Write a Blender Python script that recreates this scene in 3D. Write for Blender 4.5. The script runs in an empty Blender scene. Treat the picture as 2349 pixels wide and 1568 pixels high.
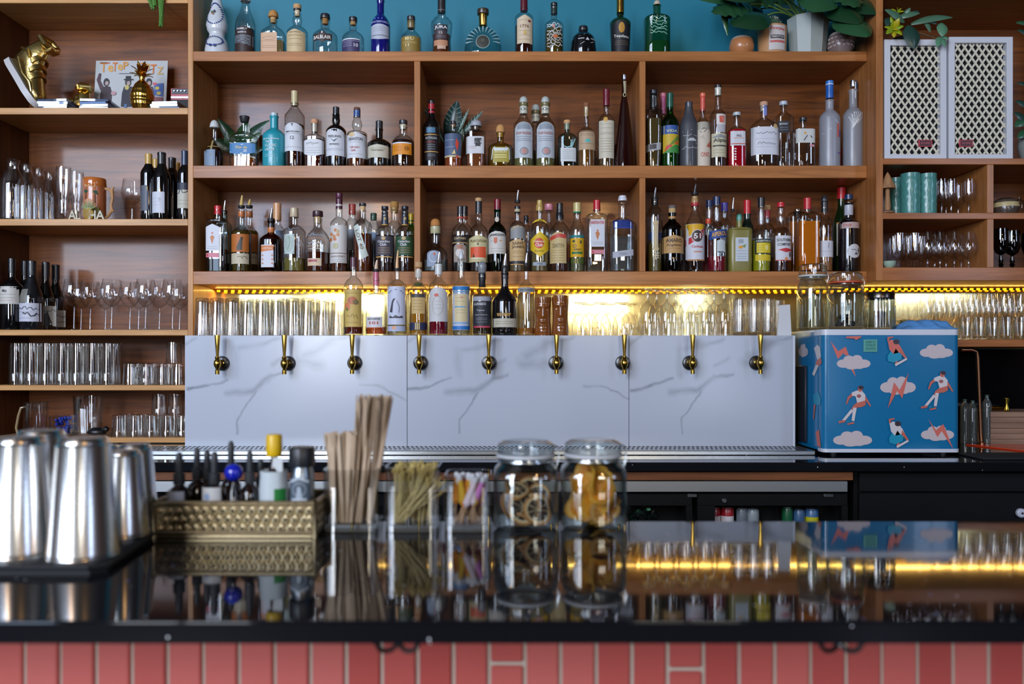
import bpy, bmesh, math, random
from mathutils import Vector, Matrix
random.seed(11)
R_ = random.Random(5)
PI = math.pi
SC = bpy.context.scene
COL = SC.collection
# camera: level, at the origin in x/y, 1.40 m up, looking along +y; photo pixel (u, v) at distance D -> world
F, CX, HY, ZC = 1870.0, 1174.5, 815.0, 1.40
def X(u, D): return (u - CX) * D / F
def Z(v, D): return ZC + (HY - v) * D / F
def P3(u, v, D): return Vector((X(u, D), D, Z(v, D)))

# ------------------------------------------------------------------ materials
def lin(h):
    h = h.lstrip('#')
    c = [int(h[i:i+2], 16) / 255 for i in (0, 2, 4)]
    return tuple(x / 12.92 if x <= .04045 else ((x + .055) / 1.055) ** 2.4 for x in c)
_M = {}
def _new(key):
    m = bpy.data.materials.new(key); m.use_nodes = True
    nt = m.node_tree; nt.nodes.clear()
    out = nt.nodes.new('ShaderNodeOutputMaterial')
    return m, nt, out
def pm(h, rough=.5, metal=0., coat=0., spec=.5, bump=0., bscale=200.):
    if h.startswith('m#'): metal, h = 1., h[1:]; rough = min(rough, .34)
    k = ('p', h, rough, metal, coat, spec, bump, bscale)
    if k in _M: return _M[k]
    m, nt, out = _new('surface_' + h.strip('#'))
    b = nt.nodes.new('ShaderNodeBsdfPrincipled')
    b.inputs['Base Color'].default_value = (*lin(h), 1)
    b.inputs['Roughness'].default_value = rough
    b.inputs['Metallic'].default_value = metal
    b.inputs['Coat Weight'].default_value = coat
    b.inputs['Coat Roughness'].default_value = .05
    b.inputs['Specular IOR Level'].default_value = spec
    if bump:
        tc = nt.nodes.new('ShaderNodeTexCoord'); n = nt.nodes.new('ShaderNodeTexNoise')
        n.inputs['Scale'].default_value = bscale; n.inputs['Detail'].default_value = 4
        bp = nt.nodes.new('ShaderNodeBump'); bp.inputs['Strength'].default_value = bump; bp.inputs['Distance'].default_value = .002
        nt.links.new(tc.outputs['Object'], n.inputs['Vector']); nt.links.new(n.outputs['Fac'], bp.inputs['Height'])
        nt.links.new(bp.outputs['Normal'], b.inputs['Normal'])
    nt.links.new(b.outputs[0], out.inputs[0])
    _M[k] = m; return m
def _math(nt, op, a, b=None, c=None, clamp=False):
    n = nt.nodes.new('ShaderNodeMath'); n.operation = op; n.use_clamp = clamp
    for i, v in enumerate((a, b, c)):
        if v is None: continue
        if isinstance(v, (int, float)): n.inputs[i].default_value = v
        else: nt.links.new(v, n.inputs[i])
    return n.outputs[0]
def _facing(nt):
    g = nt.nodes.new('ShaderNodeNewGeometry'); d = nt.nodes.new('ShaderNodeVectorMath'); d.operation = 'DOT_PRODUCT'
    nt.links.new(g.outputs['Incoming'], d.inputs[0]); nt.links.new(g.outputs['Normal'], d.inputs[1])
    return _math(nt, 'SUBTRACT', 1., _math(nt, 'ABSOLUTE', d.outputs['Value']), clamp=True)
def _mixcol(nt, fac, a, b):
    n = nt.nodes.new('ShaderNodeMix'); n.data_type = 'RGBA'
    nt.links.new(fac, n.inputs[0])
    n.inputs[6].default_value = (*a, 1); n.inputs[7].default_value = (*b, 1)
    return n.outputs[2]
def gm(h='#f4f7f6', edge=.35, f0=.07, rough=.0, body=0., bodyhex='#ffffff'):
    """thin glass: tinted see-through, darker where the wall is seen edge-on, mirror-like by Fresnel"""
    k = ('g', h, edge, f0, rough, body, bodyhex)
    if k in _M: return _M[k]
    m, nt, out = _new('glass_' + h.strip('#'))
    inv = _facing(nt)
    fr = _math(nt, 'MULTIPLY_ADD', _math(nt, 'POWER', inv, 4.), 1 - f0, f0, clamp=True)
    c = lin(h)
    tc = _mixcol(nt, _math(nt, 'POWER', inv, 2.2), c, tuple(x * edge for x in c))
    tr = nt.nodes.new('ShaderNodeBsdfTransparent'); nt.links.new(tc, tr.inputs[0])
    gl = nt.nodes.new('ShaderNodeBsdfGlossy'); gl.inputs['Roughness'].default_value = rough + .015
    s = tr.outputs[0]
    if body:
        df = nt.nodes.new('ShaderNodeBsdfDiffuse'); df.inputs[0].default_value = (*lin(bodyhex), 1)
        mb = nt.nodes.new('ShaderNodeMixShader'); mb.inputs[0].default_value = body
        nt.links.new(s, mb.inputs[1]); nt.links.new(df.outputs[0], mb.inputs[2]); s = mb.outputs[0]
    mx = nt.nodes.new('ShaderNodeMixShader')
    nt.links.new(fr, mx.inputs[0]); nt.links.new(s, mx.inputs[1]); nt.links.new(gl.outputs[0], mx.inputs[2])
    nt.links.new(mx.outputs[0], out.inputs[0])
    _M[k] = m; return m
def lq(h, body=.5): return gm(h, edge=.5, f0=.03, body=body, bodyhex='#' + ''.join('%02x' % min(255, int(int(h[i:i+2], 16) * 1.3)) for i in (1, 3, 5)))
def em(h, s):
    k = ('e', h, s)
    if k in _M: return _M[k]
    m, nt, out = _new('light_' + h.strip('#'))
    e = nt.nodes.new('ShaderNodeEmission'); e.inputs[0].default_value = (*lin(h), 1); e.inputs[1].default_value = s
    nt.links.new(e.outputs[0], out.inputs[0]); _M[k] = m; return m
def wood(h1='#8f5530', h2='#6d3a1c', axis='x', rough=.32, seed=0., coat=.25):
    k = ('w', h1, h2, axis, rough, seed, coat)
    if k in _M: return _M[k]
    m, nt, out = _new('wood_' + axis)
    tc = nt.nodes.new('ShaderNodeTexCoord'); mp = nt.nodes.new('ShaderNodeMapping')
    sc = {'x': (1.3, 22, 22), 'z': (22, 22, 1.3), 'y': (22, 1.3, 22)}[axis]
    mp.inputs['Scale'].default_value = sc; mp.inputs['Location'].default_value = (seed, seed * 1.7, seed * .6)
    nt.links.new(tc.outputs['Object'], mp.inputs[0])
    n = nt.nodes.new('ShaderNodeTexNoise'); n.inputs['Scale'].default_value = 1.6; n.inputs['Detail'].default_value = 7
    n.inputs['Distortion'].default_value = 1.1; n.inputs['Roughness'].default_value = .62
    nt.links.new(mp.outputs[0], n.inputs['Vector'])
    n2 = nt.nodes.new('ShaderNodeTexNoise'); n2.inputs['Scale'].default_value = 3.0; n2.inputs['Detail'].default_value = 2
    nt.links.new(tc.outputs['Object'], n2.inputs['Vector'])
    s = _math(nt, 'ADD', _math(nt, 'MULTIPLY', n.outputs['Fac'], .75), _math(nt, 'MULTIPLY', n2.outputs['Fac'], .25))
    r = nt.nodes.new('ShaderNodeValToRGB'); e = r.color_ramp.elements
    a, b = lin(h1), lin(h2)
    e[0].position = .33; e[0].color = (*b, 1); e[1].position = .66; e[1].color = (*(min(1, x * 1.12) for x in a), 1)
    q = r.color_ramp.elements.new(.48); q.color = (*(.45 * y + .55 * x for x, y in zip(a, b)), 1)
    nt.links.new(s, r.inputs[0])
    p = nt.nodes.new('ShaderNodeBsdfPrincipled'); p.inputs['Roughness'].default_value = rough
    p.inputs['Coat Weight'].default_value = coat; p.inputs['Coat Roughness'].default_value = .13; p.inputs['Specular IOR Level'].default_value = .3
    nt.links.new(r.outputs[0], p.inputs['Base Color'])
    bp = nt.nodes.new('ShaderNodeBump'); bp.inputs['Strength'].default_value = .12; bp.inputs['Distance'].default_value = .003
    nt.links.new(n.outputs['Fac'], bp.inputs['Height']); nt.links.new(bp.outputs[0], p.inputs['Normal'])
    nt.links.new(p.outputs[0], out.inputs[0]); _M[k] = m; return m
def granite():
    m, nt, out = _new('black_granite')
    tc = nt.nodes.new('ShaderNodeTexCoord')
    v = nt.nodes.new('ShaderNodeTexVoronoi'); v.inputs['Scale'].default_value = 60
    nt.links.new(tc.outputs['Object'], v.inputs['Vector'])
    d = _math(nt, 'LESS_THAN', v.outputs['Distance'], .11)
    g = nt.nodes.new('ShaderNodeSeparateColor'); nt.links.new(v.outputs['Color'], g.inputs[0])
    pick = _math(nt, 'GREATER_THAN', g.outputs[0], .8)
    f = _math(nt, 'MULTIPLY', d, pick)
    r = nt.nodes.new('ShaderNodeValToRGB'); r.color_ramp.interpolation = 'CONSTANT'
    e = r.color_ramp.elements; e[0].color = (.75, .78, .8, 1); e[1].position = .5; e[1].color = (.12, .3, .8, 1)
    q = e.new(.72); q.color = (.9, .35, .12, 1); q = e.new(.85); q.color = (.7, .72, .78, 1)
    nt.links.new(g.outputs[1], r.inputs[0])
    mx = nt.nodes.new('ShaderNodeMix'); mx.data_type = 'RGBA'
    nt.links.new(f, mx.inputs[0]); mx.inputs[6].default_value = (.006, .0065, .009, 1); nt.links.new(r.outputs[0], mx.inputs[7])
    p = nt.nodes.new('ShaderNodeBsdfPrincipled'); p.inputs['Roughness'].default_value = .045
    p.inputs['Specular IOR Level'].default_value = .6
    nt.links.new(mx.outputs[2], p.inputs['Base Color']); nt.links.new(p.outputs[0], out.inputs[0]); return m
def marble(x0, pitch, D, segs, blots):
    """white stone; each vein follows its own line, wandering a little; the same slab pattern repeats along the wall"""
    m, nt, out = _new('veined_marble')
    g = nt.nodes.new('ShaderNodeNewGeometry')
    no = nt.nodes.new('ShaderNodeTexNoise'); no.inputs['Scale'].default_value = 9; no.inputs['Detail'].default_value = 5
    nt.links.new(g.outputs['Position'], no.inputs['Vector'])
    sx = nt.nodes.new('ShaderNodeSeparateXYZ'); nt.links.new(g.outputs['Position'], sx.inputs[0])
    sn = nt.nodes.new('ShaderNodeSeparateColor'); nt.links.new(no.outputs['Color'], sn.inputs[0])
    wx = _math(nt, 'MULTIPLY_ADD', sn.outputs[0], .05, -.025); wz = _math(nt, 'MULTIPLY_ADD', sn.outputs[1], .05, -.025)
    xm = _math(nt, 'FLOORED_MODULO', _math(nt, 'SUBTRACT', sx.outputs[0], x0), pitch)
    px = _math(nt, 'ADD', xm, wx); pz = _math(nt, 'ADD', sx.outputs[2], wz)
    tot = None
    for (a, b, wd, st) in segs:
        ax, az, bx, bz = X(a[0], D) - x0, Z(a[1], D), X(b[0], D) - x0, Z(b[1], D)
        dx, dz = bx - ax, bz - az; L = dx * dx + dz * dz
        t = _math(nt, 'DIVIDE', _math(nt, 'ADD', _math(nt, 'MULTIPLY', _math(nt, 'SUBTRACT', px, ax), dx), _math(nt, 'MULTIPLY', _math(nt, 'SUBTRACT', pz, az), dz)), L, clamp=True)
        qx = _math(nt, 'SUBTRACT', px, _math(nt, 'MULTIPLY_ADD', t, dx, ax)); qz = _math(nt, 'SUBTRACT', pz, _math(nt, 'MULTIPLY_ADD', t, dz, az))
        ds = _math(nt, 'SQRT', _math(nt, 'ADD', _math(nt, 'MULTIPLY', qx, qx), _math(nt, 'MULTIPLY', qz, qz)))
        v = _math(nt, 'MULTIPLY', _math(nt, 'SUBTRACT', 1., _math(nt, 'DIVIDE', ds, wd * 1.7), clamp=True), st)
        tot = v if tot is None else _math(nt, 'MAXIMUM', tot, v)
    n3 = nt.nodes.new('ShaderNodeTexNoise'); n3.inputs['Scale'].default_value = 14; n3.inputs['Detail'].default_value = 5
    nt.links.new(g.outputs['Position'], n3.inputs['Vector'])
    tot = _math(nt, 'MULTIPLY', tot, _math(nt, 'MULTIPLY_ADD', n3.outputs['Fac'], 1.5, .1), clamp=True)
    c = _mixcol(nt, tot, lin('#b4bac7'), lin('#666c78'))
    p = nt.nodes.new('ShaderNodeBsdfPrincipled'); p.inputs['Roughness'].default_value = .2
    nt.links.new(c, p.inputs['Base Color']); nt.links.new(p.outputs[0], out.inputs[0]); return m

# ------------------------------------------------------------------ mesh building
class MB:
    def __init__(s): s.v, s.f, s.m, s.mats = [], [], [], []
    def mi(s, mat):
        if mat not in s.mats: s.mats.append(mat)
        return s.mats.index(mat)
    def add(s, vs, fs, mat):
        b = len(s.v); i = s.mi(mat); s.v += [tuple(v) for v in vs]
        for f in fs: s.f.append(tuple(b + k for k in f)); s.m.append(i)
    def box(s, x0, x1, y0, y1, z0, z1, mat, bev=0., rot=None, seg=1):
        bm = bmesh.new()
        bmesh.ops.create_cube(bm, size=1)
        for v in bm.verts:
            v.co = Vector(((x0 + x1) / 2 + v.co.x * (x1 - x0), (y0 + y1) / 2 + v.co.y * (y1 - y0), (z0 + z1) / 2 + v.co.z * (z1 - z0)))
        if bev: bmesh.ops.bevel(bm, geom=bm.edges[:], offset=bev, segments=seg, affect='EDGES', clamp_overlap=True)
        if rot:
            c, M = rot; bmesh.ops.transform(bm, matrix=Matrix.Translation(c) @ M @ Matrix.Translation(-Vector(c)), verts=bm.verts[:])
        bm.verts.index_update()
        s.add([v.co.copy() for v in bm.verts], [[v.index for v in f.verts] for f in bm.faces], mat); bm.free()
    def lathe(s, prof, mat, c=(0, 0, 0), n=24, flute=0., k=0, M=None):
        """prof: (radius, height[, squareness p, depth ratio]) from bottom to top"""
        vs, rings = [], []
        for q in prof:
            r, z = q[0], q[1]; p = q[2] if len(q) > 2 else 2.; sy = q[3] if len(q) > 3 else 1.
            if r < 1e-6: rings.append([len(vs)]); vs.append(Vector((0, 0, z))); continue
            ring = []
            for i in range(n):
                a = 2 * PI * (i + .5) / n; ca, sa = math.cos(a), math.sin(a)
                d = 1. if p == 2 else (abs(ca) ** p + abs(sa) ** p) ** (-1. / p)
                rr = r * d * (1 + flute * math.cos(k * a))
                ring.append(len(vs)); vs.append(Vector((rr * ca, rr * sa * sy, z)))
            rings.append(ring)
        fs = []
        for A, B in zip(rings, rings[1:]):
            for i in range(n):
                j = (i + 1) % n
                if len(A) == 1 and len(B) == 1: break
                if len(A) == 1: fs.append((A[0], B[j], B[i]))
                elif len(B) == 1: fs.append((A[i], A[j], B[0]))
                else: fs.append((A[i], A[j], B[j], B[i]))
        c = Vector(c)
        if M is not None: vs = [M @ v for v in vs]
        s.add([v + c for v in vs], fs, mat)
    def tube(s, pts, rad, mat, n=8, caps=True):
        pts = [Vector(p) for p in pts]; vs, fs = [], []
        rs = rad if isinstance(rad, (list, tuple)) else [rad] * len(pts)
        up = Vector((.13, .21, 1)).normalized(); prev = None
        for i, p in enumerate(pts):
            t = (pts[min(i + 1, len(pts) - 1)] - pts[max(i - 1, 0)]).normalized()
            if prev is None:
                a = t.cross(up)
                if a.length < .1: a = t.cross(Vector((1, 0, 0)))
            else: a = prev - t * prev.dot(t)
            a.normalize(); prev = a; b = t.cross(a)
            for k in range(n):
                w = 2 * PI * k / n; vs.append(p + (a * math.cos(w) + b * math.sin(w)) * rs[i])
        for i in range(len(pts) - 1):
            for k in range(n):
                j = (k + 1) % n; fs.append((i * n + k, i * n + j, i * n + n + j, i * n + n + k))
        if caps:
            fs.append(tuple(range(n - 1, -1, -1))); fs.append(tuple((len(pts) - 1) * n + k for k in range(n)))
        s.add(vs, fs, mat)
    def extrude(s, poly, y0, y1, mat):
        """poly: outline in x/z, given depth along y"""
        n = len(poly)
        vs = [(x, y0, z) for x, z in poly] + [(x, y1, z) for x, z in poly]
        fs = [tuple(range(n)), tuple(range(2 * n - 1, n - 1, -1))] + [(i, i + n, (i + 1) % n + n, (i + 1) % n) for i in range(n)]
        s.add(vs, fs, mat)
    def ellipsoid(s, c, r, mat, n=14, m=9, M=None):
        prof = [(math.sin(PI * i / m), -math.cos(PI * i / m)) for i in range(m + 1)]; prof[0] = (0, -1); prof[-1] = (0, 1)
        t = MB(); t.lathe(prof, mat, n=n)
        vs = [Vector((v[0] * r[0], v[1] * r[1], v[2] * r[2])) for v in t.v]
        if M is not None: vs = [M @ v for v in vs]
        s.add([v + Vector(c) for v in vs], t.f, mat)
    def make(s, name, parent=None, loc=(0, 0, 0), smooth=True, ang=38):
        me = bpy.data.meshes.new(name); L = Vector(loc)
        me.from_pydata([tuple(Vector(v) - L) for v in s.v], [], s.f)
        for m in s.mats: me.materials.append(m)
        me.polygons.foreach_set('material_index', s.m)
        bm = bmesh.new(); bm.from_mesh(me)
        bmesh.ops.recalc_face_normals(bm, faces=bm.faces[:])
        if smooth:
            th = math.radians(ang)
            for f in bm.faces: f.smooth = True
            for e in bm.edges:
                e.smooth = len(e.link_faces) == 2 and e.calc_face_angle(0) < th
        bm.to_mesh(me); bm.free()
        o = bpy.data.objects.new(name, me); COL.objects.link(o)
        if parent is not None: o.parent = parent
        else: o.location = L
        return o
def tag(o, label=None, cat=None, group=None, kind=None):
    if label: o['label'] = label
    if cat: o['category'] = cat
    if group: o['group'] = group
    if kind: o['kind'] = kind
    return o
def root(name, loc, label, cat, group=None, rotz=0.):
    o = bpy.data.objects.new(name, None); COL.objects.link(o); o.location = loc; o.rotation_euler[2] = rotz
    o.empty_display_size = .02
    return tag(o, label, cat, group)
KIDS = {}
def dup(src, loc, label, group=None, rotz=None, scale=None):
    """a copy of a thing, its parts and their sub-parts"""
    if src.name not in KIDS: KIDS[src.name] = [o for o in bpy.data.objects if o.parent == src]
    c = src.copy(); COL.objects.link(c); c.location = loc; tag(c, label, None, group)
    if rotz is not None: c.rotation_euler[2] = rotz
    if scale: c.scale = (scale,) * 3
    for ch in KIDS[src.name]:
        if ch.name not in KIDS: KIDS[ch.name] = [o for o in bpy.data.objects if o.parent == ch]
        d = ch.copy(); COL.objects.link(d); d.parent = c
        for g in KIDS[ch.name]:
            e = g.copy(); COL.objects.link(e); e.parent = d
    return c
ORD = 'first second third fourth fifth sixth seventh eighth ninth tenth eleventh twelfth thirteenth fourteenth fifteenth sixteenth'.split()

# ------------------------------------------------------------------ lettering and printed shapes
_T = {}
def text_poly(t, bold=False):
    if (t, bold) in _T: return _T[(t, bold)]
    cu = bpy.data.curves.new('t', 'FONT'); cu.body = t; cu.size = 1; cu.resolution_u = 2
    if bold: cu.offset = .018
    ob = bpy.data.objects.new('t', cu)
    me = bpy.data.meshes.new_from_object(ob)
    vs = [(v.co.x, v.co.y) for v in me.vertices]; fs = [tuple(p.vertices) for p in me.polygons]
    bpy.data.objects.remove(ob); bpy.data.curves.remove(cu); bpy.data.meshes.remove(me)
    if not vs: vs, fs = [(0, 0), (1, 0), (1, 1)], [(0, 1, 2)]
    x0, x1 = min(v[0] for v in vs), max(v[0] for v in vs); y0, y1 = min(v[1] for v in vs), max(v[1] for v in vs)
    w, h = max(1e-4, x1 - x0), max(1e-4, y1 - y0)
    vs = [((x - (x0 + x1) / 2) / w, (y - (y0 + y1) / 2) / h) for x, y in vs]
    _T[(t, bold)] = (vs, fs, w / h); return _T[(t, bold)]
def flat_shapes(items):
    """print items in photo pixels -> [(verts2d, faces, hex)]
    T text,cx,cy,w,h,hex[,rot]  R x0,y0,x1,y1,hex  E cx,cy,rx,ry,hex  P [(x,y)..],hex  O ring cx,cy,rx,ry,t,hex  C cloud cx,cy,w,h,hex  K polyline pts,width,hex"""
    out = []
    for it in items:
        k = it[0]
        if k == 'T':
            _, t, cx, cy, w, h, c = it[:7]; rot = math.radians(it[7]) if len(it) > 7 else 0
            vs, fs, _a = text_poly(t, True); ca, sa = math.cos(rot), math.sin(rot)
            q = []
            for x, y in vs:
                x, y = x * w, -y * h
                q.append((cx + x * ca - y * sa, cy + x * sa + y * ca))
            out.append((q, fs, c))
        elif k == 'R':
            _, x0, y0, x1, y1, c = it; n = max(1, min(12, int((x1 - x0) / 4))); q, fs = [], []
            for i in range(n + 1):
                x = x0 + (x1 - x0) * i / n; q += [(x, y0), (x, y1)]
            for i in range(n): fs.append((2 * i, 2 * i + 1, 2 * i + 3, 2 * i + 2))
            out.append((q, fs, c))
        elif k == 'E':
            _, cx, cy, rx, ry, c = it; n = 18
            q = [(cx, cy)] + [(cx + rx * f * math.cos(2 * PI * i / n), cy + ry * f * math.sin(2 * PI * i / n)) for f in (.5, 1) for i in range(n)]
            fs = [(0, 1 + i, 1 + (i + 1) % n) for i in range(n)] + [(1 + i, 1 + n + i, 1 + n + (i + 1) % n, 1 + (i + 1) % n) for i in range(n)]
            out.append((q, fs, c))
        elif k == 'O':
            _, cx, cy, rx, ry, t, c = it; n = 22
            q = [(cx + (rx - d) * math.cos(2 * PI * i / n), cy + (ry - d) * math.sin(2 * PI * i / n)) for d in (0, t) for i in range(n)]
            out.append((q, [(i, (i + 1) % n, n + (i + 1) % n, n + i) for i in range(n)], c))
        elif k == 'P':
            bm = bmesh.new(); f = bm.faces.new([bm.verts.new((x, y, 0)) for x, y in it[1]])
            bmesh.ops.triangulate(bm, faces=[f]); wp = max(x for x, y in it[1]) - min(x for x, y in it[1]); bmesh.ops.subdivide_edges(bm, edges=bm.edges[:], cuts=1 if wp < 9 else 3 if wp < 20 else 7, use_grid_fill=True)
            bm.verts.index_update()
            out.append(([(v.co.x, v.co.y) for v in bm.verts], [[v.index for v in f.verts] for f in bm.faces], it[2])); bm.free()
        elif k == 'C':
            _, cx, cy, w, h, c = it
            for (a, b, rx, ry) in ((0, .05, .36, .42), (-.3, .08, .2, .3), (.3, .08, .2, .3), (-.14, -.16, .17, .34), (.1, -.22, .16, .32), (-.06, .26, .2, .24), (.16, .24, .17, .22)):
                out += flat_shapes([('E', cx + a * w, cy + b * h, rx * w, ry * h, c)])
        elif k == 'K':
            pts, wd, c = it[1], it[2], it[3]; q, fs = [], []
            for i, p in enumerate(pts):
                a, b = pts[max(0, i - 1)], pts[min(len(pts) - 1, i + 1)]
                dx, dy = b[0] - a[0], b[1] - a[1]; l = math.hypot(dx, dy) or 1
                q += [(p[0] - dy / l * wd / 2, p[1] + dx / l * wd / 2), (p[0] + dy / l * wd / 2, p[1] - dx / l * wd / 2)]
            for i in range(len(pts) - 1): fs.append((2 * i, 2 * i + 1, 2 * i + 3, 2 * i + 2))
            out.append((q, fs, c))
    return out
def wiggle(x0, x1, y, amp, n=10, seed=0):
    r = random.Random(seed); return [(x0 + (x1 - x0) * i / n, y + r.uniform(-amp, amp)) for i in range(n + 1)]
def lines(x0, x1, ys, c, h=.9): return [('R', x0, y - h / 2, x1, y + h / 2, c) for y in ys]
def print_mesh(items, mapper, rough=.5):
    mb = MB()
    i = 0
    for it in items:
        for vs, fs, c in flat_shapes([it]):
            mb.add([mapper(x, y, .0004 + .0001 * i + (.0009 if it[0] == 'T' else 0)) for x, y in vs], fs, pm(c, rough)); i += 1
    return mb

# ------------------------------------------------------------------ bottles
GLASS = dict(clear=('#f6f9f8', .42, .11), aqua=('#c4e0e0', .4), amber=('#7a3a0c', .4), green=('#5cb84a', .45), dgreen=('#8fc8a4', .45), cobalt=('#1b2aa0', .4), tan=('#d9c49a', .5), yellow=('#c9bd55', .6))
def bottle(label, x, w, sh, nk, nw, top, z0, D=3.47, name='spirit_bottle', group=None, g='clear', solid=None, frost=None, liq=None, style='round',
           p=2., sy=1., wb=None, nb=0., prof=None, caps=(), pour=None, deco=(), cat='bottle', rough=.12):
    k = D / F
    def zz(v): return ZC + (HY - v) * k - z0
    base = Vector((X(x, D), D, z0))
    rt = root(name, base, label, cat, group)
    R, rn = w * k / 2, nw * k / 2; Rb = (wb or w) * k / 2
    rings = []
    if prof:
        pts = sorted(((zz(v), wd * k / 2) for v, wd in prof))
        if pts[0][0] > .004: pts.insert(0, (0., pts[0][1]))
        pts = [(max(0., a), b) for a, b in pts]
        rings = [(0, .004, p, sy), (pts[0][1] * .9, 0, p, sy)]
        # smooth interpolation
        for (za, ra), (zb, rb) in zip(pts, pts[1:]):
            for i in range(4):
                t = i / 4; tt = t * t * (3 - 2 * t) if style == 'smooth' else t
                rings.append((ra + (rb - ra) * tt, za + (zb - za) * t, p, sy))
        rings.append((pts[-1][1], pts[-1][0], p, sy))
    else:
        zs, zn, zt = zz(sh), zz(nk), zz(top)
        rings = [(0, .005, p, sy), (Rb * .82, .0, p, sy), (Rb * .96, .0015, p, sy), (Rb, .007, p, sy)]
        for i in range(1, 4): rings.append((Rb + (R - Rb) * i / 3, .007 + (zs - .007) * i / 3, p, sy))
        N = 8
        for i in range(1, N + 1):
            t = i / N
            if style == 'round': f = math.cos(t * PI / 2) ** 1.0 if t < .75 else math.cos(.75 * PI / 2) * (1 - (t - .75) / .25) ** 1.6
            elif style == 'slope': f = .5 * (1 + math.cos(PI * t))
            elif style == 'flat': f = (1 - t ** 3) ** (1 / 2.2)
            else: f = 1 - t
            q = 2 + (p - 2) * max(0, 1 - t * 1.1); s_ = sy + (1 - sy) * t
            rings.append((rn + (R - rn) * f, zs + (zn - zs) * t, q, s_))
        for i in range(1, 6):
            t = i / 6; rings.append((rn * (1 + nb * math.sin(PI * min(1, t * 1.2)) if nb else rn) if nb else rn, zn + (zt - zn) * t, 2, 1))
        rings += [(rn * 1.12, zt - .006, 2, 1), (rn * 1.12, zt - .001, 2, 1), (rn * .95, zt, 2, 1)]
    def at(z):
        a = rings[2]
        for b in rings[2:]:
            if b[1] >= z:
                t = 0 if b[1] - a[1] < 1e-9 else (z - a[1]) / (b[1] - a[1])
                t = min(1, max(0, t)); return tuple(a[i] + (b[i] - a[i]) * t for i in (0, 2, 3))
            a = b
        return (a[0], a[2], a[3])
    if solid: gmx = pm(solid, rough, coat=.3, spec=.7)
    elif frost: gmx = gm(frost, .75, .06, .3, body=.42, bodyhex='#ccd0da' if frost[1] in 'bc' and frost[5] in 'cd' else frost)
    else: gmx = gm(*GLASS[g]) if g in GLASS else gm(g, .4)
    mb = MB(); mb.lathe(rings, gmx, n=32 if p > 2 else 26); mb.make('glass_body', rt)
    if liq and not solid:
        zl = zz(liq[0]); lr = [(0, .007, p, sy)]
        for q in rings[2:]:
            if q[1] <= zl and q[1] > .006: lr.append((q[0] * .93, q[1], q[2], q[3]))
        a = at(zl); lr += [(a[0] * .93, zl, a[1], a[2]), (0, zl, a[1], a[2])]
        m2 = MB(); m2.lathe(lr, lq(liq[1], liq[2] if len(liq) > 2 else .3), n=26); m2.make('liquid', rt)
    def mapper(u, v, off):
        z = zz(v); r, pp, ss = at(z); dx = (u - x) * k
        q = min(.985, abs(dx) / max(r, 1e-5))
        return Vector((dx, -r * ss * (1 - q ** pp) ** (1 / pp) - off - .0003, z))
    cur, items, done = None, [], []
    def flush():
        nonlocal items
        if items:
            mbp = print_mesh(items, lambda a, b, o: mapper(a, b, o + .0004))
            mbp.make('label_print' if cur else 'printed_lettering', cur or rt, smooth=False); items = []
    for it in deco:
        if it[0] == 'L':
            flush()
            _, x0, y0, x1, y1, c = it[:6]; shp = it[6] if len(it) > 6 else ''
            n = 14; mbl = MB(); vs, fs = [], []; rows = 5
            for i in range(n + 1):
                u = -1 + 2 * i / n; a, b = y0, y1
                hgt = y1 - y0
                if shp == 'arch': a = y0 + hgt * .22 * (1 - math.sqrt(max(0, 1 - u * u * .98)))
                elif shp == 'oval':
                    e = math.sqrt(max(0.003, 1 - u * u)); m_ = (y0 + y1) / 2; a, b = m_ - hgt / 2 * e, m_ + hgt / 2 * e
                elif shp == 'shield': b = y1 - hgt * .16 * u * u; a = y0 + hgt * .1 * (1 - math.cos(u * 1.5))
                elif shp == 'peak': a = y0 + hgt * .12 * abs(u)
                elif shp == 'hex': a = y0 + hgt * .3 * abs(u); b = y1 - hgt * .3 * abs(u)
                elif shp == 'tilt': a, b = y0 - u * 3, y1 - u * 3
                elif shp == 'tilt2': a, b = y0 - u * 4, y1 - u * 4
                for j in range(rows + 1): vs.append(mapper(x0 + (x1 - x0) * (u + 1) / 2, a + (b - a) * j / rows, .0002))
            for i in range(n):
                for j in range(rows): fs.append((i * (rows + 1) + j, i * (rows + 1) + j + 1, (i + 1) * (rows + 1) + j + 1, (i + 1) * (rows + 1) + j))
            mbl.add(vs, fs, pm(c, .55)); cur = mbl.make('paper_label', rt)
        else: items.append(it)
    flush()
    for c in caps:
        part, hx, y0, y1, wd = c[:5]; wt = c[5] if len(c) > 5 else wd
        za, zb, ra, rb = zz(y1), zz(y0), wd * k / 2, wt * k / 2; b = min(.002, (zb - za) * .25)
        if 'cork' in part: m = pm(hx, .85, bump=.3, bscale=300)
        else: m = pm(hx, .32 if not hx.startswith('m') else .25, coat=.2)
        mc = MB()
        if part in ('ball_cork', 'round_stopper', 'domed_cap'):
            h = zb - za
            pr = [(0, za), (ra * .8, za)] + [((ra * (1 - t) + rb * t) * math.sqrt(max(0, 1 - (max(0, t - .35) / .65) ** 2.4)), za + h * t) for t in (.05, .2, .35, .5, .65, .78, .88, .95)] + [(0, zb)]
        elif part in ('capsule', 'screw_cap') and zb - za > .02:
            pr = [(0, za), (ra, za), (ra * 1.02, za + .004), (ra, za + (zb - za) * .55), (rb, za + (zb - za) * .7), (rb * 1.03, zb - .007), (rb * 1.03, zb - b), (rb * .9, zb), (0, zb)]
        else: pr = [(0, za), (ra - b * .5, za), (ra, za + b), (rb, zb - b), (rb - b, zb), (0, zb)]
        mc.lathe(pr, m, n=20); mc.make(part, rt)
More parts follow.
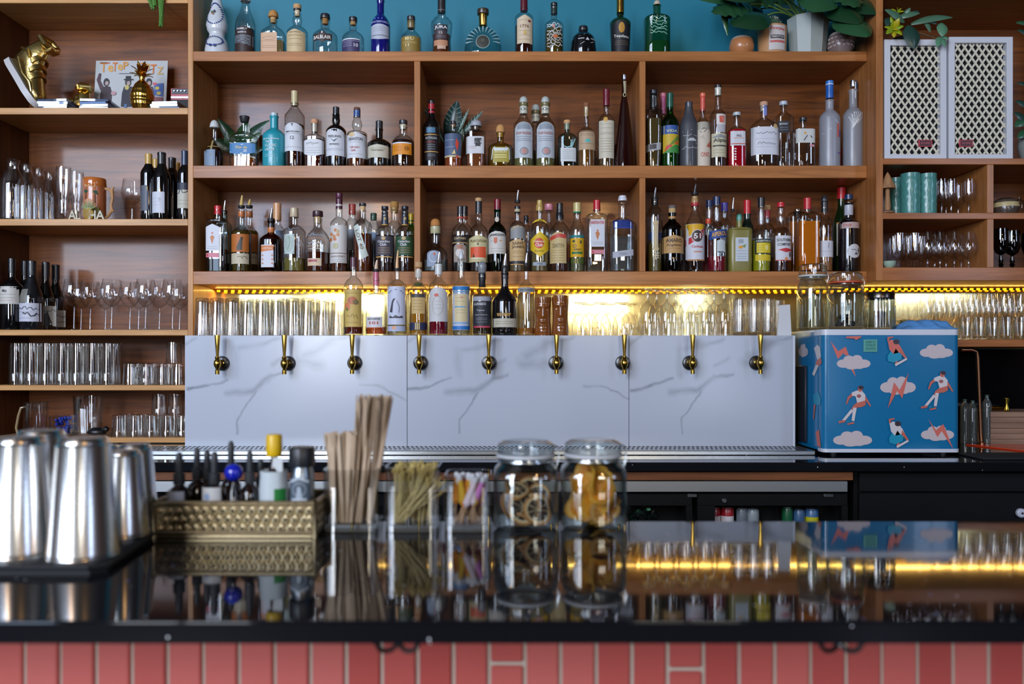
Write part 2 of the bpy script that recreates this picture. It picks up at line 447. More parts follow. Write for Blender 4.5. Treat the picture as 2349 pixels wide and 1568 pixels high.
    if pour:
        yt, yb = pour[:2]; hx = pour[2] if len(pour) > 2 else 'm#c9cdd2'
        zb, zt = zz(yb), zz(yt); h = zt - zb
        mp = MB(); r = max(rn * .95, .005)
        mp.lathe([(0, zb - .006), (r * 1.05, zb - .006), (r * 1.15, zb), (r * 1.15, zb + .005), (r * .7, zb + .006), (0, zb + .006)], pm('#15161a', .5), n=14)
        mp.tube([(0, 0, zb + .004), (0, 0, zb + h * .35), (.002, -.001, zb + h * .75), (.004, -.002, zt)], [r * .75, r * .6, r * .42, r * .28], pm(hx, .2), n=10)
        mp.make('pour_spout', rt)
    return rt
# ------------------------------------------------------------------ room shell, daylight, furniture
YS, YB = 3.40, 3.70            # shelf fronts, shelf backs
YR = 3.315                     # front of the tall unit by the speakers
YM = 3.16                      # marble face
XL, XR, HC = -6.6, 6.3, 5.3
def struct(o): o['kind'] = 'structure'; return o
def sbox(name, x0, x1, y0, y1, z0, z1, m, lb=None, cat=None):
    mb = MB(); mb.box(x0, x1, y0, y1, z0, z1, m); o = mb.make(name, None, (0, 0, 0), smooth=False); struct(o)
    return tag(o, lb, cat)
sbox('floor', XL, XR, -3.2, 3.9, -.1, 0, pm('#2c2620', .5), 'dark wooden floor of the bar room', 'floor')
sbox('ceiling', XL, XR, -3.2, 3.9, HC, HC + .1, pm('#55504c', .8), 'grey ceiling above the bar', 'ceiling')
sbox('wall_back', XL, XR, YB + .02, YB + .12, 0, HC, pm('#15768c', .55, bump=.08, bscale=90), 'teal painted wall above the top shelf', 'wall')
sbox('wall_left', XL - .1, XL, -3.2, 3.9, 0, HC, pm('#4d3a30', .7), 'brown side wall of the bar room', 'wall')
sbox('wall_right', XR, XR + .1, -3.2, 3.9, 0, HC, pm('#6b4a38', .7), 'warm brown side wall of the bar room', 'wall')
# street wall behind the camera: four tall windows let in the daylight
wins = [(-6.1, -4.3, 2.1, 4.8, '#d6e3f8', 10.), (-3.9, -2.9, 2.1, 4.8, '#c3d8fa', 14.), (-2.6, -1.65, 1.15, 4.8, '#e6edf7', 14.), (.75, 1.5, 1.75, 2.5, '#fff6e6', 10.), (2.2, 2.5, .6, 2.3, '#cfe0fb', 10.), (4.9, 6.0, 2.0, 4.4, '#c2d6fa', 8.)]
mb = MB(); wm = pm('#5b5048', .8); xs = [XL] + [v for w in wins for v in w[:2]] + [XR]
for a, b in zip(xs[0::2], xs[1::2]): mb.box(a, b, -3.3, -3.2, 0, HC, wm)
for w in wins:
    mb.box(w[0], w[1], -3.3, -3.2, 0, w[2], wm); mb.box(w[0], w[1], -3.3, -3.2, w[3], HC, wm)
tag(struct(mb.make('wall_front', smooth=False)), 'street wall with six tall windows facing the bar', 'wall')
for i, w in enumerate(wins):
    mb = MB(); fm = pm('#24211f', .5); t = .03
    for a, b, c, d_ in ((w[0], w[1], w[2], w[2] + t), (w[0], w[1], w[3] - t, w[3]), (w[0], w[0] + t, w[2], w[3]), (w[1] - t, w[1], w[2], w[3]), ((w[0] + w[1]) / 2 - .015, (w[0] + w[1]) / 2 + .015, w[2], w[3]), (w[0], w[1], w[3] - .8, w[3] - .77)):
        mb.box(a, b, -3.28, -3.23, c, d_, fm)
    tag(struct(mb.make('window_%d' % (i + 1), smooth=False)), 'tall street window with dark frame', 'window')
    L = bpy.data.lights.new('daylight', 'AREA'); L.shape = 'RECTANGLE'; L.size, L.size_y = w[1] - w[0], w[3] - w[2]
    L.energy = w[5] * PI * (w[1] - w[0]) * (w[3] - w[2]); L.color = lin(w[4])
    o = bpy.data.objects.new('daylight', L); COL.objects.link(o); o.location = ((w[0] + w[1]) / 2, -3.34, (w[2] + w[3]) / 2)
    o.rotation_euler = (math.radians(90), 0, 0)
# warm pendant lamps over the room
for (x, y, z) in ((-1.3, -.9, 2.9), (.9, -1.1, 2.9)):
    L = bpy.data.lights.new('pendant_bulb', 'POINT'); L.energy = 14; L.color = (1, .55, .22); L.shadow_soft_size = .07
    o = bpy.data.objects.new('pendant_bulb', L); COL.objects.link(o); o.location = (x, y, z)
wd = bpy.data.worlds.new('World'); SC.world = wd; wd.use_nodes = True
bg = wd.node_tree.nodes['Background']; bg.inputs[0].default_value = (.62, .75, 1, 1); bg.inputs[1].default_value = .6

# wood tones, light and shade painted into some: fronts run along x, uprights along z
WX, WZ = wood('#b47642', '#8f582a', 'x', .45, 0., .15), wood('#b47642', '#8f582a', 'z', .45, 3., .15)
WXL_LIT, WZL_LIT = wood('#c8965e', '#a97a44', 'x', .45, 5., .15), wood('#c08a54', '#a06e3c', 'z', .45, 6., .15)  # wine unit's wood lightened in colour for the stronger daylight there
WXR_DIM, WZR = wood('#ae6c36', '#8f5226', 'x', .45, 8., .15), wood('#b47642', '#8f582a', 'z', .45, 9., .15)  # speaker unit's shelf wood toned down in colour for its weaker daylight
WB_SHADE = wood('#82491b', '#4a280d', 'x', .5, 2., .4); WS_SHADE = wood('#5c3416', '#3c200b', 'z', .5, 4., .25); WRL_SHADE = wood('#7c4a2a', '#5c341b', 'x', .5, 7., .1)  # shade put into the colour: back panels, side panels, rail beneath the counter
def unit(name, label, fronts): return root(name, fronts, label, 'shelving unit', 'wooden shelving units of the back bar')
def part(name, par, x0, x1, y0, y1, z0, z1, m, bev=.0015):
    mb = MB(); L = par.matrix_world.translation if False else par.location
    mb.box(x0 - L[0], x1 - L[0], y0 - L[1], y1 - L[1], z0 - L[2], z1 - L[2], m, bev); return mb.make(name, par, ang=30)
x = lambda u, D=YS: X(u, D)
z = lambda v, D=YS: Z(v, D)
# ---- centre unit
U = unit('shelving_unit', 'wide three-bay wooden shelving unit in front of the teal wall', (x(443), YS, z(652)))
part('shelf', U, x(443), x(1989), YS, YB, z(140), z(117.5), WX)
part('shelf', U, x(443), x(1989), YS, YB, z(408), z(379.5), WX)
part('shelf', U, x(443), x(1989), YS, YB, z(652), z(622), WX)
for a, b, c, d_ in ((950, 964, 379.5, 140), (1467, 1481, 379.5, 140), (950, 964, 622, 408), (1467, 1481, 622, 408)):
    part('upright', U, x(a), x(b), YS + .001, YB - .012, z(c), z(d_), WZ)
for c, d_ in ((379.5, 140), (622, 408)): part('back_panel', U, x(443), x(1989), YB - .012, YB, z(c), z(d_), WB_SHADE)
# ---- unit with the records and wine
U = unit('shelving_unit', 'tall wooden shelving unit holding wine bottles, carafes and tumblers', (x(-28), YS, 0))
part('side_panel', U, x(431), x(443), YS, YB, z(1040), z(-60), WZL_LIT)
part('side_panel', U, x(-42), x(-28), YS, YB, z(1040), z(-60), WS_SHADE)
for a, b in ((-6, 7), (247, 262), (502, 517), (756, 769), (883, 895), (1003, 1015)): part('shelf', U, x(-28), x(431), YS, YB - .012, z(b), z(a), WXL_LIT)
part('back_panel', U, x(-28), x(431), YB - .012, YB, z(1040), z(-60), WB_SHADE)
part('kick_panel', U, x(-28), x(431), YS + .02, YS + .035, z(1060), z(1015), pm('#141a26', .4))
# ---- unit with the speakers
xr, zr = (lambda u: X(u, YR)), (lambda v: Z(v, YR))
U = unit('shelving_unit', 'wooden shelving unit holding the white lattice speakers and goblets', (xr(2010), YR, 0))
part('side_panel', U, xr(2010), xr(2026), YR, YB, zr(643), zr(-80), WZR)
part('side_panel', U, xr(2560), xr(2575), YR, YB, zr(643), zr(-80), WS_SHADE)
for a, b in ((-40, -15), (363, 377), (488, 502), (613, 643)): part('shelf', U, xr(2026), xr(2560), YR, YB - .012, zr(b), zr(a), WXR_DIM)
for c, d_ in ((488, 377), (613, 502)): part('upright', U, xr(2265), xr(2280), YR + .001, YB - .012, zr(c), zr(d_), WZR)
part('back_panel', U, xr(2026), xr(2560), YB - .012, YB, zr(643), zr(-80), WB_SHADE)
# glass shelf rail: the low shelf of stem glasses beside the fridge
mb = MB(); mb.box(xr(2150), xr(2560), YR, YB, zr(795), zr(778), WXR_DIM, .0015)
o = mb.make('wall_shelf', None, (xr(2150), YR, zr(795)), ang=30); tag(o, 'low wooden shelf carrying stem glasses beside the blue fridge', 'shelf')
mb = MB(); mb.box(xr(2100), xr(2560), YB - .03, YB - .005, ZC - .3664, zr(800), pm('#08090b', .08)); o = mb.make('splashback', None, (xr(2100), YB, 1.0), smooth=False)
tag(o, 'black glossy splashback under the low glass shelf', 'panel')
# mirrored gold back panel behind the ledge
m, nt, out = _new('smoked_mirror')
b_ = nt.nodes.new('ShaderNodeBsdfPrincipled'); b_.inputs['Base Color'].default_value = (*lin('#cdbd84'), 1); b_.inputs['Metallic'].default_value = .88; b_.inputs['Roughness'].default_value = .1
nt.links.new(b_.outputs[0], out.inputs[0])
mb = MB(); mb.box(x(443), xr(2560), YB - .006, YB + .0, Z(800, YB), z(652) - .0006, m); o = mb.make('mirror_panel', None, (0, YB, 1.5), smooth=False)
tag(o, 'gold-tinted mirror panel behind the glasses under the lowest shelf', 'mirror')
# warm LED strip under the lowest shelf
LS = root('led_light_strip', (0, YB - .05, z(652)), 'warm yellow LED strip glowing along the underside of the lowest shelf', 'light strip')
mb = MB(); mb.box(x(447), x(1985), -.006, .006, -.004, 0, pm('#caa04a', .4)); mb.make('tape', LS, smooth=False)
mb = MB(); mb.box(-.0065, .0065, -.004, .004, -.012, -.004, em('#ffab14', 2.6), .001); L0 = mb.make('led_bulb', LS)
n = 88
for i in range(n):
    o = L0 if i == 0 else L0.copy()
    if i: COL.objects.link(o); o.parent = LS
    o.location = (x(452) + (x(1980) - x(452)) * i / (n - 1), 0, 0)
LS2 = root('led_light_strip', (xr(2290), YB - .05, zr(643)), 'warm yellow LED strip glowing under the speaker unit above the stem glasses', 'light strip')
mb = MB(); mb.box(-.5, .4, -.006, .006, -.004, 0, pm('#caa04a', .4)); mb.make('tape', LS2, smooth=False)
for i in range(30):
    o = L0.copy(); COL.objects.link(o); o.parent = LS2; o.location = (-.48 + i * .0295, 0, 0)

for (xc, zc, ln, nm) in (((x(447) + x(1985)) / 2, z(652) - .006, x(1985) - x(447), 'led_glow'), (xr(2290), zr(643) - .006, .9, 'led_glow')):
    L = bpy.data.lights.new(nm, 'AREA'); L.shape = 'RECTANGLE'; L.size, L.size_y = ln, .012; L.energy = 1.1 * ln; L.color = lin('#ffc864')
    o = bpy.data.objects.new(nm, L); COL.objects.link(o); o.location = (xc, YB - .062, zc); o.rotation_euler = (math.radians(-12), 0, 0)
# ---- marble tap wall with its ledge
MS = marble(X(424, YM), X(934, YM) - X(424, YM), YM, [
    ((426, 893), (475, 884), .006, .75), ((475, 884), (522, 868), .005, .6), ((518, 902), (580, 896), .012, .5), ((580, 896), (622, 866), .010, .55), ((622, 866), (658, 857), .006, .6),
    ((588, 897), (556, 945), .004, .55), ((556, 945), (544, 962), .004, .5), ((544, 962), (546, 992), .004, .5), ((624, 836), (650, 822), .008, .35), ((690, 830), (736, 834), .02, .4), ((700, 815), (762, 780), .018, .4),
    ((762, 780), (800, 774), .008, .45), ((548, 802), (600, 790), .01, .3), ((600, 790), (640, 776), .008, .35), ((828, 882), (880, 888), .005, .4), ((880, 888), (934, 914), .004, .45), ((424, 788), (450, 774), .006, .35), ((538, 800), (542, 860), .014, .25)], [])
xm, zm = (lambda u: X(u, YM)), (lambda v: Z(v, YM))
T_ = root('tap_wall', (xm(424), YM, zm(1024)), 'white veined marble tap wall in three slabs below the glass ledge', 'backsplash')
for a, b in ((424, 933.5), (934.5, 1442.5), (1443.5, 1818)): part('marble_slab', T_, xm(a), xm(b), YM, YM + .02, zm(1024), zm(769), MS, .001)
part('ledge_box', T_, xm(424) + .002, xm(1818) - .002, YM + .0205, YB - .02, zm(1024), zm(769), pm('#c8ccd4', .3))
part('end_panel', T_, xm(1818), xm(1818) + .012, YM + .002, YB - .02, zm(1024), zm(769), pm('#ccd2de', .35))
mb = MB(); mb.extrude([(0, 0), (.056, 0), (.050, .122), (.008, .119)], 0, .010, pm("#c9cacd", .3))
o = mb.make('menu_board', None, (0, 0, 0), smooth=False); o.location = (X(1783, 3.2), 3.2, zm(769) + .0006); o['label'] = 'plain pale board standing at the end of the marble ledge'; o['category'] = 'board'

# ---- beer taps
tb, th_ = pm('m#c9a24a', .18), pm('#101114', .3, coat=.3)
def tap():
    r = root('beer_tap', (0, YM - .0005, 0), '', 'tap', 'brass beer taps along the marble wall')
    k = YM / F
    mb = MB(); Mx = Matrix.Rotation(PI / 2, 3, 'X')
    mb.lathe([(0, 0), (.0285, 0), (.029, .004), (.026, .010), (.018, .013), (0, .013)], th_, M=Mx, n=28); mb.make('mount_flange', r)
    mb = MB(); mb.lathe([(.015, .012), (.015, .022), (.012, .024), (.012, .045), (.0135, .047), (.0135, .05), (0, .05)], tb, M=Mx, n=20)
    mb.lathe([(0, -.041), (.0085, -.041), (.0085, -.026), (.0065, -.024), (.0075, -.018), (.0125, -.010), (.0145, 0), (.0125, .010), (.008, .016), (.0095, .020), (.0095, .026), (.006, .028), (0, .028)], tb, (0, -.052, .0), n=20); mb.make('faucet', r)
    mb = MB(); mb.lathe([(0, .028), (.0052, .028), (.0058, .040), (.0075, .060), (.0105, .104), (.0098, .108), (0, .108)], tb, (0, -.052, 0), n=18); mb.make('handle', r)
    return r
t0 = tap()
for i, (u, v) in enumerate(((510, 833), (661, 833), (814, 832), (965, 832), (1122, 832), (1275, 832), (1428, 832), (1582, 832), (1735, 832))):
    lb = ('brass beer tap nearest the wine-bottle shelves' if i == 0 else 'brass beer tap nearest the blue fridge' if i == 8 else ORD[i] + ' brass beer tap counting from the wine-bottle shelves')
    if i == 0: t = t0; t['label'] = lb; t.location = (xm(u), YM - .0006, zm(v))
    else: dup(t0, (xm(u), YM - .0006, zm(v)), lb)

# ---- back counter, drip tray, coolers
GR = granite()
HB = .367
o = MB(); o.box(X(-500, 2.8), X(2700, 2.8), 2.80, YS - .004, ZC - HB - .031, ZC - HB, GR, .002); o.box(X(424, YM), X(2700, 2.8), YS - .004, YB, ZC - HB - .031, ZC - HB, GR); o = o.make('back_counter', None, (0, 2.8, ZC - HB - .031), ang=30)
tag(o, 'black polished stone worktop along the back bar under the marble wall', 'counter')
st = pm('m#c6c9ca', .27)
D_ = root('drip_tray', (X(230, 3.0), 3.0, ZC - HB), 'long stainless drip tray with punched holes beneath the taps', 'drip tray')
part('tray', D_, X(232, 3.0), X(1870, 3.0), 3.0, YM - .001, ZC - HB + .0005, ZC - HB + .017, st, .002)
mb = MB(); hm = pm('#0b0c0e', .6); yy = 3.045
for row in range(3):
    for i in range(150):
        xx = X(232, 3.0) + .012 + i * (X(1870, 3.0) - X(232, 3.0) - .03) / 149 + (row % 2) * .008
        mb.box(xx - .004 - D_.location[0], xx + .004 - D_.location[0], yy - 3.0 + row * .04, yy + .02 - 3.0 + row * .04, .0172, .0176, hm)
o = mb.make('hole_pattern', D_, smooth=False); o['kind'] = 'stuff'
# wood rail, stainless strip, glass-door cooler
mb = MB(); mb.box(X(-100, 2.83), X(1957, 2.83), 2.83, 3.3, Z(1101, 2.83), Z(1082, 2.83), WRL_SHADE, .001)
tag(mb.make('wood_rail', None, (0, 2.83, .95), ang=30), 'wooden rail under the back counter above the cooler', 'rail')
C_ = root('bottle_cooler', (X(1100, 2.86), 2.86, 0), 'black under-counter bottle cooler with stainless top strip', 'cooler')
part('steel_strip', C_, X(-80, 2.84), X(1945, 2.84), 2.842, 2.9, Z(1128, 2.84), Z(1103, 2.84), pm('m#d0d2d3', .34), .001)
blk = pm('#08080a', .6, spec=.2)
part('body_shell', C_, X(-80, 2.9), X(1950, 2.9), 2.99, 3.35, .05, Z(1130, 2.9), blk, 0)
for a, b in ((1000, 1588), (1600, 1945)):
    d0 = part('door', C_, X(a, 2.87), X(b, 2.87), 2.87, 2.9, Z(1160, 2.87), Z(1131, 2.87), blk, .002)
    cx = X((a + b) / 2 if a > 1200 else 1574, 2.87)
    mb = MB(); mb.box(X(a, 2.87) - C_.location[0], X(a + 40, 2.87) - C_.location[0], .01, .04, .1, Z(1158, 2.87), blk); mb.make('frame_stile', d0, smooth=False); mb = MB(); mb.box(X(b - 14, 2.87) - C_.location[0], X(b, 2.87) - C_.location[0], .01, .04, .1, Z(1158, 2.87), blk); mb.make('frame_stile', d0, smooth=False)
mb = MB(); mb.lathe([(0, 0), (.009, 0), (.009, .006), (.007, .008), (0, .008)], pm('m#cfd2d6', .25), M=Matrix.Rotation(PI / 2, 3, 'X'), c=(X(1661, 2.87) - C_.location[0], .01, Z(1147, 2.87))); mb.make('lock', C_)
for u in (1577, 1890):
    mb = MB(); mb.box(X(u, 2.86) - C_.location[0], X(u + 22, 2.86) - C_.location[0], .0, .012, Z(1140, 2.86), Z(1132, 2.86), pm('m#8f9296', .3), .001); mb.make('hinge', C_)
# drinks inside the cooler
def can(u, w, hx, top, lb, D=2.955, name='drink_can', cat='can', bandhx=None):
    k = D / F; r_ = w * k / 2; r = root(name, (X(u, D), D, Z(1235, D)), lb, cat, 'drinks inside the cooler'); h = Z(top, D) - Z(1235, D)
    mb = MB(); mb.lathe([(0, 0), (r_ * .85, 0), (r_, .006), (r_, h - .008), (r_ * .85, h), (0, h)], pm(hx, .3, coat=.3)); mb.make('body', r)
    mb = MB(); mb.lathe([(r_ * .8, h), (r_ * .86, h + .002), (r_ * .86, h - .002)], pm('m#c0c2c5', .3)); mb.make('rim', r)
    if bandhx:
        mb = MB(); mb.lathe([(r_ * 1.005, h * .45), (r_ * 1.005, h * .75)], pm(bandhx, .4)); mb.make('label_band', r)
for a in ((1637, 30, '#a3141c', 1163, 'red drink can beside the cooler divider, first of two'), (1668, 30, '#a3141c', 1163, 'red drink can next to the grey can in the cooler'), (1702, 26, '#6d757c', 1165, 'tall grey can next to the red cans in the cooler'), (1727, 28, '#8d979c', 1166, 'pale grey can beside the dark gap in the cooler'),
          (1806, 24, '#145a34', 1162, 'green can in the cooler beside the blue one'), (1833, 26, '#3a5f86', 1168, 'blue can in the cooler between green and yellow'), (1862, 30, '#3f6a9a', 1166, 'blue can with yellow band at the end of the cooler')):
    can(*a, bandhx='#c9c21c' if a[0] == 1862 else '#e0dadb' if a[0] in (1637, 1668) else None)
mb = MB(); rr = random.Random(3)
for i in range(46):
    u, v = rr.uniform(1440, 1506), rr.uniform(1165, 1200); mb.box(X(u, 2.95) - .008, X(u, 2.95) + .008, 2.95 + rr.uniform(0, .03), 2.966 + rr.uniform(0, .03), Z(v, 2.95) - .007, Z(v, 2.95) + .007, gm('#bfe0d4', .5, .15), .002, rot=((X(u, 2.95), 2.96, Z(v, 2.95)), Matrix.Rotation(rr.uniform(0, 3), 4, 'Y')))
o = mb.make('ice_cubes', None, (X(1473, 2.95), 2.95, .8)); tag(o, 'clear ice cubes heaped inside the cooler', 'ice', None, 'stuff')
# black drawers
K_ = root('drawer_cabinet', (X(1970, 2.86), 2.86, 0), 'matte black drawer cabinet under the back counter below the fridge', 'cabinet')
part('cabinet_body', K_, X(1958, 2.88), X(2600, 2.88), 2.88, 3.3, .04, Z(1081, 2.88), pm('#08080a', .6, spec=.2), 0)
part('drawer', K_, X(1972, 2.862), X(2600, 2.862), 2.862, 2.879, Z(1127, 2.862), Z(1084, 2.862), pm('#0a0a0d', .55, spec=.2), .002)
dr = part('drawer', K_, X(1972, 2.862), X(2600, 2.862), 2.862, 2.879, Z(1260, 2.862), Z(1130, 2.862), pm('#0a0a0d', .55, spec=.2), .002)
mb = MB(); mb.lathe([(0, 0), (.016, 0), (.016, .01), (.012, .014), (0, .014)], pm('#c3c7d6', .3), M=Matrix.Rotation(PI / 2, 3, 'X'), c=(X(2339, 2.862) - K_.location[0], 0, Z(1175, 2.862))); mb.lathe([(0, .0142), (.004, .0142), (.004, .015), (0, .015)], pm('#222', .4) if False else pm('#222226', .4), M=Matrix.Rotation(PI / 2, 3, 'X'), c=(X(2339, 2.862) - K_.location[0], 0, Z(1175, 2.862))); mb.make('lock_knob', dr)

# ---- front bar
DF, DB_, HF = .992, 1.59, .323
mb = MB(); mb.box(-1.9, 1.9, DF, DB_, ZC - HF - .0285, ZC - HF, GR, .003, seg=2)
BC = mb.make('bar_counter', None, (0, DF, ZC - HF - .0285), ang=30); mb = MB(); mb.box(-1.9, 1.9, .03, .25, -.0085, -.0001, wood('#a89a72', '#8a7c58', 'x', .7, 3., 0)); mb.make('plywood_underlay', BC, smooth=False)
tag(BC, 'long polished black stone bar counter with tiny bright flecks', 'counter')
mb = MB(); YK = 1.27; kk = YK / F; pit = 82 * kk; g = 9 * kk
mb.box(-1.7, 1.7, YK + .004, YK + .12, 0, ZC - HF - .030, pm('#c9bfb0', .8))
rb = random.Random(2); bz = [pm(h, .38, coat=.35, bump=.15, bscale=60) for h in ('#cf675f', '#c85e57', '#bd524c', '#d16c64', '#c45a53')]
i0 = 56 - 82 * 26; zt = ZC - HF - .032
for i in range(56):
    u0 = i0 + 82 * i; 
    if not (-1.7 < X(u0, YK) < 1.62): continue
    zz_ = zt; sp = {1120: 1516, 1530: 1532}
    cut = None
    for a in (1122, 1532):
        if abs(u0 - a) < 42: cut = Z(1522 if a == 1122 else 1535, YK)
    H = .235
    z1 = zt
    if cut: mb.box(X(u0, YK) + g / 2, X(u0 + 82, YK) - g / 2, YK - .002, YK + .01, cut + g / 2, zt, bz[rb.randrange(5)], .0025); z1 = cut - g / 2
    while z1 > .05:
        z0 = max(0.01, z1 - (H if z1 < zt - .001 or cut else H * rb.uniform(.7, .98)))
        mb.box(X(u0, YK) + g / 2, X(u0 + 82, YK) - g / 2, YK - .002 + rb.uniform(-.001, .001), YK + .01, z0, z1, bz[rb.randrange(5)], .0025); z1 = z0 - g
tag(mb.make('brick_apron', None, (0, YK, 0), ang=30), 'glazed red brick face of the bar under the black counter', 'bar front')
for u, lb in ((913, 'black double purse hook under the counter below the citrus-slice jar'), (1925, 'black double purse hook under the counter below the blue fridge')):
    D = 1.012; k = D / F; r = root('purse_hook', (X(u, D), D, ZC - HF - .0285), lb, 'hook', 'purse hooks under the bar counter')
    bm_ = pm('#0e0e10', .35, coat=.3)
    mb = MB(); mb.box(-.026, .026, .002, .03, -.003, -.0002, bm_, .001); mb.make('mount_plate', r)
    for s in (-1, 1):
        mb = MB(); pts = [(0, .006, -.002)] + [(s * (.001 + .012 * (1 - math.cos(a))), .004 - .010 * math.sin(a / 2), -.003 - .011 * math.sin(a)) for a in [PI * i / 10 for i in range(11)]] + [(s * .0295, -.006, -.0015)]
        mb.tube(pts, .0033, bm_, 8); mb.make('prong', r)
# ------------------------------------------------------------------ bottles of the back bar, shelf by shelf
SA, SB, SCZ, SL = Z(117.5, 3.4) + .0006, Z(379.5, 3.4) + .0006, Z(622, 3.4) + .0006, Z(769, 3.16) + .0006
GA, GB, GC, GL = 'bottles along the top shelf', 'bottles on the middle shelf', 'bottles on the lowest wooden shelf', 'bottles standing on the marble ledge'
def bA(lb, *a, **k): k.setdefault('group', GA); return bottle(lb, *a, SA, **k)
def bB(lb, *a, **k): k.setdefault('group', GB); return bottle(lb, *a, SB, **k)
def bC(lb, *a, **k): k.setdefault('group', GC); return bottle(lb, *a, SCZ, **k)
def bL(lb, *a, **k): k.setdefault('group', GL); k.setdefault('D', 3.235); return bottle(lb, *a, SL, **k)
W_, BK, CR = '#d9dbe0', '#18181b', '#cdbd97'
BL = '#27407f'
# --- top shelf
d = []
for i in range(26):
    a = 2 * PI * i / 26; d.append(('E', 498 + 17 * math.cos(a) * (1 - .25 * math.sin(-a)), 38 + 25 * math.sin(a), 2.0, 1.6, BL))
for i in range(22):
    a = 2 * PI * i / 22; d.append(('E', 498 + 19 * math.cos(a), 102 + 11 * math.sin(a), 1.9, 1.5, BL))
d += [('E', 494, 36, 2.2, 3, '#4a6a50'), ('E', 499, 34, 2, 4, '#3d4c60'), ('E', 496, 40, 2.6, 2, '#a0603c'), ('E', 492, 113, 3, 3, BL), ('E', 502, 114, 3, 3, BL)]
bA('white hand-painted ceramic bottle with blue flowers and a narrow waist', 498, 54, 60, 20, 22, 0, solid='#c9cdd3', rough=.2, style='smooth',
   prof=[(-22, 15), (-5, 18), (20, 28), (45, 43), (60, 48), (70, 44), (80, 34), (86, 35), (100, 48), (117, 54), (130, 55)], caps=[('domed_cap', '#b9bec4', -36, -21, 16)], deco=d, cat='bottle', name='ceramic_bottle')
bA('tall clear swing-top bottle with a dark brown label, next to the white ceramic one', 563, 45, 64, 8, 17, -8, style='slope', liq=(70, '#3d2016'),
   caps=[('domed_cap', '#dfe0e0', -20, -7, 18), ('wire_collar', '#cfd3d6', -2, 4, 24)],
   deco=[('L', 543, 68, 584, 128, '#33201c', 'arch'), ('T', 'FAMILY', 562, 74, 24, 4, W_), ('T', 'RESERVE', 562, 82, 20, 3.5, W_), ('P', [(543, 88), (584, 88), (584, 112), (543, 104)], '#6d7178')]
   + [('K', wiggle(546, 580, 92 + i * 4, 2.5, 10, i), 1.2, '#3f3a3f') for i in range(5)])
bA('squat square clear bottle with a ball cork and peach paper label', 627, 54, 82, 60, 17, 46, p=4, sy=.75, caps=[('cork', '#c8a06a', 38, 53, 13), ('ball_cork', '#b98347', 23, 41, 23, 20)],
   liq=(98, '#c8a26c', .2), deco=[('L', 603, 82, 641, 126, '#d0a988'), ('O', 622, 95, 14, 4, .8, '#a17d62'), *lines(606, 638, (101, 112, 116), '#b08c70')])
bA('clear bulb-necked bottle with a pale cork and tall cream label', 682, 47, 76, 60, 16, 30, nb=.35, caps=[('cork', '#d9c3a0', 24, 38, 12), ('cap_ring', '#2b2b2e', 20.5, 24.5, 18), ('cork_top', '#c99d6b', 11, 21, 18)],
   deco=[('L', 660, 75, 703, 128, '#cdb68b', 'peak'), *lines(667, 697, (88, 90, 97, 108, 112), '#a08a62'), ('T', 'CASK STRENGTH', 682, 82, 26, 2.6, '#8d7550')])
bA('clear rounded bottle with black stopper and a brown six-sided banner', 746, 56, 86, 68, 20, 46, caps=[('cork', '#b98549', 42, 56, 14), ('stopper', '#242428', 33, 44, 23, 21)],
   deco=[('L', 723, 87, 766, 102, '#38231e'), ('P', [(735, 88), (745, 79), (756, 88), (756, 101), (746, 107), (735, 101)], '#38231e'), ('T', 'BALBLAIR', 744.5, 95, 40, 8, '#e6e2da'), ('E', 745, 84, 2, 3, '#cdd0d2')])
bA('short clear bottle with black stopper and purple striped label', 810, 50, 91, 71, 17, 50, caps=[('cork', '#c79a62', 48, 58, 13), ('stopper', '#202024', 40, 50, 19)],
   deco=[('L', 787, 97, 828, 128, '#3c345c'), ('R', 787, 97, 828, 99.5, W_), ('R', 787, 102, 828, 103.2, '#8f8aa8'), ('T', '10', 821, 112, 9, 8, '#e0dce2'), *lines(790, 812, (106, 110, 114), '#9f9abd')])
bA('cobalt blue bottle with a gold top and pale grey label', 873, 44, 62, 33, 16, 2, solid='#14146a', caps=[('capsule', 'm#c6a23c', -6, 3, 18)],
   deco=[('T', 'WATERFORD', 873, 58, 40, 5, '#aab4dd'), ('L', 852, 63, 894, 98, '#b4b8c6', 'shield'), *lines(853, 893, (89,), '#4a4f68', 1.3), *lines(860, 886, (70, 74, 78), '#9a9fae', .7), ('E', 863, 49, 1.3, 1.6, '#7fb0ff'), ('E', 871, 49, 1.3, 1.6, '#7fb0ff'), ('E', 879, 49, 1.3, 1.6, '#7fb0ff')])
bA('small clear bottle wearing a gold label and gold neck band', 943, 47, 90, 66, 17, 50, style='slope', caps=[('stopper', '#2d2d31', 38, 48, 19), ('neck_label', '#77683f', 48, 66, 17.5)],
   deco=[('L', 920, 91, 965, 126, '#8f7636'), ('T', 'MHU', 942, 97, 20, 8, '#e3cf8f'), *lines(926, 958, (104, 107), '#c9b06a'), ('T', '11', 937, 112, 8, 6, '#e9d9a2')])
bA('clear waisted bottle with black cap, amber contents and peach lower label', 1013, 50, 55, 38, 18, 28, prof=[(30, 18), (38, 20), (46, 38), (54, 49), (62, 49), (75, 46), (95, 42), (117, 44), (130, 45)], style='smooth', liq=(83, '#7d3c14'),
   caps=[('screw_cap', '#2b2527', -2, 30, 18), ('neck_label', '#bfc3c2', 24, 27, 18.3)],
   deco=[('L', 997, 65, 1028, 79, '#2c2a33'), ('T', 'JURA', 1013, 72, 29, 8, '#e8e8ea'), ('L', 998, 79, 1027, 98, '#3d2f35'), ('T', '12', 1013, 83, 8, 5, '#cfc6c6'), *lines(1001, 1024, (90, 93), '#7a6a6c'), ('L', 997, 99, 1028, 112, '#c08a68'), ('R', 1005, 112, 1024, 120, '#c9a48d')])
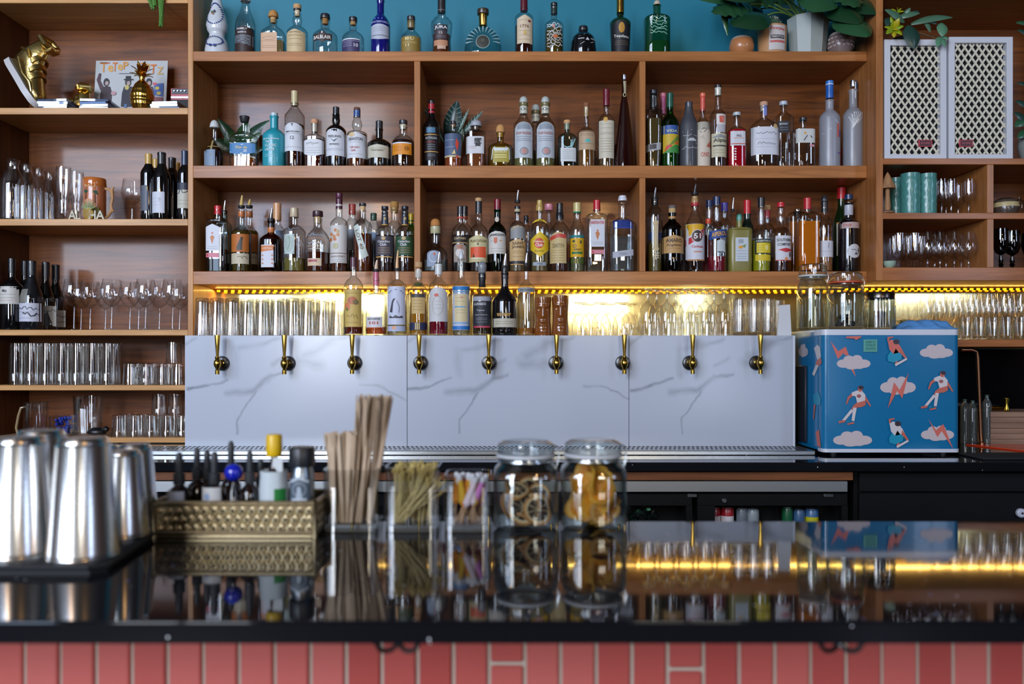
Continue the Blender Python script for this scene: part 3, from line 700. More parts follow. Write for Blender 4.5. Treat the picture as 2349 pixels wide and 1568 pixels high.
d = [('P', [(1108 + 20 * math.cos(a), 101 + 20 * math.sin(a)), (1108 + 39 * math.cos(a - .05), 101 + 39 * math.sin(a - .05)), (1108 + 39 * math.cos(a + .05), 101 + 39 * math.sin(a + .05))], '#9fb6b6') for a in [PI + PI * i / 12 for i in range(13)]]
bA('fan-shaped cut-glass decanter with a dark round medallion and gold neck', 1108, 84, 90, 62, 18, 56, g='aqua', sy=.42, style='lin', name='cut_glass_decanter', cat='decanter',
   prof=[(52, 18), (60, 19), (66, 36), (74, 55), (84, 70), (96, 80), (110, 85), (124, 84), (131, 80)],
   caps=[('neck_band', 'm#b08a3f', 33, 60, 18, 20), ('stopper', '#3c2f22', 22, 34, 27)], deco=d + [('E', 1108, 102, 16, 16, '#35372f'), ('O', 1108, 102, 16, 16, 1.5, '#8b9a96'), ('T', 'XO', 1108, 99, 8, 7, '#6d6c58')])
bA('bottle with long maroon wax neck and cream label dated 1776', 1202, 43, 43, 30, 16, 18, liq=(62, '#321309', .6), caps=[('capsule', '#5f1420', -8, 26, 17)],
   deco=[('L', 1186, 42, 1221, 107, '#d6c2a4', 'peak'), ('T', '1776', 1203, 68, 20, 7, '#8a6a56'), *lines(1190, 1217, (54, 78, 88, 98), '#b29a7c'), ('E', 1204, 83, 4, 5, '#d2b06a'), ('E', 1214, 56, 3, 2.5, '#6a3028')])
bA('clear bottle scrawled with white lettering over olive spirit, black cap', 1271, 43, 60, 46, 14, 16, liq=(70, '#6d5a1c'), caps=[('screw_cap', '#1d1d20', 7, 15, 15.5), ('capsule', '#27332f', 15, 33, 15)],
   deco=[('K', wiggle(1254, 1289, 64 + 6 * i, 4, 12, i + 3), 1.7, '#d5d6d2') for i in range(9)] + [('E', 1273, 91, 6, 4, '#c46a3a'), ('E', 1269, 68, 3, 4, '#c98a7c')])
bA('black glazed round jug with a small handle and white marks', 1338, 60, 96, 78, 20, 66, solid='#0c0c10', style='smooth', prof=[(66, 20), (76, 21), (80, 36), (88, 50), (100, 57), (117, 60), (131, 58)], name='round_jug', cat='jug',
   caps=[('stopper', '#1d1d20', 61, 72, 22, 20)], deco=[('R', 1324, 97, 1338, 99, '#c9c9cc'), ('R', 1353, 97, 1365, 99, '#c9c9cc'), ('P', [(1341, 102), (1345, 95), (1350, 102)], '#c9c9cc'), ('K', [(1328, 112), (1338, 106)], 1.3, '#a9a9ac'), ('K', [(1352, 108), (1360, 104)], 1.3, '#a9a9ac'), ('K', [(1325, 92), (1340, 87)], 1, '#88888c')])
bA('broad-shouldered olive bottle with gold foil neck and black oval label', 1423, 49, 56, 40, 15, 30, g='#a9b184', wb=41, caps=[('capsule', 'm#b48a3c', -4, 30, 17)], liq=(60, '#3a3a1a', .5),
   deco=[('L', 1402, 55, 1443, 126, '#15131a', 'arch'), ('E', 1423, 72, 7, 12, '#b8862d'), ('T', 'Tequileno', 1423, 92, 34, 8, '#dcd8cf', 4), *lines(1408, 1438, (102, 106, 110), '#6b5a3e')])
bA('embossed green glass bottle with a small white stopper', 1507, 59, 48, 38, 17, 12, g='dgreen', style='flat', p=3, sy=.8, liq=(100, '#6f9a78', .25), caps=[('round_stopper', '#c6b8a0', 1, 12, 15)],
   deco=[('K', wiggle(1488, 1526, 50 + 7 * i, 4, 9, 40 + i), 1.4, '#9cc4ae') for i in range(6)])
# --- middle shelf, first bay
bB('slim clear bottle with round glass stopper, in front of dark leaves', 492, 40, 352, 318, 12, 292, style='slope', liq=(350, '#2a1512', .4), caps=[('round_stopper', '#c9cccc', 275, 294, 22, 16)],
   deco=[('P', [(478, 338), (506, 338), (506, 340), (478, 340)], '#9a8a58'), ('P', [(489, 324), (493, 324), (493, 360), (489, 360)], '#9a8a58'), ('L', 470, 347, 500, 386, '#7f92a8')])
bB('wide flat clear bottle with black stopper and blue label', 561, 64, 320, 302, 14, 284, p=4, sy=.55, liq=(362, '#a85c1c', .2), caps=[('stopper', '#26262a', 267, 281, 18, 23)],
   deco=[('L', 531, 331, 590, 358, '#4a7fb2', 'shield'), ('T', 'Flor de', 560, 342, 26, 6, '#d5c27a'), ('T', '25', 568, 350, 8, 6, '#e5e8ee'), ('K', [(533, 352), (560, 356), (590, 366)], 2.4, '#d9dcc9'), ('K', [(530, 330), (560, 336), (590, 326)], 1.6, '#dfe6f2')])
bB('opaque turquoise bottle with white lettering', 629, 52, 316, 295, 18, 266, solid='#2596a6', rough=.35, caps=[('cap', '#b9c2c8', 259, 267, 17)],
   deco=[('T', 'THE', 621, 331, 10, 5, '#d5eaec'), ('T', 'CLASSIC', 628, 339, 26, 6, '#d5eaec'), ('T', 'LADDIE', 626, 348, 22, 6, '#d5eaec'), ('T', 'BRUICHLADDICH', 628, 324, 36, 3.5, '#d5eaec'), *lines(615, 638, (360, 364), '#a6d2d8')])
bB('tall clear bottle with gold capsule and big white label numbered 12', 676, 45, 266, 246, 16, 236, liq=(288, '#3a1408', .5), caps=[('capsule', '#c9b98c', 209, 243, 15.5)], style='lin',
   deco=[('L', 654, 287, 698, 351, '#d3d5db', 'arch'), ('T', 'MACALLAN', 676, 307, 30, 4, '#4b4b55'), ('T', '12', 676, 321, 9, 8, '#6c6c76'), *lines(654, 698, (312, 342), '#9fa3ac'), ('P', [(672, 288), (679, 288), (676, 296)], '#6c6c76')])
bB('square-shouldered small bottle with pale cork and white label, next to the tall gold-topped one', 722, 46, 316, 308, 15, 284, p=3.5, sy=.8, style='lin', liq=(322, '#45160d', .5), caps=[('cork', '#cfc0ae', 280, 303, 13), ('cork_top', '#d19a76', 274, 284, 17)],
   deco=[('L', 700, 323, 745, 362, '#d5d7db', 'shield'), ('K', wiggle(707, 735, 333, 3.5, 12, 8), 1.4, '#6f6a6c'), *lines(706, 738, (343, 349, 354), '#b3adb3')])
bB('black glass bottle with a white arched label and bird emblem', 771, 46, 303, 286, 15, 262, solid='#0d0e10', nb=.2, caps=[('capsule', '#20262a', 246, 264, 14.5)],
   deco=[('L', 749, 300, 794, 362, '#d3d5db', 'arch'), ('T', 'TEELING', 771, 318, 30, 5, '#4c4c58'), ('P', [(762, 322), (770, 327), (780, 322), (771, 331)], '#4b5563'), ('T', 'WHISKEY', 771, 336, 23, 4, '#5c5c66'), *lines(752, 791, (346, 349), '#a8adb8')])
bB('bulb-necked amber bottle with a blue-banded brown cap and white label', 819, 46, 308, 300, 15, 268, nb=.55, liq=(310, '#7a3c12', .3), caps=[('cork_top', '#6e4a34', 247, 253, 15), ('capsule', '#33548c', 253, 268, 15.5)],
   deco=[('L', 797, 308, 842, 367, '#d4d6dc', 'peak'), ('T', 'DEANSTON', 819, 324, 32, 7, '#53535e'), ('T', 'VIRGIN', 817, 343, 22, 4, '#b8605c'), ('T', 'OAK', 815, 350, 11, 5, '#b8605c'), ('E', 811, 314, 7, 5, '#d6b98a'), *lines(803, 835, (331, 358), '#b9b3b6')])
bB('squat dark bottle with black cap and wide cream label', 870, 54, 333, 318, 16, 296, solid='#15100c', caps=[('capsule', '#24272a', 278, 296, 16)],
   deco=[('L', 844, 337, 896, 367, '#c6c0ad', 'peak'), *lines(852, 888, (346, 349), '#a49c86'), ('T', 'Foursquare', 870, 351, 26, 5, '#8c846e')])
bB('round whiskey bottle with black stopper and orange label, beside the first upright', 925, 52, 330, 309, 18, 290, liq=(324, '#2b1006', .5), caps=[('cork', '#cfc4ae', 284, 297, 15), ('stopper', '#2a2c30', 276, 286, 19)],
   deco=[('L', 902, 335, 946, 360, '#dd8c22'), ('R', 902, 332, 946, 335, W_), ('T', '12', 936, 346, 6, 5, '#5a3a10'), ('O', 936, 346, 5, 5, .8, '#5a3a10'), *lines(906, 926, (342, 346, 350), '#b36d18')])
# --- middle shelf, second bay
bB('black bottle with a red and black cap, tucked beside the first upright', 990, 38, 293, 263, 15, 252, solid='#0d0a0c', style='slope', caps=[('capsule', '#b02431', 238, 261, 15), ('cap', '#16181c', 231, 240, 15)],
   deco=[('L', 976, 295, 1005, 372, '#1a1518'), ('R', 975, 312, 1006, 314, '#c99a52'), ('R', 975, 351, 1006, 353, '#c99a52'), ('T', 'RUTHLESS', 991, 321, 26, 5, '#b9b9bd'), ('T', 'RESERVE', 990, 330, 20, 4, '#8c3434'), *lines(982, 1000, (336, 341, 346, 358, 362), '#8d8f98'), ('R', 980, 297, 1000, 309, '#4a7896')])
bB('clear bottle with a blue striped label and small red figure, before a striped leaf', 1040, 43, 312, 301, 13, 288, liq=(355, '#b2521c', .3), caps=[('cork', '#9a7a58', 284, 292, 11), ('stopper', '#25242c', 278, 286, 13)],
   deco=[('L', 1021, 311, 1058, 362, '#4a5a78'), ('P', [(1048, 322), (1054, 332), (1050, 352), (1046, 336)], '#d4482c'), ('R', 1021, 361, 1058, 365, '#c2b48a'), ('E', 1050, 364, 3, 3, '#d4482c'), *lines(1022, 1044, (326, 342), '#8b95b2', 1.2), ('P', [(1038, 358), (1044, 347), (1047, 358)], '#d8c080')])
bB('clear bottle with faceted glass stopper and white label with one large brush character', 1092, 44, 306, 298, 18, 288, p=4, liq=(338, '#b0673a', .25), style='lin', caps=[('stopper_collar', '#5c4636', 289, 300, 16), ('round_stopper', '#a9adb5', 275, 291, 27, 26)],
   deco=[('L', 1070, 318, 1111, 357, '#d0d0d3'), ('T', '響', 1097, 331, 17, 20, '#2c2c33'), *lines(1076, 1092, (341, 345), '#b58a94')])
bB('squat tequila bottle with ball cork and gold-green label', 1148, 57, 343, 326, 16, 306, style='round', p=3, g='#e8e2b0', liq=(336, '#8a6410', .3), caps=[('cork', '#c79c63', 300, 316, 14), ('ball_cork', '#c8955a', 285, 305, 21, 20)],
   deco=[('L', 1131, 344, 1168, 378, '#a89a3e'), ('R', 1134, 346, 1165, 352, '#d7dde2'), ('T', 'PATRON', 1149, 355, 26, 5, '#efe9b0'), *lines(1135, 1163, (362, 367), '#e8df9a', 2), ('K', [(1128, 372), (1131, 348), (1136, 343)], 1.6, '#dfe6ea'), ('K', [(1169, 372), (1168, 348), (1160, 343)], 1.6, '#dfe6ea')])
def pinecone(lb, x, D=3.47, dy=0, lab=True):
    dz = [('L', x - 20, 285 + dy, x + 20, 367 + dy, '#b9bfc6', 'arch'), ('L', x - 15, 291 + dy, x + 15, 302 + dy, '#8b95a0', 'arch'), ('T', 'FORTALEZA', x, 311 + dy, 33, 6, '#a4645a'), *lines(x - 16, x + 16, (319 + dy, 324 + dy, 328 + dy), '#7d8590', 1.2), ('O', x + 1, 352 + dy, 10, 9, 2, '#7a868f'), ('E', x + 1, 352 + dy, 7, 6.5, '#b98a84')] if lab else []
    return bB(lb, x, 48, 292 + dy, 264 + dy, 18, 250 + dy, D=D, style='slope', liq=(350, '#a5a05e', .2),
              caps=[('neck_label', '#c9c6b4', 244 + dy, 262 + dy, 18.6), ('cap_ring', '#6f6538', 236 + dy, 244 + dy, 22), ('domed_cap', '#b9c1bd', 221 + dy, 238 + dy, 19, 19)], deco=dz + ([('O', x - 1, 252 + dy, 4, 4, 1, '#4b5560')] if lab else []))
pinecone('pinecone-stoppered bottle nearer the square tequila bottle, arched silver label', 1201)
pinecone('pinecone-stoppered bottle standing behind and between two like it', 1229, 3.57, 18, False)
pinecone('pinecone-stoppered bottle nearer the aqua glass bottle, arched silver label', 1251)
bB('aqua glass bottle with pale cork and small white label low down', 1301, 45, 318, 304, 12, 284, g='aqua', p=3, sy=.8, caps=[('cork', '#e0c6a6', 281, 298, 12), ('cork_top', '#d7a36e', 276, 283, 16)],
   deco=[('L', 1285, 343, 1320, 374, '#cfd3d4'), *lines(1288, 1317, (348, 352, 356, 360, 364, 368), '#9aa0a4', .8), ('K', [(1291, 316), (1290, 338), (1300, 342), (1312, 338), (1318, 322)], 2, '#9fd4da')])
bB('tan-labelled bottle with a teal agave mark and long neck', 1345, 43, 308, 288, 12, 246, style='slope', liq=(346, '#a5702e', .25), caps=[('cork', '#c3a274', 244, 268, 11), ('cork_top', '#8d5a40', 236, 245, 14)],
   deco=[('L', 1327, 307, 1366, 348, '#b89c7e'), ('P', [(1339, 331), (1342, 324), (1350, 324), (1354, 331)], '#4fb0aa'), *lines(1330, 1362, (311, 315, 334), '#8d7258'), ('R', 1329, 304, 1364, 306, '#9a7a5c')])
bB('slender bottle with maroon wax neck, gold seal and long cream label', 1391, 40, 280, 260, 14, 244, liq=(330, '#7e5a2a', .25), style='round', caps=[('capsule', '#6e1729', 205, 243, 15)],
   deco=[('L', 1373, 281, 1407, 367, '#cbc3af'), ('E', 1387, 279, 5, 6, '#d0a24e'), *lines(1376, 1404, (289, 298, 309, 312, 322, 328, 334, 340, 346, 352), '#a59d88')])
bB('very tall dark red cone bottle with metal stopper, last before the second upright', 1432, 50, 330, 200, 10, 186, solid='#220806', prof=[(176, 9), (190, 10), (222, 12), (240, 19), (290, 32), (340, 44), (378, 50), (392, 51)], style='lin', rough=.08,
   caps=[('stopper', 'm#8d93a6', 171, 184, 11)], deco=[('P', [(1429, 187), (1436, 187), (1435, 216), (1431, 216)], '#a9a284'), ('O', 1432, 219, 4, 5, 1.5, '#bdb98e')])
# --- middle shelf, third bay
bB('clear bottle with black neck tag and slanted silver label, first after the second upright', 1499, 40, 258, 252, 16, 222, style='flat', p=3.5, wb=30, liq=(275, '#9c8450', .15), caps=[('capsule', '#23272a', 219, 248, 17), ('stopper', '#1f2330', 207, 217, 18)],
   deco=[('L', 1481, 333, 1515, 349, '#a8aaae', 'tilt'), ('P', [(1484, 336), (1503, 334), (1503, 345), (1484, 347)], '#4a4648'), ('T', 'HERRADURA', 1503, 234, 3, 20, '#c9cbcf')])
bB('slim pink-capped bottle half hidden behind the green mezcal bottle', 1521, 26, 285, 262, 11, 252, D=3.57, style='slope', caps=[('capsule', '#c96a92', 222, 262, 12), ('cap', '#d97a8c', 214, 223, 14)])
bB('bright green bottle with a blue and yellow landscape label', 1537, 40, 284, 256, 14, 246, g='green', style='slope', liq=(330, '#2a7a1c', .4), caps=[('capsule', '#1d5a48', 214, 250, 15)],
   deco=[('L', 1519, 292, 1556, 355, '#c9a92c'), ('R', 1519, 292, 1556, 312, '#31559a'), ('T', 'VIDA', 1538, 305, 26, 6, '#cfd39a'), ('P', [(1519, 355), (1530, 346), (1545, 336), (1556, 336), (1556, 355)], '#3b8a3e'), ('P', [(1521, 352), (1526, 338), (1535, 335), (1538, 340), (1528, 346)], '#c93a30'), ('E', 1549, 332, 4, 3, '#e05a28'), ('P', [(1530, 338), (1552, 314), (1556, 322), (1540, 336)], '#6f8a34')])
bB('matte charcoal bottle with a white line drawing', 1580, 42, 294, 248, 17, 246, solid='#3c3e45', rough=.6, style='slope', caps=[('cap', '#3a3d48', 234, 249, 17)],
   deco=[('P', [(1574, 326), (1578, 322), (1586, 321), (1593, 325), (1593, 328), (1574, 328)], '#b9bbc0'), ('K', [(1563, 306), (1582, 303), (1602, 306)], 1.2, '#a7a9ae'), ('K', wiggle(1562, 1600, 343, 2.4, 12, 2), 1.3, '#b0b2b7'), ('K', wiggle(1564, 1582, 316, 3, 6, 3), 1.4, '#a7a9ae'), ('K', wiggle(1588, 1598, 314, 3, 6, 5), 1.4, '#a7a9ae'), ('K', [(1573, 333), (1594, 333)], 1.2, '#a7a9ae')])
bB('coral-capped slender bottle with long off-white label', 1612, 35, 290, 266, 12, 250, style='slope', caps=[('capsule', '#d95c4a', 222, 256, 11.5), ('cap', '#e06a48', 214, 223, 14)],
   deco=[('L', 1596, 283, 1629, 384, '#cfc3b2'), ('K', [(1602, 306), (1610, 298), (1618, 300), (1612, 306), (1604, 308)], 1.5, '#3a3634'), ('P', [(1616, 340), (1626, 326), (1628, 342)], '#b8604c'), ('T', 'ONO', 1614, 358, 20, 11, '#c06a5c'), ('K', wiggle(1602, 1612, 320, 6, 6, 9), .8, '#9a8f80')])
bB('tall clear bottle with black stopper and a hand-lettered cream label', 1647, 38, 270, 250, 15, 206, caps=[('stopper', '#23242b', 195, 202, 15.5), ('neck_label', '#d5d2c6', 201, 220, 15)], style='round',
   deco=[('P', [(1639, 266), (1661, 266), (1661, 290), (1639, 290)], '#d8d4cf'), ('P', [(1645, 271), (1658, 270), (1657, 286), (1646, 286)], '#cf5a44'), ('R', 1640, 290, 1660, 308, '#b8b6bc'), ('L', 1630, 310, 1665, 364, '#c5bfa2'), ('T', 'Alipús', 1648, 327, 30, 11, '#2e2c28'), ('R', 1632, 337, 1664, 340, '#3b3934'), ('P', [(1632, 318), (1648, 312), (1664, 318), (1664, 320), (1632, 320)], '#8c9094'), *lines(1634, 1662, (348, 354), '#a7a088')])
bB('small bottle full of bright red liquid with a white cap and label', 1690, 43, 304, 290, 15, 268, p=3, sy=.85, liq=(300, '#c01226', .45), caps=[('cap', '#b9c2c4', 258, 266, 18)],
   deco=[('L', 1672, 305, 1705, 338, '#cfd0d6'), ('T', 'FIG', 1690, 316, 10, 5, '#5a4650'), *lines(1678, 1702, (321,), '#d09a88', 1.4), ('R', 1673, 333, 1705, 335, '#c9604c'), *[('R', 1680, y, 1684, y + 3, '#e8e3ea') for y in (344, 350, 356, 362, 368)]])
bB('broad clear bottle with cork and blue neck strip, large handwritten white label', 1752, 66, 298, 272, 18, 244, sy=.75, caps=[('cork_top', '#cfa182', 234, 243, 18), ('cork', '#c9b8a4', 242, 256, 15)], p=2.6,
   deco=[('R', 1749, 243, 1757, 267, '#7f86c6'), ('L', 1720, 297, 1783, 360, '#d3d5de'), ('K', wiggle(1729, 1776, 311, 3, 20, 21), 1.2, '#6a6a78'), *lines(1726, 1776, (324, 342), '#b8bac8'), ('K', wiggle(1732, 1772, 334, 3, 16, 22), 1.2, '#6a6a78'), ('E', 1772, 295, 5, 6, '#c9ae7a')])
bB('clear bottle with silver cap standing behind the handwritten label bottle', 1797, 43, 272, 258, 16, 242, D=3.55, caps=[('cap', '#b9c4d0', 233, 242, 18)], style='lin', p=3,
   deco=[('L', 1779, 283, 1803, 310, '#2b2c33'), ('T', 'MONKEY', 1791, 290, 18, 4, '#c9ccd4'), *lines(1782, 1800, (298, 303), '#8b8e98')])
bB('small square clear bottle with black stopper and white label of dashes', 1842, 46, 300, 294, 15, 278, p=4.5, style='lin', caps=[('stopper', '#23262c', 270, 278, 17)],
   deco=[('L', 1820, 301, 1863, 333, '#c9ccc9'), ('K', [(1836, 328), (1844, 316)], 2, '#4b3a3c'), ('K', [(1851, 317), (1855, 322)], 2, '#4b3a3c'), ('E', 1839, 311, 3, 3, '#d9a860'), ('R', 1843, 297, 1862, 301, '#c9505a'), ('R', 1849, 337, 1860, 342, '#cf9098')])
bB('frosted vodka bottle with a bright blue capsule', 1903, 46, 274, 252, 18, 230, frost='#c6c8d4', caps=[('capsule', '#1f5fb4', 194, 226, 17), ('cap', '#2d7fd6', 186, 194, 17.5), ('cap_ring', '#d5d8e0', 193, 196, 18)],
   deco=[('P', [(1912, 292), (1917, 284), (1918, 318), (1912, 320)], '#d0604f'), ('P', [(1917, 300), (1925, 306), (1925, 318), (1917, 318)], '#3f5aa8'), ('K', [(1908, 280), (1915, 288), (1924, 283)], 1.6, '#c9d4ea'), ('E', 1916, 355, 3, 2, '#4a62c0'), ('E', 1920, 355, 2.5, 2, '#b8483c'), ('K', [(1882, 310), (1898, 300), (1926, 318)], 1.4, '#dfe3f0')])
bB('frosted vodka bottle etched with a bare tree, beside the blue-capped one', 1957, 45, 268, 246, 18, 206, frost='#bcc0c6', liq=(306, '#8d939c', .4), caps=[('cap', 'm#c0cad8', 184, 200, 15, 13)],
   deco=[('R', 1960, 187, 1966, 228, '#3c78b4'), ('R', 1957, 190, 1960, 228, '#d3dae4')] + [('K', [(1947, 300), (1948 + i * 2, 288 - i), (1940 + i * 6, 272 - (i % 3) * 5)], 1.1, '#e2e6ea') for i in range(7)] + [('K', [(1945 + i * 3, 290), (1952 + i * 4, 276), (1950 + i * 5, 262)], .9, '#e2e6ea') for i in range(5)])
# --- lowest wooden shelf, first bay
def beef(lb, x, fx, big):
    w = 48
    dd = [('L', fx - 16, 506 if big else 516, fx + 16, 568 if big else 577, '#d0d2da', '' if big else 'peak'), ('E', fx, 531 if big else 537, 2, 2, '#c9603c'), ('P', [(fx - 5, 536 if big else 546), (fx, 532 if big else 541), (fx + 5, 538 if big else 546), (fx + 2, 546 if big else 554), (fx, 553 if big else 562), (fx - 3, 546 if big else 554)], '#c07a4c'),
          *lines(fx - 12, fx + 12, (558 if big else 568, 562 if big else 572), '#a9acb8'), ('L', fx - 15, 575 if big else 582, fx + 15, 584 if big else 592, '#cf7f8c'), ('R', fx - 13, 577 if big else 584, fx - 9, 582 if big else 590, '#b83a4a')]
    if big: dd.insert(1, ('T', 'BEEFEATER', fx, 513, 30, 7, '#c2404a'))
    return bC(lb, x, w, 500 if big else 512, 490 if big else 503, 16, 480, p=5, sy=.8, style='flat', liq=None if big else (573, '#120a0a', .7), caps=[('screw_cap', '#c01f2c', 459 if big else 472, 483 if big else 492, 16)], deco=dd)
beef('square gin bottle with red cap, dark contents, first on the lowest wooden shelf', 500, 494, False)
bC('slim teal bottle with a pouring spout behind the first red-capped gin bottle', 515, 34, 520, 500, 12, 486, D=3.57, g='aqua', pour=(460, 486), style='slope')
def quail(lb, x, D, pt, rs):
    return bC(lb, x, 44 if D < 3.5 else 40, 536, 516, 14, 480, D=D, style='slope', liq=(530, '#5a4a16', .35), pour=(pt, 474, '#c9a860'), caps=[('cap_ring', '#25262c', 472, 476, 15), ('neck_label', '#b86a34', 484, 498, 15.5, 14.8)],
       deco=[('L', x - 20, 539, x + 20, 580, '#b5682a'), ('P', [(x - 4, 568), (x + 3, 552), (x + 9, 550), (x + 8, 576), (x - 4, 576)], '#3b3a38'), ('E', x + 7, 549, 3, 3, '#2c2c2e'), ('L', x - 20, 583, x + 20, 607, '#c2b79e'), ('K', wiggle(x - 2, x + 18, 592, 4, 8, int(x)), 1.4, '#6d6252')])
quail('spouted reposado bottle with an orange quail label, the one in front', 554, 3.47, 448, 0)
quail('spouted reposado bottle with an orange quail label, the one tucked behind', 572, 3.56, 457, 0)
bC('square brown liqueur bottle with pouring spout and orange-topped label', 622, 47, 552, 534, 15, 506, p=3, g='amber', liq=(570, '#3a1606', .5), pour=(478, 504), caps=[('neck_label', '#c9763c', 521, 534, 15.5), ('capsule', '#1b1b1e', 505, 521, 15)],
   deco=[('R', 619, 534, 626, 562, '#c27a44'), ('L', 605, 564, 634, 615, '#cfd0da'), ('P', [(605, 566), (634, 566), (634, 576), (605, 580)], '#cf7434'), ('T', 'COINTREAU', 620, 572, 24, 4, '#f0d8c0'), *[('E', 609 + (i % 2) * 22, 588 + (i // 2) * 9, 2, 2, '#c9815c') for i in range(6)]])
bC('clear bottle with tall peach capsule behind the square brown one', 636, 36, 535, 515, 16, 500, D=3.57, caps=[('capsule', '#cf9a6c', 466, 506, 18)], deco=[('L', 624, 530, 652, 600, '#9fb2cf')])
bC('embossed clear bottle with beige stopper and silver-green label', 675, 51, 534, 515, 16, 498, liq=(593, '#b3a458', .2), caps=[('stopper', '#c4b394', 477, 498, 20, 18)],
   deco=[('L', 657, 540, 682, 585, '#a9b8b0'), ('O', 669.5, 562, 13, 22, 1.2, '#dfe8ee'), ('K', wiggle(655, 692, 527, 4, 14, 4), 1.2, '#9fa7b8'), ('K', [(669, 545), (672, 560), (666, 575)], 1.2, '#6f8f74'), ('K', wiggle(686, 698, 560, 8, 8, 5), 1, '#c9ccd2')])
bC('dome-shouldered bourbon bottle with wide dark stopper', 729, 55, 556, 522, 19, 500, liq=(580, '#5a240c', .35), caps=[('cork', '#cba878', 494, 512, 15), ('stopper', '#3a1f2a', 484, 497, 24, 23)], deco=[
   ('K', wiggle(712, 746, 541, 4, 12, 6), 1.2, '#a9b8d4'), ('K', wiggle(711, 748, 551, 4, 14, 7), 1.4, '#c08a70'), ('K', wiggle(714, 744, 560, 3, 10, 8), 1.2, '#c9ccd8'), *lines(712, 746, (567, 573), '#c9b0a0'), ('L', 711, 595, 743, 612, '#d0b89a'), ('R', 713, 598, 734, 603, '#a8505a')])
bC('slender bottle with maroon capsule and floral white label', 778, 41, 516, 498, 15, 478, liq=(570, '#5a2a14', .4), caps=[('capsule', '#4b1a30', 456, 478, 15), ('cap', '#54203a', 443, 455, 15.5), ('cap_ring', '#d5ccc6', 468, 474, 15.4)],
   deco=[('L', 759, 519, 797, 605, '#d0ccc8'), *[('E', 770 + 9 * math.cos(i * 1.3), 541 + 11 * math.sin(i * 1.1), 4, 4, ('#c98a5c', '#c2754a', '#b8a878')[i % 3]) for i in range(8)], ('E', 774, 566, 6, 7, '#b9b58c'), ('R', 759, 582, 797, 583.5, '#6f5a4c'), ('T', 'PEACH STREET', 778, 590, 32, 4, '#a59a98'), *lines(764, 792, (597, 601), '#b5b0b8')])
bC('red-capped clear bottle squeezed behind the slanting-strip whisky', 808, 34, 520, 500, 15, 485, D=3.57, caps=[('capsule', '#b8453a', 468, 492, 15.5)], deco=[('L', 795, 528, 820, 575, '#9fa6b4')], liq=(540, '#6a5a48', .3))
bC('amber whisky bottle with a slanting cream strip label', 832, 43, 522, 502, 15, 482, liq=(537, '#7d3a10', .3), caps=[('cork', '#d3b184', 470, 484, 13), ('stopper', '#26282c', 466, 473, 16)],
   deco=[('P', [(813, 521), (825, 516), (848, 588), (834, 597)], '#c5d0c8'), ('T', 'LOT 40', 828.5, 552, 46, 8, '#6a5040', 73)])
bC('small bottle with dark green cap behind the slanted-strip whisky', 857, 28, 530, 505, 13, 496, D=3.57, caps=[('capsule', '#22503c', 489, 505, 14)], deco=[('L', 846, 535, 868, 560, '#8ca2c4')], liq=(560, '#25301c', .5))
def club(lb, x, hx):
    return bC(lb, x, 43, 534, 516, 15, 486, liq=(540, '#2a1210', .6), caps=[('cap', '#1e2430', 473, 482, 16), ('capsule', '#2a3440', 484, 515, 16, 13.5), ('cap_ring', '#c99a4c', 514, 518, 16)],
       deco=[('E', x + 1, 502, 3.4, 3, '#b99a62'), ('L', x - 20, 544, x + 20, 588, hx), ('E', x, 549, 5, 4, '#b89c6a'), ('T', 'Canadian', x, 556, 28, 5, '#d9d6dc'), ('T', 'Club', x - 1, 563, 15, 6, '#d9d6dc'), *lines(x - 14, x + 14, (571, 576, 581), '#b08a5a'), ('R', x - 19, 590, x + 19, 592.5, '#c9a062')])
club('rye bottle with black neck and a slate grey label', 883, '#45424c')
club('rye bottle with black neck and a dark green label, next to the first upright', 929, '#2c5034')
bC('cork-topped clear bottle showing between the two rye bottles', 905, 36, 520, 505, 17, 478, D=3.58, caps=[('cork', '#b8935a', 474, 488, 15), ('cork_top', '#b08446', 463, 476, 19)], style='slope')
bC('yellow-capped green bottle peeping out behind the green-labelled rye', 943, 22, 535, 516, 11, 505, D=3.6, g='green', caps=[('capsule', '#c9a81c', 490, 513, 11)])
# --- lowest wooden shelf, second bay
bC('squat clear tequila bottle with ball cork and green-cream collar, first after the first upright', 999, 56, 588, 560, 20, 535, style='round', liq=(597, '#b9c4c6', .15), caps=[('ball_cork', '#bd7f42', 501, 519, 23, 22), ('neck_label', '#b5b08a', 519, 536, 24)],
   deco=[('R', 987, 520, 993, 530, '#5f9a3c'), ('L', 982, 577, 1013, 614, '#8f9bb0', 'arch'), ('O', 997, 592, 11, 12, 1.4, '#c9d6e6'), ('E', 999, 585, 2.5, 4, '#b86a50')])
for lb, xx, D in (('dark liqueur bottle with black cap and a bearded sailor on its label', 1056, 3.47), ('dark liqueur bottle with black cap hiding behind the sailor-labelled one', 1066, 3.57)):
    bC(lb, xx, 40, 534, 512, 14, 492, D=D, liq=(540, '#1c0e0c', .7), caps=[('screw_cap', '#202226', 473, 494, 14.5), ('cap_ring', '#b84a34', 497, 502, 15)],
       deco=[('L', xx - 18, 543, xx + 18, 560, '#231a17'), ('T', 'CAPTAIN', xx, 549, 26, 5, '#c9b48c'), ('R', xx - 18, 558, xx + 18, 560, '#b89a6a'), ('L', xx - 14, 561, xx + 14, 603, '#9b8f86', 'arch'), ('P', [(xx - 8, 564), (xx + 8, 564), (xx + 4, 576), (xx - 4, 576)], '#a56a52'), ('E', xx, 582, 10, 9, '#d0c8c4')] if D < 3.5 else [])
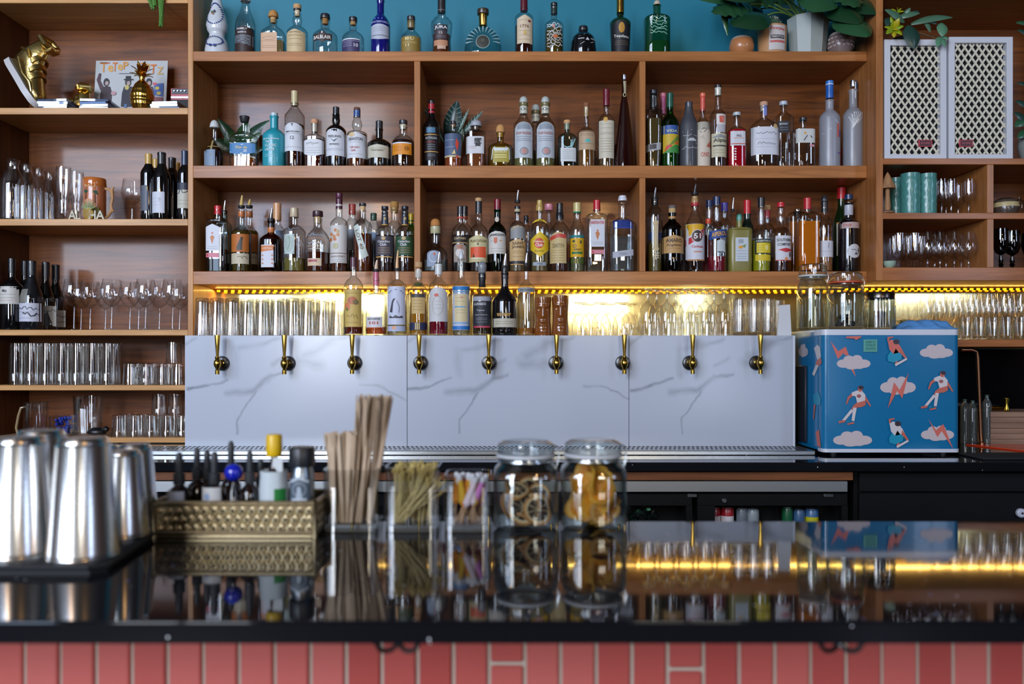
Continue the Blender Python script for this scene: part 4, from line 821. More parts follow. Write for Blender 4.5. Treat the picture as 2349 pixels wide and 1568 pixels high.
bC('clear rum bottle with cream cork, navy neck and orange panel label', 1098, 43, 534, 512, 15, 488, nb=.25, liq=(575, '#3b2622', .3), caps=[('cork_top', '#d0a676', 454, 462, 15.5), ('capsule', '#23272f', 461, 488, 15)],
   deco=[('L', 1076, 541, 1119, 603, '#c6bb8d', 'peak'), ('T', 'PLANTATION', 1098, 555, 36, 6, '#6f6238'), ('P', [(1080, 569), (1115, 568), (1115, 593), (1080, 592)], '#d9542c'), ('P', [(1085, 592), (1087, 583), (1090, 592)], '#23382e'), ('E', 1097, 562, 2, 3, '#4b4a38'), ('R', 1082, 593, 1112, 595.5, '#e3dcc0')])
bC('green whiskey bottle with maroon capsule and white label bearing a red crest', 1141, 42, 534, 511, 15, 480, g='#1d6a2c', style='round', liq=(575, '#0e2412', .5), caps=[('capsule', '#7a1226', 457, 481, 15.5), ('neck_label', '#c9c4ae', 482, 503, 8)],
   deco=[('E', 1140, 504, 5, 6, '#cdbfae'), ('L', 1120, 533, 1161, 584, '#cdcac2', 'arch'), ('T', 'JAMESON', 1141, 542, 36, 7, '#2b2a26'), ('P', [(1133, 547), (1141, 547), (1141, 558), (1137, 562), (1133, 558)], '#c0603c'), ('R', 1126, 554, 1130, 556, '#a9a7b8'), ('R', 1146, 553, 1152, 555, '#c98a4c'), *lines(1126, 1156, (572, 578), '#a8a49c')])
bC('spouted rum bottle with arched silver and parchment label', 1187, 38, 522, 506, 12, 474, liq=(560, '#b9a070', .15), pour=(436, 462), caps=[('cap_ring', '#1e1e22', 473, 490, 14), ('neck_label', '#b9ad86', 479, 487, 14.4)], style='round',
   deco=[('L', 1171, 520, 1205, 549, '#8d8f90', 'arch'), ('K', [(1173, 530), (1180, 523), (1188, 521), (1196, 523), (1203, 530)], 4, '#c3a56b'), ('L', 1169, 550, 1206, 600, '#c6a674', 'peak'), ('T', 'SAINT', 1188, 560, 26, 7, '#5a4526'), ('T', 'JAMES', 1188, 569, 28, 7, '#5a4526'), *lines(1176, 1200, (578, 582, 590), '#8f7444'), ('R', 1170, 601, 1205, 606, '#2e2a33'), ('R', 1171, 607, 1204, 609, '#c99a5a')])
bC('black-capped bottle hidden behind the arched rum label', 1207, 34, 530, 515, 11, 505, D=3.57, caps=[('cap', '#1c1c20', 494, 511, 11)])
bC('white rum bottle with gold cap and big yellow round label', 1238, 42, 522, 506, 13, 484, style='round', liq=(540, '#c9b27a', .12), caps=[('screw_cap', '#b8974e', 470, 484, 17), ('cap', '#c4a65c', 459, 471, 13, 12)],
   deco=[('P', [(1220, 512), (1228, 505), (1238, 502), (1248, 505), (1255, 512), (1238, 508)], '#d8b426'), ('E', 1238, 506, 2, 2, '#33582e'), ('L', 1217, 533, 1259, 592, '#d8b51e', 'hex'), ('E', 1236, 560, 11, 12, '#c9482c'), ('T', 'Havana', 1236, 556, 26, 5, '#efe0c0'), ('T', 'Club', 1236, 564, 17, 7, '#efe9dc'), ('T', 'Especial', 1236, 578, 20, 4, '#8a7a1a'), ('L', 1222, 603, 1252, 611, '#9fa9b4'), ('T', '750', 1237, 607, 14, 4, '#50585f')])
bC('pink-capped bottle looking out between the yellow-labelled and the black-necked rums', 1259, 34, 535, 508, 11, 484, D=3.58, caps=[('cap', '#d98a9a', 468, 483, 20, 19)], style='slope')
bC('black-necked rum bottle with a red-banded parchment label', 1284, 48, 534, 508, 15, 490, style='round', liq=(570, '#5a3320', .3), caps=[('screw_cap', '#181a20', 466, 482, 14.5), ('capsule', '#14161b', 482, 503, 18, 15)],
   deco=[('L', 1261, 535, 1298, 606, '#c2ac78', 'arch'), ('P', [(1262, 545), (1280, 538), (1297, 541), (1297, 550), (1280, 547), (1262, 554)], '#bf3f34'), ('T', 'SMITH', 1279, 566, 26, 10, '#8c7a4c'), *lines(1265, 1294, (577, 582, 588, 594, 600), '#a08c5a'), ('R', 1300, 562, 1305, 600, '#5f1820')])
bC('overproof rum bottle with pale yellow cap and green-yellow label', 1324, 34, 530, 500, 16, 490, style='slope', liq=(560, '#b9b884', .12), caps=[('screw_cap', '#c9b878', 465, 486, 18), ('cap_ring', '#2c8a5c', 485, 489, 18)],
   deco=[('L', 1308, 548, 1339, 591, '#d5a412'), ('R', 1308, 541, 1339, 547, '#1f7a7c'), ('E', 1315, 555, 3, 3, '#2d4a2a'), ('E', 1331, 557, 2, 4, '#2d4a2a'), ('O', 1317, 566, 4, 4, 1.2, '#2d3a2a'), ('R', 1311, 579, 1335, 584, '#216c3c'), ('T', 'WRAY', 1323, 574, 18, 4, '#3a3a1a'), ('R', 1309, 594, 1338, 606, '#4a5a1e'), ('R', 1318, 594, 1324, 606, '#c9951e')])
beef('tall square gin bottle with red cap, white label and low pink strip', 1369, 1369, True)
bC('stepped clear vodka bottle with white cap, blue band and small white label', 1428, 57, 512, 500, 19, 466, p=3.5, sy=.8, style='lin', liq=(545, '#d3dbe0', .05), caps=[('screw_cap', '#d5d8e2', 449, 461, 20, 17)],
   deco=[('R', 1405, 507, 1450, 527, '#263f92'), ('L', 1403, 577, 1450, 591, '#a9acb8', 'tilt'), ('T', 'VODKA', 1427, 584, 18, 4, '#8a8d98')])
# --- lowest wooden shelf, third bay
bC('tall flared elderflower liqueur bottle with pouring spout and upright gilt label', 1502, 38, 496, 472, 14, 462, wb=33, style='round', liq=(560, '#a9954e', .15), pour=(430, 456), caps=[('capsule', '#181a1e', 455, 471, 14)],
   deco=[('P', [(1494, 511), (1501, 508), (1508, 511), (1506, 520), (1506, 566), (1509, 574), (1501, 578), (1494, 574), (1496, 566), (1496, 520)], '#c4ae84'), ('R', 1498, 516, 1504, 570, '#3c4650'), ('T', 'ST GERMAIN', 1501, 543, 44, 4.5, '#d5c49a', 90), *lines(1494, 1509, (582, 588, 593), '#c4ae84', 2), ('R', 1486, 535, 1492, 552, '#1f2c50'), ('R', 1509, 535, 1515, 552, '#1f2c50')])
bC('dark amaro bottle with cork and kraft paper label', 1542, 48, 530, 506, 17, 488, g='#5a4030', liq=(528, '#120a0a', .8), caps=[('cork', '#c9a876', 477, 489, 16), ('cork_top', '#6d6664', 471, 478, 17), ('cap_ring', '#1f2a22', 489, 496, 17), ('neck_label', '#b98a4c', 496, 503, 17.5)],
   deco=[('L', 1518, 542, 1567, 583, '#bb935c', 'peak'), ('T', 'AMARO', 1542, 554, 36, 9, '#4a3320'), ('T', 'Angeleno', 1542, 565, 34, 7, '#6a4e30'), *lines(1530, 1556, (572,), '#9a7644'), ('T', '24', 1541, 594, 16, 4, '#9a6a3c')])
bC('tapered spouted cachaça bottle with yellow, red and white label numbered 51', 1594, 44, 524, 478, 15, 466, style='slope', pour=(421, 444), caps=[('capsule', '#b08c5a', 450, 466, 16, 14), ('cap_ring', '#b8323a', 465, 473, 18)],
   deco=[('L', 1572, 516, 1615, 597, '#cfd0da'), ('P', [(1572, 517), (1615, 516), (1615, 524), (1572, 546)], '#dba715'), ('P', [(1572, 552), (1615, 524), (1615, 540), (1572, 566)], '#bf2f34'), ('E', 1595, 544, 14, 15, '#d8d2cc'), ('E', 1595, 544, 12.4, 13.4, '#3a2a28'), ('T', '51', 1595, 544, 16, 12, '#e8e4e0'), ('T', 'Cachaça', 1595, 568, 26, 7, '#c4504c'), ('R', 1586, 578, 1606, 581, '#c9907a'), ('R', 1574, 597, 1614, 600, '#b07a42')])
bC('navy-capped bottle showing behind the aperitif bottle, nearest the number label', 1627, 34, 520, 500, 15, 476, D=3.57, caps=[('screw_cap', '#26335a', 459, 476, 15)], style='slope')
bC('small orange-capped bottle in the gap beside the number label', 1625, 28, 535, 520, 12, 512, D=3.52, caps=[('cap', '#d9502c', 502, 514, 13)], liq=(540, '#8a2416', .4))
bC('aperitif bottle with navy cap and slanted blue banner in orange letters', 1644, 45, 528, 505, 17, 470, style='slope', nb=.12, liq=(590, '#8a1a2a', .45), caps=[('screw_cap', '#1e2c55', 451, 470, 17.5)],
   deco=[('L', 1624, 530, 1664, 549, '#20468c', 'tilt'), ('T', 'APEROL', 1645, 539, 34, 10, '#dfa43c', -8), ('L', 1639, 552, 1659, 583, '#c3cccd', 'shield'), ('R', 1641, 579, 1655, 582, '#50505a')])
bC('purple-capped bottle showing behind the aperitif bottle, nearest the frosted yellow one', 1662, 30, 520, 500, 15, 484, D=3.58, caps=[('screw_cap', '#43359a', 465, 485, 15.5)], deco=[('L', 1652, 530, 1672, 560, '#b5aac8')])
bC('thin spouted bottle behind the frosted yellow one', 1681, 24, 545, 530, 8, 520, D=3.57, pour=(453, 482), solid='#2a1c18')
bC('frosted yellow rectangular limoncello bottle with teal cap', 1696, 54, 530, 522, 13, 506, frost='#b5ac52', p=5, sy=.7, style='flat', wb=52, caps=[('cap', '#4f9a8a', 497, 514, 13), ('round_stopper', '#3f8f80', 490, 499, 12)],
   deco=[('L', 1682, 547, 1711, 601, '#c3cbd2'), ('E', 1694, 569, 5, 3.5, '#dd9a2c'), ('P', [(1697, 566), (1706, 562), (1703, 571)], '#6d8f4c'), ('R', 1689, 551, 1700, 560, '#9ca4ac'), *lines(1686, 1707, (577, 584, 590, 595), '#98a2ac')])
bC('dark bottle with large red cap and lever behind the frosted yellow one', 1714, 30, 525, 502, 16, 490, D=3.57, solid='#16241c', caps=[('screw_cap', '#c8232c', 459, 492, 16)], style='slope')
bC('monastery liqueur bottle with black cap and framed yellow label', 1746, 42, 542, 512, 16, 474, style='slope', nb=.1, liq=(553, '#b3b01e', .4), caps=[('screw_cap', '#191c20', 453, 474, 16)],
   deco=[('L', 1728, 550, 1767, 584, '#22302c'), ('T', 'CHARTREUSE', 1747, 555, 34, 4, '#d9dcd0'), ('R', 1731, 559, 1764, 582, '#d9c21c'), ('E', 1753, 570, 4, 6, '#e8dc8a'), *lines(1733, 1746, (565, 570, 575), '#a3921a'), ('L', 1729, 586, 1765, 600, '#d3bb20')])
bC('cork-topped bottle with a red neck behind the framed yellow label', 1760, 36, 530, 512, 13, 496, D=3.56, caps=[('capsule', '#b52a30', 481, 500, 13), ('cork_top', '#c09a6c', 471, 482, 16)])
bC('peach liqueur bottle with red cap and white label crossed by a red banner', 1791, 46, 538, 520, 16, 478, nb=.3, liq=(590, '#3b1612', .5), caps=[('screw_cap', '#c92a34', 464, 475, 17, 16)],
   deco=[('L', 1774, 543, 1813, 600, '#d0d1d8'), ('T', 'SOUTHERN', 1793, 553, 34, 6.5, '#2c2a30'), ('T', 'COMFORT', 1793, 563, 32, 6.5, '#2c2a30'), ('P', [(1778, 575), (1795, 571), (1811, 574), (1811, 577), (1795, 581)], '#c02c34'), ('R', 1804, 580, 1808, 591, '#3a363a'), ('E', 1796, 595, 3.5, 3, '#d98a48'), ('R', 1774, 598, 1812, 600, '#c04c3c')])
for lb, xx, D, ww, ct in (('orange-filled square bottle with red cap, in front of its twin', 1852, 3.46, 50, 454), ('orange-filled square bottle standing behind its red-capped twin', 1829, 3.57, 44, 485)):
    bC(lb, xx, ww, 500, 486, 16, 480, D=D, p=6, style='flat', liq=(510, '#d8701c', .6), caps=[('screw_cap', '#c42a30' if D < 3.5 else '#1c1c20', ct, ct + 26 if D < 3.5 else ct + 14, 16.5)], deco=[])
bC('orange wine bottle with black spout cap and square white label', 1891, 38, 520, 488, 14, 475, style='slope', liq=(545, '#c98a50', .25), caps=[('capsule', '#1c1e22', 463, 486, 15), ('pourer_cap', '#2c2e33', 449, 463, 16, 13)],
   deco=[('L', 1873, 554, 1910, 591, '#cfd0d8'), ('K', [(1894, 559), (1893, 572)], 1.3, '#6a6a72'), *lines(1876, 1906, (578,), '#a8a9b2')])
bC('tall green vermouth bottle with red capsule behind the oval-labelled one', 1930, 40, 520, 470, 17, 456, D=3.57, g='#1d4a1c', solid='#11260f', style='slope', caps=[('capsule', '#c4202c', 430, 457, 18)], deco=[('L', 1914, 515, 1932, 588, '#b7b0a4'), ('R', 1914, 512, 1932, 516, '#b0763c')])
bC('black bottle with blue cap and oval white label, last on the lowest shelf', 1947, 46, 515, 500, 18, 464, solid='#0e0d12', caps=[('screw_cap', '#1f3a62', 446, 458, 18), ('neck_label', '#bfc3d2', 470, 494, 19.5)],
   deco=[('L', 1925, 512, 1967, 526, '#c0a8a4'), ('T', 'CYNAR', 1936, 519, 16, 5, '#b8504c'), ('E', 1951, 578, 16, 16, '#cfd3da'), ('K', wiggle(1944, 1960, 576, 2, 8, 4), 1.3, '#4c525c'), ('P', [(1950, 586), (1955, 580), (1960, 586)], '#4c5a62')])
# --- marble ledge
bL('gold-labelled bottle with maroon cap, beside the row of upturned tumblers', 811, 44, 658, 634, 14, 612, liq=(748, '#6a2414', .4), caps=[('capsule', '#4a2030', 590, 616, 15)], style='round',
   deco=[('L', 793, 665, 831, 750, '#c6a95e'), ('E', 812, 690, 11, 9, '#b86a48'), ('E', 801, 704, 7, 9, '#cf7a50'), ('E', 820, 694, 6, 6, '#7a6a44'), ('E', 800, 710, 3, 4, '#6a7a3c'), ('K', wiggle(799, 824, 726, 6, 10, 3), 1.2, '#8a7038'), *lines(797, 827, (673, 740), '#9c8244')])
bL('clear bourbon bottle with pink wax neck and low label numbered 101', 863, 48, 690, 672, 14, 640, style='flat', liq=(750, '#a8541c', .35), pour=(596, 620, '#d5b49a'), caps=[('capsule', '#c0607a', 622, 655, 14, 12)],
   deco=[('L', 843, 727, 880, 751, '#cfcdd2'), ('T', 'OLD FORESTER', 861, 732, 30, 4, '#4a4a54'), ('T', '101', 861, 741, 20, 7, '#b84a44'), ('R', 842, 751, 882, 753, '#b05a2c')])
bL('spouted mezcal bottle with pale lilac label and a drawn woman in a shawl', 911, 45, 660, 640, 12, 622, liq=(700, '#d8cf9a', .1), style='round', pour=(574, 618, '#d6a878'),
   deco=[('L', 891, 658, 931, 745, '#c2c6da'), ('K', [(894, 674), (900, 668), (911, 665), (922, 668), (928, 674)], 1.6, '#5c5c70'), ('E', 909, 690, 5, 5, '#c9cadb'), ('P', [(902, 692), (905, 686), (911, 685), (905, 696), (903, 718), (897, 716)], '#3a3844'), ('K', [(913, 690), (919, 704), (918, 718)], 1.3, '#5c5c70'), ('P', [(895, 730), (927, 730), (925, 724), (918, 727), (910, 723), (904, 728), (897, 724)], '#4a4652'), ('L', 891, 748, 931, 760, '#a9b2cf'), ('E', 907, 752, 6, 4, '#d39a78')])
bL('honey-coloured bottle with cork, cream label and navy band', 960, 41, 668, 642, 15, 616, style='slope', liq=(690, '#b8811c', .35), caps=[('cork_top', '#c29a70', 601, 613, 17), ('neck_label', '#c9c4ba', 618, 637, 15.5)],
   deco=[('E', 961, 653, 9, 5, '#4a4f2c'), ('L', 946, 675, 976, 720, '#c3a56c', 'peak'), ('R', 946, 675, 976, 683, '#3c3832'), *lines(949, 972, (690, 697, 704, 711), '#97804e'), ('R', 940, 740, 980, 757, '#1f2748'), *[('R', 955 + i * 4, 741, 957 + i * 4, 756, '#e0c070') for i in range(3)]])
bL('ornate white-labelled bottle of crimson liqueur with white cap', 1006, 45, 658, 634, 14, 620, style='slope', liq=(736, '#7a0f24', .45), pour=(578, 606), caps=[('screw_cap', '#c9cccb', 605, 630, 17)],
   deco=[('L', 986, 660, 1027, 738, '#c3c2c4', 'arch'), ('E', 1003, 678, 5, 4, '#c0503c'), ('O', 1006, 702, 13, 22, 1.2, '#a9a29a'), *lines(998, 1014, (692, 700, 708), '#a8a4a2')])
bL('blue-striped bottle with a tall clear neck and cream panel', 1058, 41, 668, 640, 15, 592, style='round', caps=[('round_stopper', '#c9cfd4', 574, 594, 12, 9)], liq=(700, '#cfc8a0', .1),
   deco=[('L', 1038, 657, 1078, 757, '#b5b9cc'), ('R', 1038, 658, 1078, 666, '#2476b8'), ('R', 1038, 669, 1078, 671, '#5aa0cc'), ('R', 1044, 676, 1073, 738, '#cdbd92'), ('R', 1044, 703, 1070, 706, '#5a9ac0'), *lines(1048, 1068, (684, 692, 712, 718), '#a5987a'), ('E', 1060, 683, 4, 2, '#c98a7a'), ('R', 1038, 740, 1078, 742, '#5aa0cc'), ('R', 1038, 748, 1078, 756, '#1f6cb8')])
bL('dark-labelled bottle with trumpet stopper and a gold letter on its black neck', 1106, 45, 684, 660, 16, 632, style='round', liq=(690, '#3c2a10', .5), caps=[('neck_label', '#17181b', 627, 658, 17.5), ('round_stopper', '#7d8288', 599, 627, 16, 26)],
   deco=[('O', 1104, 644, 5, 5, 1.6, '#c9a24c'), ('L', 1085, 681, 1128, 691, '#9a9ba6'), ('L', 1086, 692, 1125, 750, '#20212a'), ('T', 'LUXARDO', 1102, 698, 27, 6, '#cfd0d6'), ('T', 'Triplum', 1103, 713, 18, 5, '#a9aab4'), ('T', 'Sour Cherry', 1105, 723, 28, 4, '#a9aab4'), *lines(1092, 1118, (730, 734, 739), '#83848e'), ('R', 1088, 748, 1124, 752, '#b5344c')])
bL('wide black spouted liqueur bottle with low cream label', 1158, 58, 694, 656, 16, 626, solid='#0d090b', style='slope', pour=(582, 612), caps=[('capsule', '#1a161c', 612, 640, 17, 15)],
   deco=[('L', 1130, 731, 1184, 751, '#b9b2a0'), *lines(1138, 1176, (738, 743), '#968f80', 1.2), ('R', 1140, 719, 1172, 722, '#a07a3c'), *[('E', 1143 + 5 * i, 724, 2, 2, '#b48c48') for i in range(6)]])
bL('plain clear spouted bottle with grey lettered band, beside the brown face mugs', 1207, 40, 662, 640, 11, 622, style='slope', liq=(752, '#b9782c', .3), pour=(580, 606),
   deco=[('L', 1188, 660, 1226, 672, '#8d9196', 'shield'), ('T', 'GIFFARD', 1207, 666, 28, 5, '#4c5056')])
# ------------------------------------------------------------------ drinking glasses: one of each kind, then copies
GLS = gm('#fdfdfd', .66, .11); GLD = gm('#fcfcfb', .68, .15)
def tumbler(name, h, rt_, rb_, up, n=28, flute=.0, k=0, base=.014, cat='glass'):
    """thick-based tumbler; up=False: standing on its rim"""
    r = root(name, (0, 0, -5), '', cat)
    out = [(0, 0), (rb_ * .86, 0), (rb_, .003), (rb_ * .35 + rt_ * .65, h * .7), (rt_, h - .001), (rt_ - .0012, h), (rt_ - .002, h - .001), (rb_ * .35 + rt_ * .65 - .0025, h * .7), (rb_ - .003, base + .002), (rb_ * .7, base), (0, base)]
    mb = MB(); mb.lathe(out, GLD, n=n, flute=flute, k=k)
    if not up: mb.v = [(v[0], -v[1], h - v[2]) for v in mb.v]
    o = mb.make('glass_wall', r, ang=50); return r
def stemmed(name, h, bowl, stem_h, foot_r, up=True, stem_r=.0035, cat='wine glass'):
    r = root(name, (0, 0, -5), '', cat)
    def flip(mb):
        if not up: mb.v = [(v[0], -v[1], h - v[2]) for v in mb.v]
        return mb
    hb = h - stem_h
    mb = MB(); mb.lathe([(stem_r, stem_h - .004)] + [(a, stem_h + b * hb) for a, b in bowl], GLS, n=26); flip(mb).make('bowl', r, ang=60)
    mb = MB(); mb.lathe([(stem_r * 1.5, .006), (stem_r, .02), (stem_r * .9, stem_h * .6), (stem_r * 1.25, stem_h - .004), (stem_r * 1.6, stem_h)], GLD, n=10); flip(mb).make('stem', r)
    mb = MB(); mb.lathe([(0, 0), (foot_r, 0), (foot_r, .0015), (foot_r * .5, .004), (stem_r * 1.5, .007), (0, .007)], GLD, n=22); flip(mb).make('foot', r)
    return r
def place(proto, spots, labels, group, used=set()):
    for (loc, rz), lb in zip(spots, labels):
        if proto.name in used: dup(proto, loc, lb, group, rz)
        else:
            used.add(proto.name); KIDS.pop(proto.name, None)
            proto.location = loc; proto.rotation_euler[2] = rz; tag(proto, lb, None, group)
rg = random.Random(9)
def row(us, D, zb, dz=0, jit=.0):
    return [((X(u, D), D + rg.uniform(-jit, jit), zb + dz), rg.uniform(0, 6)) for u in us]
def ords(n, fmt): return [fmt % ORD[i] for i in range(n)]
k3 = 3.225 / F
# upturned tumblers on the ledge, beside the wine unit
tA = tumbler('bar_tumbler', 86 * k3, 17.2 * k3, 14.5 * k3, False, flute=.018, k=9)
us = [464 + 34.6 * i for i in range(10)]
place(tA, row(us, 3.215, SL), ords(10, '%s upturned tumbler from the wood post, front row on the marble ledge'), 'upturned tumblers on the ledge')
us = [478 + 34.6 * i for i in range(9)]
place(tA, row(us, 3.285, SL), ords(9, '%s upturned tumbler from the wood post, row behind on the marble ledge'), 'upturned tumblers on the ledge')
place(tA, row([470 + 36 * i for i in range(9)], 3.36, SL), ords(9, '%s upturned tumbler from the wood post, third row back on the ledge'), 'upturned tumblers on the ledge')
# upturned short stem glasses beside the face mugs
bw = [(.010, .02), (.024, .12), (.034, .34), (.038, .6), (.036, .85), (.0335, 1.)]
gB = stemmed('cocktail_glass', 76 * k3, bw, .038, .030, False, .005, 'stem glass')
place(gB, row([1333, 1379, 1427], 3.24, SL), ords(3, '%s upturned short stem glass from the brown face mugs, front row'), 'upturned short stem glasses')
place(gB, row([1352, 1396, 1444], 3.33, SL), ords(3, '%s upturned short stem glass from the brown face mugs, row behind'), 'upturned short stem glasses')
gC = stemmed('goblet', 107 * k3, [(.010, .02), (.026, .1), (.035, .3), (.037, .6), (.035, .85), (.033, 1.)], .052, .034, False, .0055, 'stem glass')
place(gC, row([1486, 1530, 1574, 1618, 1661], 3.225, SL), ords(5, '%s tall upturned goblet from the short stem glasses, front row'), 'tall upturned goblets')
place(gC, row([1506, 1550, 1594, 1638], 3.31, SL), ords(4, '%s tall upturned goblet from the short stem glasses, row behind'), 'tall upturned goblets')
tD = tumbler('highball_glass', 84 * k3, 16 * k3, 14.5 * k3, True)
place(tD, row([1696, 1729, 1761], 3.215, SL), ['upright highball glass next to the tall upturned goblets', 'upright highball glass in the middle of three on the ledge', 'upright highball glass next to the pale board'], 'upright highball glasses')
place(tD, row([1690, 1724, 1757, 1783], 3.30, SL), ords(4, '%s highball glass from the goblets, row behind on the ledge'), 'upright highball glasses')
# stem glasses on the low shelf beyond the fridge
SR = Z(778, YR) + .0006; k4 = 3.36 / F
gE = stemmed('wine_glass', 108 * k4, [(.012, .03), (.026, .18), (.032, .42), (.033, .6), (.030, .85), (.027, 1.)], .072, .032, True, .0035)
tE = tumbler('small_tumbler', 52 * k4, 17 * k4, 14 * k4, True)
place(tE, row([2218 + 31 * i for i in range(5)], 3.345, SR), ords(5, '%s small tumbler from the blue fridge on the low shelf'), 'small tumblers on the low shelf')
place(gE, row([2152 + 38 * i for i in range(6)], 3.42, SR), ords(6, '%s stem glass from the glass jars on the low shelf, front row'), 'stem glasses on the low shelf')
place(gE, row([2128 + 38 * i for i in range(6)], 3.50, SR), ords(6, '%s stem glass from the glass jars on the low shelf, row behind'), 'stem glasses on the low shelf')
place(gE, row([2146 + 36 * i for i in range(6)], 3.58, SR), ords(6, '%s stem glass from the glass jars on the low shelf, rear row'), 'stem glasses on the low shelf')
# goblets in the pigeonholes under the speakers
R2z, R3z = Z(488, YR) + .0006, Z(613, YR) + .0006
gF = stemmed('goblet', 82 * k4, [(.009, .02), (.022, .12), (.026, .4), (.026, .7), (.0245, 1.)], .050, .026, True, .005, 'stem glass')
place(gF, row([2160, 2182, 2222], 3.375, R2z), ['short goblet next to the teal carved mugs', 'short goblet in the middle of the pigeonhole row', 'short goblet nearest the pigeonhole divider'], 'short goblets beside the teal mugs')
place(gF, row([2170, 2198], 3.46, R2z), ['short goblet behind, next to the teal carved mugs', 'short goblet behind, away from the teal mugs'], 'short goblets beside the teal mugs')
gG = stemmed('snifter', 86 * k4, [(.010, .02), (.026, .12), (.033, .35), (.033, .5), (.026, .8), (.021, 1.)], .042, .029, True, .005, 'stem glass')
place(gG, row([2128, 2156, 2189, 2222], 3.375, R3z), ords(4, '%s balloon glass from the diamond-cut goblets, front row'), 'balloon glasses under the teal mugs')
place(gG, row([2144, 2170, 2205], 3.46, R3z), ords(3, '%s balloon glass from the diamond-cut goblets, row behind'), 'balloon glasses under the teal mugs')
gH = stemmed('cut_glass_goblet', 80 * k4, [(.010, .02), (.025, .1), (.029, .4), (.030, .8), (.031, 1.)], .036, .028, True, .009, 'stem glass')
place(gH, row([2062, 2098], 3.365, R3z), ['diamond-cut goblet beside the pale green bowl', 'diamond-cut goblet next to the balloon glasses'], 'diamond-cut goblets')
place(gH, row([2050, 2082, 2112], 3.46, R3z), ords(3, '%s diamond-cut goblet from the wood post, row behind'), 'diamond-cut goblets')
# wine glasses on the tall unit
WZ_ = Z(756, 3.4) + .0006; k5 = 3.46 / F
wb_ = [(.010, .01), (.024, .10), (.044, .38), (.046, .46), (.040, .75), (.0345, 1.)]
gI = stemmed('wine_glass', 116 * k5, wb_, 54 * k5, .034, True)
place(gI, row([170, 256, 334, 396], 3.445, WZ_), ords(4, '%s large wine glass from the wine bottles, front row on their shelf'), 'large wine glasses beside the wine bottles')
place(gI, row([207, 298, 366], 3.535, WZ_), ords(3, '%s large wine glass from the wine bottles, middle row on their shelf'), 'large wine glasses beside the wine bottles')
place(gI, row([186, 242, 318, 412], 3.625, WZ_), ords(4, '%s large wine glass from the wine bottles, rear row on their shelf'), 'large wine glasses beside the wine bottles')
gJ = stemmed('wine_glass', 96 * k5, [(.008, .01), (.026, .12), (.043, .42), (.041, .6), (.034, 1.)], 36 * k5, .03, True)
place(gJ, row([303], 3.46, Z(502, 3.4) + .0006), ['lone balloon wine glass between the tiki mug and the dark wine bottles'], None)
# tumblers low on the tall unit
S4, S5 = Z(883, 3.4) + .0006, Z(1003, 3.4) + .0006
tK = tumbler('highball_glass', 96 * k5, 17 * k5, 15 * k5, False, flute=.012, k=10)
for j, (D, off, n) in enumerate(((3.445, 0, 7), (3.525, 17, 7))):
    place(tK, row([38 + off + 35 * i for i in range(n)], D, S4), ords(n, '%s upturned highball glass along the shelf, ' + ('front row below the wine glasses', 'row behind below the wine glasses')[j]), 'upturned highball glasses')
tL = tumbler('rocks_glass', 49 * k5, 17.8 * k5, 15.5 * k5, False, flute=.02, k=8)
place(tL, row([300, 337, 374, 410], 3.445, S4), ords(4, '%s upturned rocks glass after the highball glasses, front row'), 'upturned rocks glasses')
place(tL, row([318, 355, 392], 3.53, S4), ords(3, '%s upturned rocks glass after the highball glasses, row behind'), 'upturned rocks glasses')
place(tL, row([399], 3.46, S4, 49 * k5 + .001), ['rocks glass stacked on top of the others below the wine glasses'], 'upturned rocks glasses')
place(tL, row([274, 311, 348, 385, 420], 3.445, S5), ords(5, '%s upturned rocks glass from the blue beads on the bottom shelf, front row'), 'rocks glasses on the bottom shelf')
place(tL, row([292, 329, 366, 403], 3.53, S5), ords(4, '%s upturned rocks glass from the blue beads on the bottom shelf, row behind'), 'rocks glasses on the bottom shelf')
place(tL, row([366, 403], 3.46, S5, 49 * k5 + .001), ['stacked rocks glass on the bottom shelf, the one nearer the beads', 'stacked rocks glass on the bottom shelf, the one nearer the marble'], 'rocks glasses on the bottom shelf')
# ------------------------------------------------------------------ things on the tall unit with the wine
S0, S1, S2, S3 = Z(-6, 3.4) + .0006, Z(247, 3.4) + .0006, Z(502, 3.4) + .0006, Z(756, 3.4) + .0006
# --- wine bottles
GW = 'wine bottles on the tall unit'
def wine(lb, u, w, sh, nk, nw, top, zb, D, cap, deco=(), **k):
    kw = dict(solid='#08080a', style='slope', rough=.07); kw.update(k)
    return bottle(lb, u, w, sh, nk, nw, top, zb, D=D, name='wine_bottle', group=GW, caps=[('capsule', cap, top - 2, top + 32, nw + 1.5)], deco=deco, cat='wine bottle', **kw)
wine('dark wine bottle with gold capsule and grey label, next to the lone wine glass', 341, 35, 400, 372, 14, 355, S2, 3.45, '#c09a4c', [('L', 324, 440, 348, 484, '#3b4256'), ('R', 330, 428, 345, 486, '#565b68'), *[('E', 327, 450 + 8 * i, 2, 2, '#a08a4a') for i in range(5)]])
wine('gold-capped wine bottle hidden behind the white-labelled one', 357, 32, 405, 382, 13, 367, S2, 3.57, '#b8944a')
wine('dark wine bottle with a plain white label in the middle of its group', 371, 40, 412, 370, 17, 352, S2, 3.44, '#232428', [('L', 348, 443, 384, 491, '#c9ccd6'), *lines(354, 378, (458, 466, 473), '#b3b7c2'), ('E', 374, 460, 3, 4, '#b0b4bf')])
wine('dark wine bottle with black capsule standing behind the white-labelled one', 395, 33, 405, 382, 15, 364, S2, 3.53, '#26282d', [('R', 398, 455, 403, 500, '#9fa3a4')])
wine('gold-capped wine bottle at the back near the wood post', 406, 28, 410, 390, 12, 375, S2, 3.6, '#b48a44')
